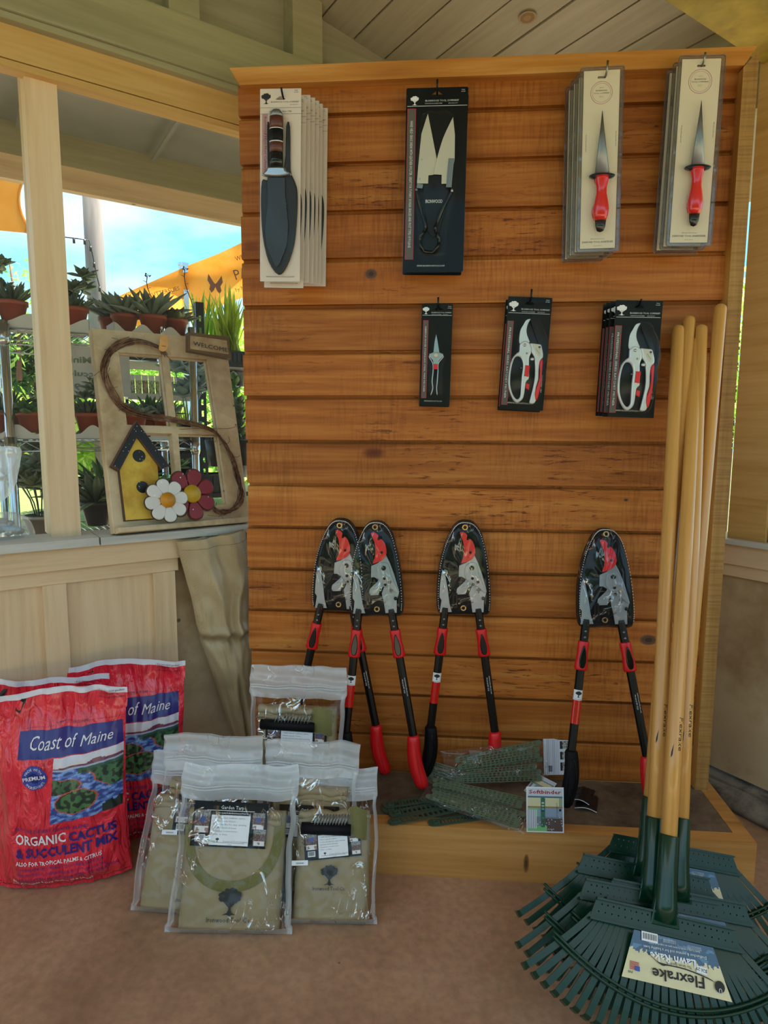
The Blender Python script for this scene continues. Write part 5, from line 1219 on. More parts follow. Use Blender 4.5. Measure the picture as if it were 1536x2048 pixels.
    for sx in (-1, 1):
        b.grid(lambda u, v: FS(sx*(.925+.075*u), v*.80, -1), 4, 60); b.grid(lambda u, v: FS(sx*(.925+.075*u), v*.80, 1), 4, 30)
    b.grid(lambda u, v: FS((2*u-1), v*.042, -1), 40, 2)
    b.build('bag_edges', 'pack_white', p)
    b = MB(); b.grid(lambda u, v: FS((2*u-1), .78+v*.22, -1)+V((0, -.004*math.sin(v*14+u*3)*math.sin(PI*v), 0)), 60, 20); b.grid(lambda u, v: FS((1-2*u), .78+v*.22, 1), 30, 8); hb_ = b.build('bag_header', 'pack_white', p)
    b = MB()
    for vz in (.845, .862): b.tube([FS(-.97+1.94*i/30, vz, -1)+V((0, -.0035, 0)) for i in range(31)], .0016, 6)
    b.build('zip_seal', 'pack_white', hb_)
    return p
tarp_pack((335, 1864), (578, 1868), (455, 1512), .335, 'front middle bagged khaki tarp, label high and curved strap above the tree emblem', 1, lab=(-.010, .635, -.03), logo=(.004, .115), price=(-.048, .535))
tarp_pack((580, 1846), (742, 1848), (660, 1524), .315, 'right-hand bagged khaki tarp with black handle tube showing above the label', 3, lab=(-.0, .52, .10), strap=False, roll=True, logo=(-.004, .245), wk=1.12, price=(-.070, .38))
tarp_pack((262, 1820), (470, 1836), (395, 1496), .335, 'left bagged khaki tarp, tucked behind the front middle package', 5, lab=(.035, .60, -.02), strap=False, logo=(.03, .12), price=(-.046, .49))
tarp_pack((.045, -.205, .131), (.285, -.205, .131), R(11), .352, 'highest bagged khaki tarp, leaning on the boards behind the other packages', 7, lab=(.004, .51, -.02), strap=False, roll=True, logo=(.0, .1))
tarp_pack((-.125, -.335, .002), (.112, -.335, .002), R(7), .36, 'bagged tarp hidden behind the left and middle packages, only its shiny top edge showing', 9, lab=(0, .5, 0), strap=False, logo=(0, .1))
tarp_pack((.118, -.325, .002), (.335, -.325, .002), R(7), .35, 'bagged tarp hidden behind the right-hand package, only its white top showing', 11, lab=(0, .5, 0), strap=False, logo=(0, .1))

# ================================================================ khaki hanging cloth
khaki('cloth_khaki', 'ae9672', 'c4ac86', 900, .5)
MATS['cloth_khaki'].node_tree.nodes['Principled BSDF'].inputs['Roughness'].default_value = .42
f = Fr(FL.w(-.18, -.03, .12), FL.ax, (0, 0, 1))
P = [(V(f.l(a, b)), V(f.l(c, d))) for (a, b), (c, d) in (((350, 1082), (487, 1056)), ((368, 1150), (498, 1140)), ((382, 1200), (502, 1205)), ((392, 1258), (504, 1262)), ((410, 1310), (503, 1320)), ((430, 1370), (502, 1380)), ((450, 1430), (503, 1440)), ((468, 1490), (503, 1500)))]
def row(v):
    x = v*(len(P)-1); i = min(int(x), len(P)-2); t = x-i
    return P[i][0]*(1-t)+P[i+1][0]*t, P[i][1]*(1-t)+P[i+1][1]*t
def khk(u, v):
    a, b = row(v); p = a*(1-u)+b*u
    rg = lambda x, c, s: math.exp(-((x-c)/s)**2)
    y = -.020-.030*math.sin(PI*min(1, max(0, u)))**.6
    y += -.012*rg(u, .30+.25*v, .07)*sst(.05, .3, v)*(1-.6*sst(.45, .55, v))
    y += .012*rg(u, .48+.10*math.sin(v*7), .12)*(1-sst(.5, .7, v))
    y += -.014*rg(u, .80-.18*sst(.1, .35, v), .06)*sst(.1, .3, v)*(1-sst(.42, .52, v))
    y += .012*rg(u, .88, .06)*sst(.2, .35, v)*(1-sst(.38, .5, v))
    y += -.010*rg(v, .44-.05*u, .025)+.008*rg(v, .48-.05*u, .03)
    y += .016*rg(u, .45+.1*v, .08)*sst(.6, .75, v)*(1-sst(.9, 1, v))
    y += .006*nrm(u*4, v*9, 3)+.003*nrm(u*11, v*14, 5)
    y = -.03+(y+.03)*1.55
    return V((p.x, y, p.y))
kc = thing('hanging_cloth', f, 'khaki coated cloth hanging from the sill between the wall and the board display', 'cloth')
mb = MB(); mb.grid(khk, 60, 110); mb.grid(lambda u, v: khk(1-u, v)*1+V((0, .034*math.sin(PI*u)+.006, 0)), 16, 40); mb.build('cloth_body', 'cloth_khaki', kc)
mb = MB(); mb.grid(lambda u, v: khk(1.0, v*.36)+V((.002+.010*u, .004+.010*u, .002)), 2, 20); mb.grid(lambda u, v: khk(1.0, v*.36)+V((.012+.008*u, .018, .004)), 1, 20); mb.build('side_hem', 'tarp_dark', kc)
mb = MB()
for i in range(52): q = khk(.03+.93*i/52, .035); mb.box((q.x-.0012, q.y-.0012, q.z-.0004), (q.x+.0012, q.y-.0006, q.z+.0004))
for i in range(46): q = khk(.90, .04+.40*i/46); mb.box((q.x-.0004, q.y-.0012, q.z-.0014), (q.x+.0004, q.y-.0006, q.z+.0014))
mb.build('stitching', 'tarp_dark', kc)
# ================================================================ strap bundles on the platform
plain('strap_green', '5c6a52', .5, var=.1); plain('strap_dark', '3a5040', .45, var=.08); plain('twig', '5e4034', .7, var=.2)
film('strap_film', white=.02, gloss=.03, rough=.04, bs=.8, bscale=24, crease=.6)
def lean_frame(bl, br, tm, z0, z1=None):
    A = at_z(*bl, z0); B = at_z(*br, z0 if z1 is None else z1); o = (A+B)/2; ax = (B-A).normalized(); r = ray(*tm)
    t = -((CAM-o).dot(ax))/r.dot(ax) if abs(r.dot(ax)) > .08 else (o-CAM).length/r.length
    P = CAM+r*t
    return Fr(o, B-A, P-o), (B-A).length, (P-o).length
def up_frame(bl, br, tm, z0, z1=None):
    """like lean_frame but for nearly frontal boards: leans straight back a little"""
    A = at_z(*bl, z0); B = at_z(*br, z0 if z1 is None else z1); o = (A+B)/2; ax = (B-A).normalized(); bk = V((-ax.y, ax.x, 0)).normalized()
    T = at_y(*tm, o.y+.02); h = T.z-o.z
    az = V((0, 0, h))+bk*.02; return Fr(o, ax, az), (B-A).length, az.length
def strap_mesh(b, L, wd, y0, x0=0, z0=0, rot=0, two=False, n=16, mi=0):
    c, s = math.cos(rot), math.sin(rot)
    loop = rrect(-L/2, -wd/2, L/2, wd/2, wd*.45, 4); hs = []
    for i in range(n):
        x = -L/2+wd*1.1+i*(L-wd*1.6)/n; sw = (L-wd*1.6)/n*.30
        if two:
            for zc in (-wd*.2, wd*.2): hs.append([(x-sw, zc-wd*.12), (x-sw, zc+wd*.12), (x+sw, zc+wd*.12), (x+sw, zc-wd*.12)])
        else: hs.append([(x-sw, -wd*.27), (x-sw, wd*.27), (x+sw, wd*.27), (x+sw, -wd*.27)])
    tr = lambda p: (x0+p[0]*c-p[1]*s, z0+p[0]*s+p[1]*c)
    b.shape([[tr(p) for p in loop]]+[[tr(p) for p in h_] for h_ in hs], y0, y0+.0022, 0, mi)
def lay_frame(a, b_, z): 
    A, B = at_z(*a, z), at_z(*b_, z); d = (B-A).normalized(); return Fr((A+B)/2, d, V((-d.y, d.x, 0))), (B-A).length
for i, (a, b_, z, lab) in enumerate([((776, 1647), (960, 1607), .1375, 'loose dark green slotted strap nearest the platform edge, rounded end at left'), ((778, 1630), (945, 1598), .1345, 'second loose green slotted strap from the platform edge'),
        ((765, 1622), (905, 1600), .1315, 'third loose green slotted strap from the platform edge'), ((766, 1612), (895, 1594), .1345, 'rearmost loose green slotted strap, near the red grip'), ((856, 1648), (985, 1630), .1315, 'loose green strap poking out right, below the plastic-bagged bundle')]):
    f, L = lay_frame(a, b_, z)
    st = thing('garden_strap', f, lab, 'garden strap', 'loose green tree straps')
    b = MB(); strap_mesh(b, L, .027, -.0022, n=15); b.build('strap_band', 'strap_dark', st)
    b = MB(); b.shape([rrect(-L/2+.012, -.0075, -L/2+.030, .0075, .003), rrect(-L/2+.016, -.004, -L/2+.024, .004, .001)[::-1]], -.0045, -.0022, .0005); b.build('strap_buckle', 'strap_dark', st)
def film_bag(b, corners, seed, amp=.006, th=.012, nu=40, nv=20, yoff=0):
    bl, br_, tr, tl = [V(c) for c in corners]
    def F(sd):
        def fn(u, v):
            p = (bl*(1-u)+br_*u)*(1-v)+(tl*(1-u)+tr*u)*v; e_ = min(1, 6*min(u, 1-u, v, 1-v))
            return V((p.x, yoff+sd*th*e_**.5+amp*e_*(nrm(u*7+seed, v*4, sd)+.5*nrm(u*17, v*9+seed, sd)), p.y))
        return fn
    b.grid(F(-1), nu, nv); b.grid(F(1), nu//2, nv//2)
def binder_pack(f, corners, spread, label, seed, ns=7):
    p = thing('strap_package', f, label, 'strap package', 'bagged bundles of green straps')
    cs = f.ls(corners); mx = [sum(c[i] for c in cs)/4 for i in (0, 1)]
    L = abs(cs[1][0]-cs[0][0])*.9; Hh = (abs(cs[3][1]-cs[0][1])+abs(cs[2][1]-cs[1][1]))/2
    a0 = math.atan2((cs[1][1]+cs[2][1]-cs[0][1]-cs[3][1])/2, (cs[1][0]+cs[2][0]-cs[0][0]-cs[3][0])/2)
    for i in range(ns):
        t = i/(ns-1)-.5
        b = MB(); strap_mesh(b, L*(.98-.05*(i % 3)), .0145, -.010+.0026*(i % 4)-.0008*i, mx[0]+.006*(i % 2), mx[1]+t*Hh*.74, a0+t*spread, two=True, n=18); b.build('green_strap', 'strap_green', p)
    b = MB(); film_bag(b, cs, seed); b.build('clear_bag', 'strap_film', p); return p
f, W, H = up_frame((905, 1580), (1105, 1556), (990, 1490), .135)
fA = Fr(f.o+V((0, -.03, 0)), f.ax, V((0, .12, 1)))
binder_pack(fA, [(905, 1578), (1100, 1552), (1088, 1480), (880, 1502)], .18, 'upper bagged bundle of green straps lying across the platform, pointing at the back card', 2)
f, L = lay_frame((862, 1598), (1052, 1648), .150); f = Fr(f.o, f.ax, f.az+V((0, 0, .35)))
binder_pack(f, [(838, 1600), (1052, 1670), (1064, 1600), (862, 1556)], .10, 'lower bagged bundle of green straps slanting down to the front card', 5)
f, L = lay_frame((845, 1560), (915, 1575), .137); f = Fr(f.o, f.ax, f.az*.5+V((0, 0, 1)))
binder_pack(f, [(846, 1562), (925, 1590), (930, 1545), (850, 1514)], .1, 'small bagged bundle of straps at the rear left, between the grip and the upper bundle', 8, 4)
def binder_art(u, v):
    if v > .80: return 'c9ced6' if v > .82 else '5d7a86'
    if v > .78: return '557580'
    if v > .58: return 'd8cfa4' if u < .9 else '9aa88c'
    if v > .53: return 'a5825c'
    n = nrm(u*30, v*30, 2)
    if u < .26 and .05 < v < .50: return 'e4e6ea' if (int(u*60) % 3) else '8d9098'
    if v > .34: return '8fa0b4' if u > .3 else '7ec08a'
    if v < .12 and u < .55: return '7fc07c'
    return 'd8d8d8' if n > .45 else ('5d4f4a' if v < .30 and u > .4 else '7d8794')
def back_art(u, v):
    if .03 < u < .97 and .03 < v < .97 and (u < .05 or u > .95 or v < .05 or v > .95): return '4a4a60'
    if u > .58 and (.10 < v < .34 or .42 < v < .64 or .72 < v < .94): return '1f1f24' if u < .66 else ('c8b8b4' if nrm(u*20, v*20, 1) > 0 else '5a6a64')
    if .10 < u < .52 and int(u*70) % 2: return 'b8bac8'
    return 'dfe0ea'
f, W, H = up_frame((1053, 1664), (1128, 1666), (1085, 1574), .1315)
bc = thing('binder_card', f, 'upright white-edged card with red title and green strap picture, leaning on the black grip', 'packaging card')
b = MB(); b.shape([[(-W/2, 0), (W/2, 0), (W/2, H), (-W/2, H)]], 0, .0008); b.build('card_board', 'paper_white', bc)
b = MB(); q = .003; b.paint([(-W/2+q, q), (W/2-q, q), (W/2-q, H-q), (-W/2+q, H-q)], 40, 50, binder_art, -.0004); b.build('card_picture', 'print', bc)
b = MB(); b.text('Softbinder', 0, H*.855, .0088, -.0008, w=W*.86, bold=.02); b.build('title_lettering', 'ink_red', bc)
b = MB(); a = -W*.06
for z0_, z1_ in ((.46, .80), (.12, .52)): b.shape([rrect(a-.005, H*z0_, a+.005, H*z1_-.003, .003)]+[[(a-.003, H*z0_+.004+i*.007), (a-.003, H*z0_+.008+i*.007), (a+.003, H*z0_+.008+i*.007), (a+.003, H*z0_+.004+i*.007)] for i in range(3)], -.0012, -.0006)
b.build('pictured_strap', plain('strap_print', '35705a', .5, var=0), bc)
b = MB(); b.poly(circ(W*.40, H*.50, .0028, 12), -.001); b.text('LIGHTLY', W*.30, H*.5, .003, -.0009, rot=-PI/2, w=H*.3); b.build('punch_mark', 'ink_black', bc)
f, W, H = up_frame((1092, 1562), (1150, 1561), (1118, 1488), .15); f = Fr(f.o+V((0, .03, 0)), f.ax, f.az)
bc = thing('binder_card', f, 'white instruction card standing behind the black grip, three small pictures along its right edge', 'packaging card')
b = MB(); b.shape([[(-W/2, 0), (W/2, 0), (W/2, H), (-W/2, H)]], 0, .0008); b.build('card_board', 'paper_white', bc)
b = MB(); b.paint([(-W/2+.001, .001), (W/2-.001, .001), (W/2-.001, H-.001), (-W/2+.001, H-.001)], 50, 50, back_art, -.0004); b.build('card_picture', 'print', bc)
b = MB()
for i in range(9): b.poly([(-W*.34+i*.0012, H*.09), (-W*.34+i*.0012+.0006, H*.09), (-W*.34+i*.0012+.0006, H*.26), (-W*.34+i*.0012, H*.26)], -.0009)
b.build('barcode', 'ink_black', bc)
f, L = lay_frame((1062, 1566), (1098, 1585), .142); f = Fr(f.o, f.ax, f.az+V((0, 0, .5)))
bc = thing('binder_card', f, 'pale green pictured card lying between the bundles, behind the titled card', 'packaging card')
b = MB(); b.paint([(-.03, -.028), (.03, -.028), (.03, .032), (-.03, .032)], 24, 24, binder_art, -.001); b.shape([[(-.031, -.029), (.031, -.029), (.031, .033), (-.031, .033)]], -.0006, .0004); b.build('card_board', 'print', bc)
for i, (a, b_, z, lab) in enumerate((((1150, 1612), (1194, 1621), .1315, 'white-edged folded wrapper lowest, right of the black grip'), ((1145, 1596), (1180, 1606), .138, 'white-edged folded wrapper above the lowest, right of the black grip'))):
    f, L = lay_frame(a, b_, z)
    wp = thing('plastic_wrapper', f, lab, 'wrapper'); b = MB(); b.grid(lambda u, v: V((L*(u-.5), -.006*math.sin(PI*u)-.004*nrm(u*5, v*5, i), .07*v-.01)), 12, 8)
    b.build('wrapper_sheet', 'leather_dark', wp); b = MB(); b.tube([(L*(k/8-.5), -.001-.006*math.sin(PI*k/8), -.011) for k in range(9)], .0011, 5); b.build('white_edge', 'paper_white', wp)

# ================================================================ decorative window frame on the sill
wood('art_cream', ('bca480', 'd2ba98', 'dcc6a6'), (30, 30, 30), spots=16, bs=.15, dirt=('c0ae94', 5))
wood('art_yellow', ('c89c34', 'ddb648', 'e4c058'), (14, 14, 14), spots=10, bs=.1, dirt=('c8b080', 10))
def speck(name, base, sc=120):
    m, t, b, o = nodes(name); g = N(t, 'ShaderNodeTexCoord').outputs['Object']
    vo = N(t, 'ShaderNodeTexVoronoi', {0: g, 'Scale': sc}); c = rampn(t, vo.outputs['Distance'], [(.10, srgb('e8e8e8')), (.14, srgb(base))])
    t.links.new(c, b.inputs['Base Color']); b.inputs['Roughness'].default_value = .45; MATS[name] = m
speck('black_speck', '16161c'); speck('red_speck', '84222c', 70); speck('white_paint', 'dcd6d0', 40)
plain('dark_edge', '4a3424', .6)  # dark brown rim around the petals and the birdhouse
plain('daisy_orange', 'd08a18', .5, var=.25); plain('daisy_yellow', 'c89c20', .5, var=.25)
CRW = (140, 660, 4.2667)
f, W, H = lean_frame((223, 1069), (494, 1042), (314, 672), SILL+.001)
A = f
def TW(p, off=0): return f.ls(p, off, CRW)
wa = thing('window_frame_decoration', f, 'old cream four-pane window frame with birdhouse, flowers and twig garland on the sill', 'wall decoration')
b = MB(); b.shape([TW([(165, 2), (1308, 97), (1330, 272), (1508, 1600), (1500, 1645), (355, 1745)]), TW([(398, 207), (470, 822), (838, 832), (768, 232)]), TW([(822, 238), (890, 835), (1240, 850), (1150, 265)]), TW([(480, 890), (530, 1560), (905, 1540), (848, 897)]), TW([(905, 900), (952, 1530), (1318, 1490), (1238, 905)])], -.018, .012, .002)
fr_ = b.build('sash_frame', 'art_cream', wa)
b = MB()
for lp_ in ([(398, 207), (470, 822), (838, 832), (768, 232)], [(822, 238), (890, 835), (1240, 850), (1150, 265)], [(905, 900), (952, 1530), (1318, 1490), (1238, 905)]):
    q = TW(lp_); cx = sum(p[0] for p in q)/4; cz = sum(p[1] for p in q)/4; b.shape([q, [(cx+(p[0]-cx)*.955, cz+(p[1]-cz)*.975) for p in q][::-1]], -.008, .006, .001)
b.build('pane_bead', 'art_cream', fr_)
b = MB(); q = TW([(400, 1690), (1512, 1598), (1512, 1645), (400, 1738)], -.03); b.shape([q], -.045, -.012, .003); b.build('ledge', 'art_cream', wa)
b = MB(); b.shape([TW([(385, 1205), (530, 940), (705, 1150), (738, 1618), (438, 1640)])], -.034, -.018, .001); bh = b.build('birdhouse', 'art_yellow', wa)
b = MB(); b.shape([TW([(382, 1202), (530, 935), (708, 1148), (741, 1622), (434, 1644)])], -.0335, -.0185, 0); b.build('birdhouse_edge', 'dark_edge', bh)
b = MB()
for c_, r in (((550, 1098), 53), ((578, 1360), 50)): a = TW([c_])[0]; rr_ = abs(TW([(c_[0]+r, c_[1])])[0][0]-a[0]); b = MB(); b.shape([circ(a[0], a[1], rr_, 24)], -.0362, -.0335, .0005); b.build('entrance_hole', 'black_speck', bh)
b = MB(); b.shape([TW([(520, 815), (790, 1183), (735, 1210), (527, 935), (378, 1217), (320, 1182)])], -.044, -.020, .001); rf_ = b.build('birdhouse_roof', 'black_speck', bh)
b = MB(); b.shape([TW([(520, 808), (797, 1184), (734, 1216), (527, 943), (380, 1223), (312, 1184)])], -.0425, -.0195, 0); b.build('roof_edge', 'twig', rf_)
def flower(name, cx, cy, R0, np_, mat, cmat, y, ph):
    c0 = TW([(cx, cy)])[0]; k = abs(TW([(cx+100, cy)])[0][0]-c0[0])/100; fb = None
    b = MB()
    b.lathe([(0, -.006), (R0*.35*k, -.004), (R0*.36*k, .004), (0, .005)], 20, 0, M4.Translation((c0[0], y-.008, c0[1])), axis='y'); fb = b.build(name, cmat, wa)
    for i in range(np_):
        a = ph+2*PI*i/np_; rr_ = R0*k
        lp_ = [(.30, -.10), (.60, -.27), (.85, -.29), (1.0, -.17), (1.04, 0), (1.0, .17), (.85, .29), (.60, .27), (.30, .10)]
        pts = crom([(c0[0]+rr_*(q[0]*math.cos(a)-q[1]*math.sin(a)), c0[1]+rr_*(q[0]*math.sin(a)+q[1]*math.cos(a))) for q in lp_], 3)
        b = MB(); b.shape([pts], y-.004-.001*(i % 2), y+.002, .0025, sm=True); pe_ = b.build('petal', mat, fb)
        mx = sum(p[0] for p in pts)/len(pts); mz = sum(p[1] for p in pts)/len(pts)
        b = MB(); b.shape([[(mx+(p[0]-mx)*1.13, mz+(p[1]-mz)*1.13) for p in pts]], y+.0005, y+.003, 0); b.build('petal_edge', 'dark_edge', pe_)
flower('red_flower', 966, 1428, 198, 7, 'red_speck', 'daisy_yellow', -.050, .35)
flower('white_flower', 748, 1487, 172, 8, 'white_paint', 'daisy_orange', -.062, .1)
b = MB(); b.shape([TW([(968, 55), (1305, 92), (1330, 272), (968, 205)])], -.032, -.018, .001); ws = b.build('welcome_sign', 'art_cream', wa)
b = MB(); b.shape([TW([(965, 52), (1308, 89), (1333, 275), (965, 208)]), TW([(985, 80), (985, 195), (1315, 240), (1298, 120)])], -.0335, -.0175, 0); b.build('sign_border', plain('sign_edge', '6a5434', .6), ws)
b = MB(); a, c_ = TW([(1010, 165), (1300, 222)]); b.text('WELCOME', a[0], a[1], .0135, -.0345, w=math.hypot(c_[0]-a[0], c_[1]-a[1]), al='L', rot=math.atan2(c_[1]-a[1], c_[0]-a[0])); b.build('sign_lettering', 'ink_black', ws)
vine = [(820, 215), (770, 155), (650, 108), (530, 92), (420, 122), (335, 185), (295, 270), (288, 370), (322, 490), (400, 600), (480, 670), (620, 725), (830, 762), (1000, 785), (1130, 818), (1250, 880), (1330, 980), (1380, 1080), (1410, 1180), (1440, 1290), (1460, 1400), (1440, 1490), (1370, 1548), (1290, 1550), (1210, 1510), (1165, 1468)]
rd = random.Random(9); vp = TW(vine, -.03)
b = MB()
for k_ in range(30):
    ph = rd.uniform(0, 6.28); am = rd.uniform(.001, .0105); i0 = rd.choice([0, 0, 0, 1, 3, 12]); i1 = len(vp)-rd.choice([0, 0, 0, 2, 6, 13])
    pts = [(x+am*math.cos(i*.6+ph)+rd.uniform(-.0025, .0025), -.030+am*math.sin(i*1.1+ph), z+am*math.sin(i*.6+ph)+rd.uniform(-.002, .002)) for i, (x, z) in enumerate(vp)][i0:i1]
    if len(pts) > 3: b.tube(crom(pts, 3, False), rd.uniform(.0008, .0015), 5)
for k_ in range(46):
    x, z = rd.choice(vp); a = rd.uniform(0, 6.28); l_ = rd.uniform(.008, .03); b.tube([(x, -.032, z), (x+l_*.5*math.cos(a), -.040, z+l_*.5*math.sin(a)), (x+l_*math.cos(a+.4), -.036, z+l_*math.sin(a+.4))], .0007, 4)
gl_ = TW([(900, 870), (1150, 860), (1300, 865), (1400, 838)]); b.tube([(x, -.03, z) for x, z in crom(gl_, 3, False)], .0006, 4)
gl_ = TW([(1130, 1595), (1250, 1600), (1330, 1560), (1360, 1480)]); b.tube([(x, -.03, z) for x, z in crom(gl_, 3, False)], .0006, 4)
wood('twig_vine', ('2e1c14', '6e4c3a', 'a8846a'), (70, 70, 70), bs=.5, rough=.8)
b.build('twig_garland', 'twig_vine', wa)
b = MB(); b.shape([crom(TW([(715, 110), (745, 92), (778, 110), (780, 190), (762, 222), (735, 230), (705, 212), (712, 160)]), 3)], -.046, -.0445, .0005); tg_ = b.build('paper_tag', plain('tag_paper', 'cf9a5c', .5, var=.3), wa)
b = MB(); q = TW([(735, 98), (722, 60), (732, 30), (742, 60), (742, 98)]); b.tube([(x, -.043, z) for x, z in q], .0006, 5); b.tube([(q[2][0], -.043, q[2][1]-.002), (q[2][0], -.043, q[2][1]+.003)], .003, 8); b.build('tag_string', 'paper_white', tg_)
b = MB(); q = TW([(716, 188), (775, 182)]); b.text('PRIMITIVE', (q[0][0]+q[1][0])/2, q[0][1], .003, -.047, w=.012); b.build('tag_lettering', 'ink_black', tg_)

# ================================================================ plastic bag of pebbles on the sill
q0 = at_z(22, 1076, SILL); f = Fr(q0, FL.ax, (0, 0, 1))
film('milky_film', white=.22, gloss=.08, rough=.08, bs=.8, bscale=20); film('milky_neck', white=.6, gloss=.05, rough=.15, bs=.8, bscale=20)
pb = thing('pebble_bag', f, 'crumpled clear plastic bag of grey pebbles lying on the sill at the left edge', 'plastic bag')
b = MB(); rd = random.Random(4)
for i in range(46):
    a = rd.uniform(0, 6.28); r_ = rd.uniform(0, 1)**.5; x = -.03+.055*r_*math.cos(a); y = .01+.03*r_*math.sin(a); z = .012+.035*(1-r_*r_)*rd.uniform(.3, 1)
    s_ = rd.uniform(.008, .014); b.lathe([(0, -s_*.6), (s_*.7, -s_*.4), (s_, 0), (s_*.7, s_*.4), (0, s_*.6)], 8, 0, M4.Translation((x, y, z)) @ M4.Rotation(rd.uniform(-.5, .5), 4, 'X'))
o = b.build('pebbles', plain('pebble_grey', '8f8e8c', .7, var=.25), pb); o['kind'] = 'stuff'
b = MB(); b.grid(lambda u, v: V((-.030+.085*math.cos(2*PI*u)*(math.cos(v*PI/2)**.55)+.006*nrm(u*8, v*4, 1), .008+.042*math.sin(2*PI*u)*(math.cos(v*PI/2)**.55)+.006*nrm(u*8, v*4, 7), .001+.064*math.sin(v*PI/2)+.004*nrm(u*5, v*9, 3)*v)), 36, 14); b.build('bag_bottom', 'milky_film', pb)
P = [f.l(a, c_, .0) for a, c_ in ((-20, 905), (38, 895), (40, 925), (28, 975), (2, 1003), (-20, 1000))]
b = MB(); c_ = V((sum(p[0] for p in P)/6, sum(p[1] for p in P)/6))
lo = crom(P, 5)
vs = [V((c_.x+(p[0]-c_.x)*k_, -.004-.014*(1-k_)+.006*nrm(p[0]*30, p[1]*30, k_*3), c_.y+(p[1]-c_.y)*k_)) for k_ in (1, .8, .6, .4, .2, .02) for p in lo]; n = len(lo)
b.add(vs, [(l*n+i, l*n+(i+1) % n, (l+1)*n+(i+1) % n, (l+1)*n+i) for l in range(5) for i in range(n)], 0, True)
b.build('bag_neck', 'milky_neck', pb)
# ================================================================ outside the opening: plant racks
plain('chrome', 'c8ccce', .18, metal=1, var=0); plain('tray_white', 'cfcac0', .7, var=.06); plain('pot_terra', '9a4630', .5, var=.1); plain('pot_black', '222428', .4, var=0)
plain('slot_steel', '23272c', .45, metal=.3, var=0); plain('tray_black', '1d2125', .35, var=0); plain('soil', '3a2e26', .95, var=.2); plain('tin', 'a09c94', .35, metal=.8, var=0)
leafm('succ_dark', '4a5a46', '6c7c5c', .35, .08); leafm('succ_grey', '6a7a68', '93a08c', .45, .1); leafm('succ_olive', '55603a', '7a8050', .4, .12); leafm('succ_green', '3f6a34', '6c9a4a', .4, .2)
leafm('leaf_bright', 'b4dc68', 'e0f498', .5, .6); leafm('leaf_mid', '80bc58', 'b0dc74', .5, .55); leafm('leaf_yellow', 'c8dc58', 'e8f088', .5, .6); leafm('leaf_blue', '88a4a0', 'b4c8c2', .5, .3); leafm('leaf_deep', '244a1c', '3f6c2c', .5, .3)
def SP(px, py, w): s, z = FL.l(px, py, w); return s, z
def leaf(b, p, d, L, wd, curl=.3, th=.18, n=5, mi=0):
    """fleshy tapered leaf growing from p along d, curling down by curl"""
    d = V(d).normalized(); sd = d.cross(V((0, 0, 1)))
    if sd.length < .05: sd = V((1, 0, 0))
    sd.normalize(); vs = []; q = V(p); dd = d.copy(); rings = []
    for i in range(n+1):
        t = i/n; ww = wd*(.55+.9*t if t < .5 else 1.0*(1-((t-.5)/.5)**1.8))+1e-4
        upv = sd.cross(dd).normalized(); rings.append((q.copy(), ww, upv)); q = q+dd*(L/n); dd = (dd+V((0, 0, -curl/n))).normalized()
    for q, ww, u_ in rings: vs += [q-sd*ww, q-u_*ww*th, q+sd*ww, q+u_*ww*th*2]
    fs = [(a*4+c, a*4+(c+1) % 4, (a+1)*4+(c+1) % 4, (a+1)*4+c) for a in range(n) for c in range(4)]
    b.add(vs, fs, mi, True)
def rosette(b, c, R_, n, L, wd, tilt0=.25, tilt1=1.2, curl=.3, seed=0, th=.18):
    rd = random.Random(seed)
    for i in range(n):
        t = i/n; a = i*2.39996+rd.uniform(-.2, .2); el = tilt1-(tilt1-tilt0)*t+rd.uniform(-.12, .12)
        l_ = L*(.65+.5*t)*rd.uniform(.85, 1.1)
        leaf(b, (c[0]+R_*t*math.cos(a)*.4, c[1]+R_*t*math.sin(a)*.4, c[2]), (math.cos(a)*math.cos(el), math.sin(a)*math.cos(el), math.sin(el)), l_, wd*rd.uniform(.85, 1.15), curl, th)
def round_pot(b, r, h, mi=0): b.lathe([(r*.62, 0), (r*.66, .002), (r*.93, h*.80), (r*1.02, h*.80), (r*1.03, h), (r*.95, h), (r*.90, h*.86), (0, h*.86)], 24, mi)
cnt = [0]
def plant(kind, s, w, z, label, r=.042, h=.062, pot='pot_terra', leafmat='succ_dark', sc=1.0, seed=None, group='potted succulents on the wire rack'):
    cnt[0] += 1; sd = seed or cnt[0]
    if pot == 'pot_terra': z += .020
    p = thing('potted_succulent', Fr(FL.w(s, w, z), FL.ax, (0, 0, 1)), label, 'potted plant', group)
    b = MB(); round_pot(b, r, h); b.build('pot', pot, p)
    b = MB(); b.lathe([(0, h*.87), (r*.9, h*.87)], 14); b.build('soil', 'soil', p)
    b = MB(); c = (0, 0, h*.90); sc *= 1.35; r *= 1.0
    if kind == 'spiky': rosette(b, c, r, 34, .055*sc, .0052*sc, .35, 1.35, -.1, sd, .5)
    elif kind == 'striped': rosette(b, c, r, 26, .078*sc, .0085*sc, .3, 1.2, .25, sd, .3)
    elif kind == 'broad':
        rosette(b, c, r, 30, .05*sc, .012*sc, .05, 1.1, -.2, sd, .25)
    elif kind == 'long': rosette(b, c, r*1.2, 30, .10*sc, .0085*sc, .1, 1.25, .35, sd, .22)
    elif kind == 'leggy':
        rd = random.Random(sd)
        for k in range(6):
            a = rd.uniform(0, 6.28); x, y = math.cos(a)*r*.5, math.sin(a)*r*.5; hh = rd.uniform(.03, .075)*sc; t_ = (x*2.2, y*2.2, h*.86+hh)
            b.tube([(x*.4, y*.4, h*.8), (x, y, h*.86+hh*.5), t_], .0022, 5); rosette(b, t_, .006, 12, .030*sc, .0075*sc, -.1, 1.2, .1, sd+k, .25)
    b.build('foliage', leafmat, p); return p
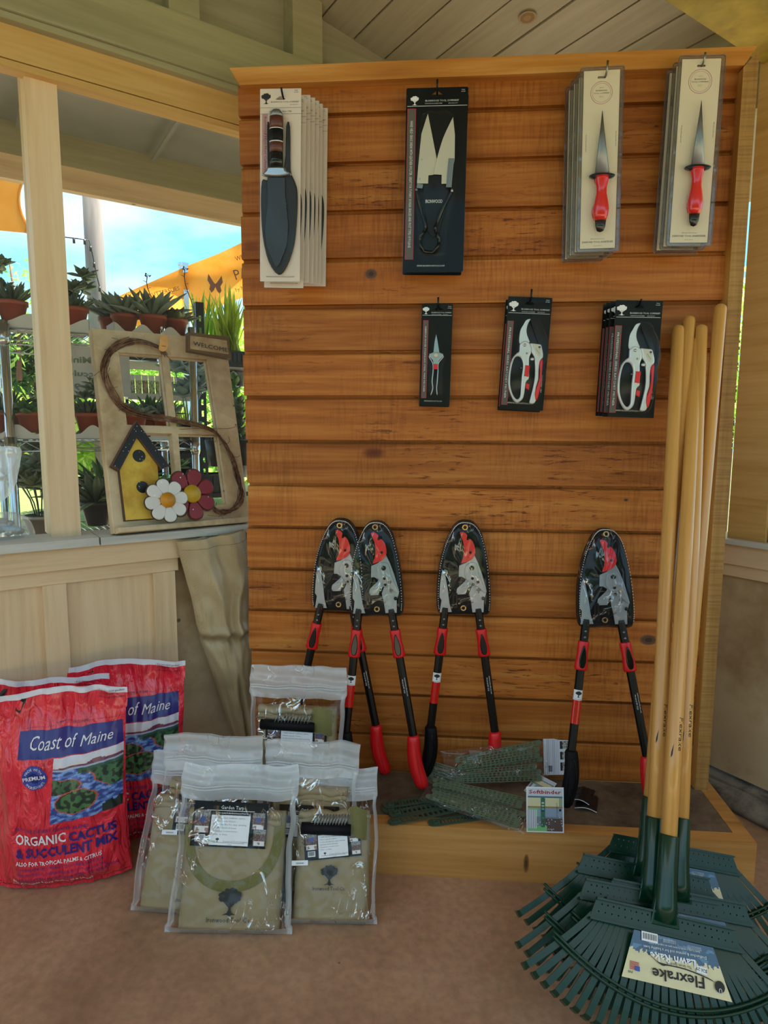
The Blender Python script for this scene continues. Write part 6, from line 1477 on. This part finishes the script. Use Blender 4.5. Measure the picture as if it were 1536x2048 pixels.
def wavy_tray(s0, s1, w, z, label, n=3):
    p = thing('plant_tray', Fr(FL.w((s0+s1)/2, w, z), FL.ax, (0, 0, 1)), label, 'tray', 'moulded paper trays on the wire rack'); W = s1-s0
    top = [(-W/2+W*i/48, .030+.014*math.cos(2*PI*n*i/48)) for i in range(49)]
    b = MB()
    for y0, y1 in ((-.052, -.049), (.049, .052)): b.shape([[(W/2, 0), (-W/2, 0)]+[(x, zz) for x, zz in top]][::1], y0, y1)
    b.box((-W/2, -.052, 0), (W/2, .052, .003)); b.box((-W/2, -.052, 0), (-W/2+.003, .052, .044)); b.box((W/2-.003, -.052, 0), (W/2, .052, .044)); b.build('tray_body', 'tray_white', p); return p
w0 = .38
sA = SP(20, 860, w0)[0]; sB = SP(391, 900, w0)[0]
zT = SP(60, 659, w0)[1]; zM = SP(250, 880, w0)[1]; zL = .742
rk = thing('wire_rack', Fr(FL.w((sA+sB)/2, w0, -.05), FL.ax, (0, 0, 1)), 'chrome wire shelving rack with three shelves just outside the opening', 'shelf rack')
Wd = (sB-sA); D = .36
for x in (-Wd/2, Wd/2):
    for y in (0, D):
        top = zT+.075 if x < 0 else zT+.32
        b = MB(); b.lathe([(.0125, 0), (.0125, zT+.02+.05 if x < 0 else zT+.10), (.0, zT+.021+.05 if x < 0 else zT+.101)], 12, 0, M4.Translation((x, y, 0)))
        for zz_ in (zT, zM, zL): b.lathe([(.0125, zz_+.045), (.0165, zz_+.06), (.0165, zz_+.012), (.0125, zz_+.0)][::-1], 12, 0, M4.Translation((x, y, -.0)))
        b.build('post', 'chrome', rk)
for zz_ in (zT, zM, zL):
    z = zz_+.05; b = MB()
    for y in (0, D):
        b.tube([(-Wd/2, y, z-.003), (Wd/2, y, z-.003)], .003, 6); b.tube([(-Wd/2, y, z-.032), (Wd/2, y, z-.032)], .003, 6)
        n = 14; b.tube([(-Wd/2+Wd*i/n, y, z-.006 if i % 2 else z-.030) for i in range(n+1)], .0018, 5)
    for x in (-Wd/2, Wd/2): b.tube([(x, 0, z-.003), (x, D, z-.003)], .003, 6); b.tube([(x, 0, z-.032), (x, D, z-.032)], .003, 6)
    for i in range(1, 26): x = -Wd/2+Wd*i/26; b.tube([(x, 0, z-.002), (x, D, z-.002)], .0016, 4)
    b.build('wire_shelf', 'chrome', rk)
g_ = zT+.002
def PS(px, w): return SP(px, 700, w)[0]
wavy_tray(PS(-60, .44), PS(175, .44), .44, g_, 'white wavy tray with terracotta pots on the top shelf, left of the post', 2)
wavy_tray(PS(222, .44), PS(385, .44), .44, g_, 'white wavy tray with terracotta pots on the top shelf, above the twig garland', 3)
plant('spiky', PS(30, .44), .44, g_, 'terracotta pot of upright dark pointed leaves at the left end of the top shelf')
plant('leggy', PS(-22, .50), .50, g_, 'leggy plant cut by the left picture edge on the top shelf', sc=1.2)
plant('spiky', PS(152, .44), .44, g_, 'small dark succulent just right of the post on the top shelf', sc=.8)
plant('leggy', PS(146, .56), .56, g_, 'taller leafy succulent right behind the post, top shelf', sc=1.4)
plant('striped', PS(226, .56), .56, g_, 'white-edged spreading succulent left of the welcome frame top', leafmat='succ_grey', sc=1.05)
plant('striped', PS(252, .47), .47, g_, 'white-edged succulent above the left part of the twig garland', leafmat='succ_grey', sc=1.1)
plant('striped', PS(308, .44), .44, g_, 'large striped succulent above the paper tag', leafmat='succ_grey', sc=1.25, r=.044)
plant('broad', PS(352, .46), .46, g_, 'low brown-green rosette beside the flower stalk, top shelf', leafmat='succ_olive')
for px, hh, lab in ((312, .16, 'thin flower stalk with drooping buds in front of the orange banner'), (386, .20, 'thin flower stalk rising beside the dark upright')):
    s = PS(px, .50); ft = thing('flower_stalk', Fr(FL.w(s, .50, g_+.06), FL.ax, (0, 0, 1)), lab, 'plant'); b = MB(); pts = [(.012*math.sin(i*.7)-.0015*i, 0, hh*i/8) for i in range(9)]
    b.tube(pts, .0016, 5)
    for i in range(2, 9): leaf(b, pts[i], ((-1)**i, 0, .5), .014, .003)
    for a in range(7): leaf(b, (pts[-1][0]+.006*math.cos(a*2), .006*math.sin(a*2), pts[-1][2]+.004*math.sin(a*3)), (math.cos(a*.9), math.sin(a*.9), .8), .010, .0028)
    b.build('stem', 'twig', ft)
g_ = zM+.052-.05+.05
wavy_tray(PS(-60, .44), PS(95, .44), .44, zM+.002, 'white wavy tray on the middle shelf, left of the post', 2)
wavy_tray(PS(108, .44), PS(232, .44), .44, zM+.002, 'white wavy tray on the middle shelf, right of the post', 2)
g_ = zM+.002
plant('long', PS(4, .50), .50, g_, 'long-leafed succulent at the left edge, middle shelf', leafmat='succ_olive', sc=.9)
plant('broad', PS(55, .44), .44, g_, 'terracotta pot of low green rosettes behind the chrome post, middle shelf', leafmat='succ_green')
plant('long', PS(88, .56), .56, g_, 'olive long-leafed succulent beside the post, middle shelf', leafmat='succ_olive', sc=.9)
plant('spiky', PS(170, .44), .44, g_, 'dark spiky succulent with white plant label, middle shelf right of the post')
plant('leggy', PS(192, .54), .54, g_, 'leggy succulent behind the spiky one, middle shelf', sc=1.1)
plant('long', PS(292, .50), .50, g_, 'dark green rosette seen through the upper left pane', leafmat='succ_green', sc=.85)
plant('broad', PS(262, .44), .44, g_, 'grey-green succulent at the lower left of the upper left pane', leafmat='succ_grey')
plant('spiky', PS(325, .44), .44, g_, 'grey spiky succulent at the lower right of the upper left pane', leafmat='succ_grey')
plant('leggy', PS(374, .50), .50, g_, 'pale blue-grey round-leafed plant in the upper right pane', leafmat='leaf_blue', sc=2.0, pot='pot_black')
bx_ = thing('seed_box', Fr(FL.w(PS(303, .405), .405, g_), FL.ax, (0, 0, 1)), 'small white box on the middle shelf behind the frame crossbar', 'box'); b = MB(); b.box((-.045, -.015, 0), (.045, .03, .03)); b.build('box_body', 'tray_white', bx_)
b = MB(); b.add([(-.040, -.0155, .008), (-.018, -.0155, .008), (-.018, -.0155, .014), (-.040, -.0155, .014)], [(0, 1, 2, 3)]); b.build('dark_label', 'ink_black', bx_)
g_ = zL+.002
plant('leggy', PS(60, .46), .46, g_, 'leafy succulent in a silver tin, bottom shelf left of the post', pot='tin', sc=1.7, leafmat='succ_olive', r=.05)
plant('leggy', PS(85, .52), .52, g_, 'olive succulent in a second silver tin beside the post, bottom shelf', pot='tin', sc=2.0, leafmat='succ_grey', r=.05)
plant('long', PS(178, .44), .44, g_+.02, 'trailing long-leafed plant in a black pot between post and frame', pot='pot_black', sc=1.25, leafmat='succ_dark', r=.05, h=.08)
plant('long', PS(205, .54), .54, g_+.03, 'second long-leafed plant in a black pot against the frame edge', pot='pot_black', sc=1.5, leafmat='succ_green', r=.055, h=.08)
plant('leggy', PS(322, .5), .5, g_, 'small leafy plant behind the white wooden flower', pot='pot_black', sc=1.4, leafmat='succ_green')
# dark rack beyond
w1 = .98
s2a, s2b = SP(247, 760, w1)[0], SP(404, 760, w1)[0]
zz1 = SP(470, 725, w1)[1]; zz2 = SP(460, 905, w1)[1]; zz3 = SP(460, 985, w1)[1]
rk2 = thing('steel_rack', Fr(FL.w(s2a, w1, -.05), FL.ax, (0, 0, 1)), 'black slotted steel rack standing behind the wire rack', 'shelf rack')
for x in (0, s2b-s2a, 1.15):
    b = MB(); hh = 1.42 if x == 0 else 1.66
    b.shape([[(x-.016, 0), (x+.016, 0), (x+.016, hh), (x-.016, hh)]]+[[(x-.006, .03+i*.05), (x-.006, .055+i*.05), (x+.004, .055+i*.05), (x+.004, .03+i*.05)] for i in range(32)], -.002, .002)
    b.box((x-.018, -.002, 0), (x-.014, .03, hh)); b.build('slotted_upright', 'slot_steel', rk2)
for zz_ in (zz1, zz2, zz3):
    b = MB(); b.box((-.02, -.0, zz_+.03), (1.17, .38, zz_+.05)); b.build('shelf_board', 'tray_black' if zz_ != zz1 else 'slot_steel', rk2)
def ntray(s, w, z, W, h, label, lip=True):
    p = thing('nursery_tray', Fr(FL.w(s, w, z), FL.ax, (0, 0, 1)), label, 'tray', 'black nursery trays on the steel rack')
    b = MB(); b.box((-W/2, -.08, 0), (W/2, .08, h)); b.box((-W/2-.008, -.09, h-.006), (W/2+.008, .09, h))
    for i in range(8): b.box((-W/2+W*(i+.3)/8, -.084, .004), (-W/2+W*(i+.7)/8, -.079, h-.01))
    b.build('tray_body', 'tray_black', p)
for px, lab in ((300, 'black nursery tray on the top steel shelf, left, seen over the frame crossbar'), (372, 'black nursery tray on the top steel shelf, middle'), (458, 'black nursery tray just left of the board wall')):
    ntray(SP(px, 700, w1+.1)[0], w1+.1, zz1+.002, .16, .05, lab)
for px, lab in ((395, 'deep black tray in the lower right pane'), (452, 'deep black tray between frame and board wall')):
    ntray(SP(px, 900, w1+.1)[0], w1+.1, zz2+.002, .19, .09, lab)
for px, lab in ((150, 'deep black tray low behind the post'), (410, 'lowest black tray seen in the lower right pane')):
    ntray(SP(px, 960, w1+.1)[0], w1+.1, zz3+.002, .24, .08, lab)
# seed packets in a sloping white rack
pkc = ['c8a8c8', 'd8c4a0', 'c05070', 'b8c8a0', 'd0b850', 'a8b890', '88a070', 'a8c8dc', '98b0c8', 'd8cc70']
a = SP(256, 742, .86); b__ = SP(385, 742, .86)
tr_ = thing('packet_rack', Fr(FL.w((a[0]+b__[0])/2, .86, SP(320, 795, .86)[1]), FL.ax, (0, 0, 1)), 'white ledge holding colourful seed packets behind the frame', 'packet rack'); WW = b__[0]-a[0]
b = MB(); b.box((-WW/2-.01, -.02, -.01), (WW/2+.01, .03, .004)); b.box((-WW/2-.01, -.024, -.01), (WW/2+.01, -.02, .012)); b.build('ledge', 'tray_white', tr_)
def pk_art(k):
    def fn(u, v):
        if v > .74: return 'e6e4da'
        n = nrm(u*8+k*3, v*10, k); return pkc[k] if n > .08 else ('6f8a48' if n > -.2 else 'b8c890')
    return fn
nm_ = ['leftmost', 'second from left', 'pink', 'fourth from left', 'fifth from left, yellowish', 'sixth from left', 'seventh from left', 'blue', 'third from the right end', 'rightmost, yellow']
for k in range(10):
    s = a[0]+WW*(k+.5)/10; p = thing('seed_packet', Fr(FL.w(s, .86, SP(320, 793, .86)[1]+.006), FL.ax, (-.05, .03, 1)), 'seed packet on the white ledge, '+nm_[k], 'seed packet', 'seed packets on the white ledge')
    hh = .075; b = MB(); b.shape([[(-WW/22, 0), (WW/22, 0), (WW/22, hh), (-WW/22, hh)]], 0, .003); e_ = b.build('packet_body', 'paper_white', p)
    b = MB(); b.paint([(-WW/22, 0), (WW/22, 0), (WW/22, hh), (-WW/22, hh)], 8, 14, pk_art(k), -.0006); b.build('packet_picture', 'print', e_)
# mirrored paper sign
(sa_, za), (sb_, zb_) = SP(138, 690, .62), SP(262, 794, .62)
sg = thing('paper_sign', Fr(FL.w((sa_+sb_)/2, .62, zb_), FL.ax, (0, 0, 1)), 'pale paper sign seen from behind, lettering mirrored, between the post and the frame', 'sign'); W, H = sb_-sa_, za-zb_
b = MB(); b.shape([[(-W/2, 0), (W/2, 0), (W/2, H), (-W/2, H)]], 0, .001); b.build('sign_sheet', leafm('sign_paper', 'd4d0cc', 'dedad6', .6, .5), sg)
b = MB(); kx = W/124
DG = M4.Diagonal((-1, 1, 1, 1)); xs = lambda px: (px-200)*kx
b.text('Mini', -xs(160), H*.66, .021, -.001, w=42*kx, T=DG, bold=.03)
b.text('Succulents', -xs(156), H*.39, .019, -.001, w=112*kx, T=DG, bold=.03); b.build('sign_lettering', plain('sign_ink', '8c9688', .6, var=0), sg)
b = MB(); b.text('53·9', -xs(167), H*.11, .022, -.001, w=46*kx, T=DG, bold=.03); b.build('price_lettering', plain('sign_ink2', '8c90a0', .6, var=0), sg)
# tall leafy plant right of the frame
def stem_plant(px, py0, py1, w, label, mat, L, wd, n, name='leafy_plant', lean=0, pot=True):
    s, z0_ = SP(px, py0, w); _, z1_ = SP(px, py1, w)
    p = thing(name, Fr(FL.w(s, w, z0_), FL.ax, (0, 0, 1)), label, 'potted plant'); H = z1_-z0_; b = MB(); b.tube([(lean*t*t, 0, H*t) for t in [i/6 for i in range(7)]], .004, 6); b.build('stem', 'succ_green', p)
    b = MB(); rd = random.Random(int(px))
    for i in range(n):
        t = (i+.5)/n; a = i*1.57+rd.uniform(-.3, .3); leaf(b, (lean*t*t, 0, H*t*.93), (math.cos(a), math.sin(a), .6+t), L*(1.1-.3*t), wd, .2)
    b.build('leaves', mat, p)
    if pot: b = MB(); b.lathe([(.0, -.10), (.04, -.10), (.052, 0), (0, 0)], 16); b.build('pot', 'pot_black', p)
stem_plant(472, 905, 745, .72, 'tall plant with round upright leaves between the frame and the board wall', 'succ_green', .055, .017, 26)
stem_plant(480, 880, 800, .66, 'shorter dark leafy plant close to the board wall edge', 'succ_dark', .05, .018, 20)
stem_plant(437, 880, 830, .62, 'bushy green plant behind the right side of the frame', 'leaf_mid', .04, .008, 40)
def grass(px, py0, py1, w, label, mat, n, spread, wd=.006, seed=1):
    s, z0_ = SP(px, py0, w); _, z1_ = SP(px, py1, w); p = thing('grass_clump', Fr(FL.w(s, w, z0_), FL.ax, (0, 0, 1)), label, 'grass plant'); H = z1_-z0_; b = MB(); rd = random.Random(seed)
    for i in range(n):
        a = rd.uniform(0, 6.28); e_ = rd.uniform(.0, spread); leaf(b, (rd.uniform(-.05, .05), rd.uniform(-.05, .05), 0), (math.cos(a)*e_, math.sin(a)*e_, 1), H*rd.uniform(.6, 1.1), wd, rd.uniform(.1, .7), .1, 6)
    b.build('blades', mat, p)
    b = MB(); b.lathe([(0, -.16), (.07, -.16), (.09, 0), (0, 0)], 14); b.build('pot', 'pot_black', p)
grass(458, 705, 572, 1.25, 'tall pale green grass just left of the board wall, above the black tray', 'leaf_yellow', 46, .55, .009, 3)
grass(412, 700, 590, 1.35, 'yellow-green grass beside the dark upright', 'leaf_bright', 40, .5, .009, 4)
grass(300, 880, 792, 1.2, 'wispy light grass seen under the seed packets, left', 'leaf_bright', 60, .7, .004, 5)
grass(355, 880, 790, 1.3, 'wispy yellow-green grass seen under the seed packets, right', 'leaf_yellow', 60, .7, .004, 6)
grass(240, 1010, 900, 1.3, 'green grass behind the lower left pane', 'leaf_bright', 50, .6, .006, 7)

# ================================================================ farther outside
def foliage_thing(name, px, py_top, py_bot, w, wide, label, mat, n, lsz, seed, cat='bush', holes=False):
    s, zt_ = SP(px, py_top, w); _, zb = SP(px, py_bot, w); zb = max(zb, -.05)
    p = thing(name, Fr(FL.w(s, w, zb), FL.ax, (0, 0, 1)), label, cat, 'greenery beyond the racks'); H = zt_-zb; rd = random.Random(seed); b = MB()
    blobs = [(rd.uniform(-.5, .5)*wide, rd.uniform(-.3, .3)*wide, rd.uniform(.15, .85)*H, rd.uniform(.22, .36)) for _ in range(9)]
    vs = []; fs = []
    for i in range(n):
        cx, cy, cz, rr_ = rd.choice(blobs); a = rd.uniform(0, 6.28); c_ = rd.uniform(-1, 1); q = (1-c_*c_)**.5; k = rd.uniform(.6, 1.0)
        o = V((cx+wide*rr_*q*math.cos(a)*k, cy+wide*rr_*q*math.sin(a)*k, cz+H*.26*c_*k)); u = V((rd.uniform(-1, 1), rd.uniform(-1, 1), rd.uniform(-1, 1))).normalized(); v = u.cross(V((rd.uniform(-1, 1), rd.uniform(-1, 1), 1))).normalized(); l_ = lsz*rd.uniform(.6, 1.3)
        m = len(vs); vs += [o-u*l_, o-v*l_*.45, o+u*l_, o+v*l_*.45]; fs.append((m, m+1, m+2, m+3))
    b.add(vs, fs); b.build('foliage', mat, p)
    b = MB(); b.tube([(0, 0, 0), (.03*wide, 0, H*.4), (-.02*wide, 0, H*.8)], [.03*wide, .022*wide, .008*wide], 8); b.build('trunk', 'twig', p)
foliage_thing('tree', 20, 470, 760, 4.5, .75, 'thin-leaved tree against the sky at the left picture edge', 'leaf_mid', 900, .035, 1, 'tree')
foliage_thing('bush', 30, 640, 950, 6, 1.9, 'broad sunlit bush behind the left end of the wire rack', 'leaf_bright', 5200, .06, 2)
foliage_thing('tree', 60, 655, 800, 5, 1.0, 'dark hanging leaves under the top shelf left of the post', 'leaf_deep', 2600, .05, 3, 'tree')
foliage_thing('bush', 160, 700, 980, 7, 2.2, 'light green bush behind the paper sign', 'leaf_bright', 5200, .07, 4)
foliage_thing('bush', 290, 690, 960, 7.5, 2.2, 'green bush behind the seed packets', 'leaf_mid', 5200, .07, 5)
foliage_thing('bush', 400, 610, 960, 8, 2.4, 'tall pale bush behind the dark uprights', 'leaf_bright', 6000, .08, 6)
foliage_thing('bush', 520, 600, 960, 8.5, 2.6, 'yellow-green bush partly hidden by the board wall', 'leaf_yellow', 6000, .08, 7)
pl_ = FL.w(SP(194, 600, 6)[0], 6, -.06); up_ = thing('utility_pole', Fr(pl_, FL.ax, (0, 0, 1)), 'weathered grey wooden utility pole standing beyond the opening', 'pole')
b = MB(); b.lathe([(.105, 0), (.095, 4.2), (0, 4.21)], 20); wood('pole_wood', ('5e5a58', '7a7673', '918c86'), (14, 14, 1.5), bs=.6, rough=.8); b.build('pole_shaft', 'pole_wood', up_)
q = [FL.w(*SP(*c, 5.85)[:1], 5.85, SP(*c, 5.85)[1]) for c in ((60, 462), (100, 470), (135, 475), (160, 478), (178, 480), (184, 505), (192, 545), (206, 602))]
b = MB(); b.tube(q, .006, 5)
for i in range(len(q)-1): 
    m_ = (q[i]+q[i+1])/2; b.tube([m_, m_+V((0, 0, -.05))], .014, 6)
tag(b.build('string_lights', 'slot_steel'), 'dark string of lights fastened to the utility pole', 'string lights')
def cloth_mat(name, c, c2):
    m, t, b, o = nodes(name); g = N(t, 'ShaderNodeTexCoord').outputs['Object']; n = N(t, 'ShaderNodeTexNoise', {0: g, 'Scale': 5, 'Detail': 3})
    cc = rampn(t, n.outputs[0], [(.3, srgb(c)), (.7, srgb(c2))]); d = N(t, 'ShaderNodeBsdfDiffuse', {0: cc}); l_ = N(t, 'ShaderNodeBsdfTranslucent', {0: cc}); x = N(t, 'ShaderNodeMixShader', {0: .6, 1: d.outputs[0], 2: l_.outputs[0]})
    t.links.new(x.outputs[0], o.inputs[0]); MATS[name] = m; return m
cloth_mat('banner_orange', 'e08a2c', 'f0a850'); cloth_mat('sail_yellow', 'e8b868', 'f0c880')
f = Fr(FL.w(*SP(370, 600, 4)[:1], 4, SP(370, 600, 4)[1]), FL.ax, (0, 0, 1))
bn = thing('orange_banner', f, 'orange cloth banner with a butterfly stretched between metal posts', 'banner')
P = [((215, 602), (214, 640)), ((300, 566), (300, 655)), ((385, 528), (385, 640)), ((440, 505), (440, 611)), ((500, 477), (500, 590)), ((560, 450), (560, 568))]
PL = [(V(f.l(*a)), V(f.l(*c))) for a, c in P]
def bfn(u, v):
    x = u*(len(PL)-1); i = min(int(x), len(PL)-2); t = x-i; A_ = PL[i][0]*(1-t)+PL[i+1][0]*t; B_ = PL[i][1]*(1-t)+PL[i+1][1]*t; p = B_*(1-v)+A_*v
    return V((p.x, .04*math.sin(u*9+v*2)+.05*math.sin(v*5+u*3), p.y))
b = MB(); b.grid(bfn, 50, 14); cb = b.build('banner_cloth', 'banner_orange', bn)
def bw(x, z): return 0
b = MB(); c0 = V(f.l(421, 572)); k = abs(f.l(441, 572)[0]-c0.x)/20
for sx in (-1, 1):
    b.poly([(c0.x+sx*a*k, c0.y+c_*k) for a, c_ in ((0, -1), (4, 3), (13, 16), (15, 4), (10, -4), (12, -12), (8, -18), (3, -13), (0, -6))], -.12)
b.build('butterfly', plain('banner_print', '5a3010', .7, var=.1), cb)
b = MB(); (x0, z0), (x1, z1) = f.l(462, 565), f.l(496, 550); b.text('PARK', x0, z0, .09, -.12, al='L', rot=.35); (x0, z0) = f.l(462, 528); b.text('WELCOME TO', x0, z0, .04, -.12, al='L', rot=.38); x0, z0 = f.l(462, 588); b.text('by Main St', x0, z0, .035, -.12, al='L', rot=.35)
x0, z0 = f.l(292, 600); b.text('BUTTERFLIES', x0, z0, .035, -.12, al='L', rot=.35); b.build('banner_lettering', 'banner_print', cb)
for px, py in ((369, 530), (382, 517)):
    s, z = SP(px, py, 3.95); p = thing('fence_post', Fr(FL.w(s, 3.95+(px-369)*.02, -.06), FL.ax, (0, 0, 1)), 'galvanised square post holding the banner, '+('left one' if px == 369 else 'taller right one'), 'post'); b = MB(); b.box((-.022, -.022, 0), (.022, .022, z+.06)); b.build('post_tube', 'chrome', p)
    b = MB(); b.box((-.026, -.026, z+.055), (.026, .026, z+.075)); b.build('post_cap', 'chrome', p)
s0_, z0_ = SP(0, 405, 3)
f = Fr(FL.w(s0_, 3, z0_), FL.ax, (0, 0, 1)); ssail = thing('shade_sail', f, 'yellow-orange shade sail cut off by the left picture edge', 'shade sail')
lp_ = [f.l(*c) for c in ((-260, 320), (0, 346), (50, 353))]+crom([f.l(*c) for c in ((50, 353), (40, 378), (38, 402), (44, 430), (56, 452))], 3, False)[1:]+[f.l(*c) for c in ((52, 466), (0, 461), (-260, 440))]
b = MB(); b.shape([lp_], -.002, .002); b.build('sail_cloth', 'sail_yellow', ssail)
b = MB(); b.tube([(x, 0, z) for x, z in lp_[2:-2]], .008, 5); b.build('sail_hem', 'sail_yellow', ssail)
# seen through the gap right of the display: sunlit shrub and a bright panel
def RP(px, py, w): s, z = FR.l(px, py, w); return s, z
for nm, px, pt, pb_, w, mat, lab in (('bush', 1478, 560, 900, 3.2, 'leaf_bright', 'bright shrub seen through the narrow gap right of the display, low'), ('tree', 1500, 240, 330, 5.0, 'leaf_yellow', 'yellow-green leaves at the top of the narrow right gap')):
    s, zt_ = RP(px, pt, w); _, zb = RP(px, pb_, w); p = thing(nm, Fr(FR.w(s, w, zb), FR.ax, (0, 0, 1)), lab, nm, 'greenery beyond the right gap'); H = zt_-zb; b = MB(); rd = random.Random(int(px)); vs = []; fs = []
    for i in range(2600):
        o = V((rd.gauss(0, .35), rd.gauss(0, .3), H*rd.uniform(0, 1))); u = V((rd.uniform(-1, 1), rd.uniform(-1, 1), rd.uniform(-1, 1))).normalized(); v = u.cross(V((0, .3, 1))).normalized(); l_ = .05*rd.uniform(.6, 1.3); m = len(vs); vs += [o-u*l_, o-v*l_*.45, o+u*l_, o+v*l_*.45]; fs.append((m, m+1, m+2, m+3))
    b.add(vs, fs); b.build('foliage', mat, p)
    b = MB(); b.tube([(0, 0, -zb-.05), (0, 0, H*.7)], .04, 8); b.build('trunk', 'twig', p)
# tree belts: unseen one behind the camera added to darken reflections, one beyond the racks
leafm('belt', '22381c', '3c5a2c', .8, .1)
def belt(name, cx, cy, L, ang, h, label, seed):
    p = thing(name, Fr(V((cx, cy, -.06)), (math.cos(ang), math.sin(ang), 0), (0, 0, 1)), label, 'hedge'); b = MB()
    b.grid(lambda u, v: V((L*(u-.5), -.9*math.sin(PI*v)-.5*nrm(u*14, v*5, seed)-.25*nrm(u*40, v*14, seed), h*v*(1+.16*nrm(u*10, seed, 1)+.06*nrm(u*37, seed, 2)))), 120, 16, sm=False)
    b.grid(lambda u, v: V((L*(.5-u), 1.2*math.sin(PI*v)+.3*nrm(u*14, v*5, seed), h*v*(1+.16*nrm((1-u)*10, seed, 1)+.06*nrm((1-u)*37, seed, 2)))), 60, 8, sm=False)
    b.build('hedge_mass', 'belt', p)
belt('tree_belt', 0, -15, 34, PI, 4.6, 'unseen dark tree belt behind the camera, added to darken reflections', 1)
belt('tree_belt', -15, 10, 34, R(42), 2.6, 'low tree belt at the far side of the lawn beyond the racks', 3)
# fine insect screen in the left opening
m, t, b_, o_ = nodes('screen_mesh'); t.nodes.remove(b_); tr = N(t, 'ShaderNodeBsdfTransparent'); df = N(t, 'ShaderNodeBsdfDiffuse', {0: srgb('8a8a88')})
x = N(t, 'ShaderNodeMixShader', {0: .10, 1: tr.outputs[0], 2: df.outputs[0]}); t.links.new(x.outputs[0], o_.inputs[0]); MATS['screen_mesh'] = m
b = MB(); b.grid(lambda u, v: V((S0+(S1-S0)*u, .092, SILL+(zh-SILL)*v)), 1, 1); struct(b, 'window_1', 'screen_mesh', FL.m())
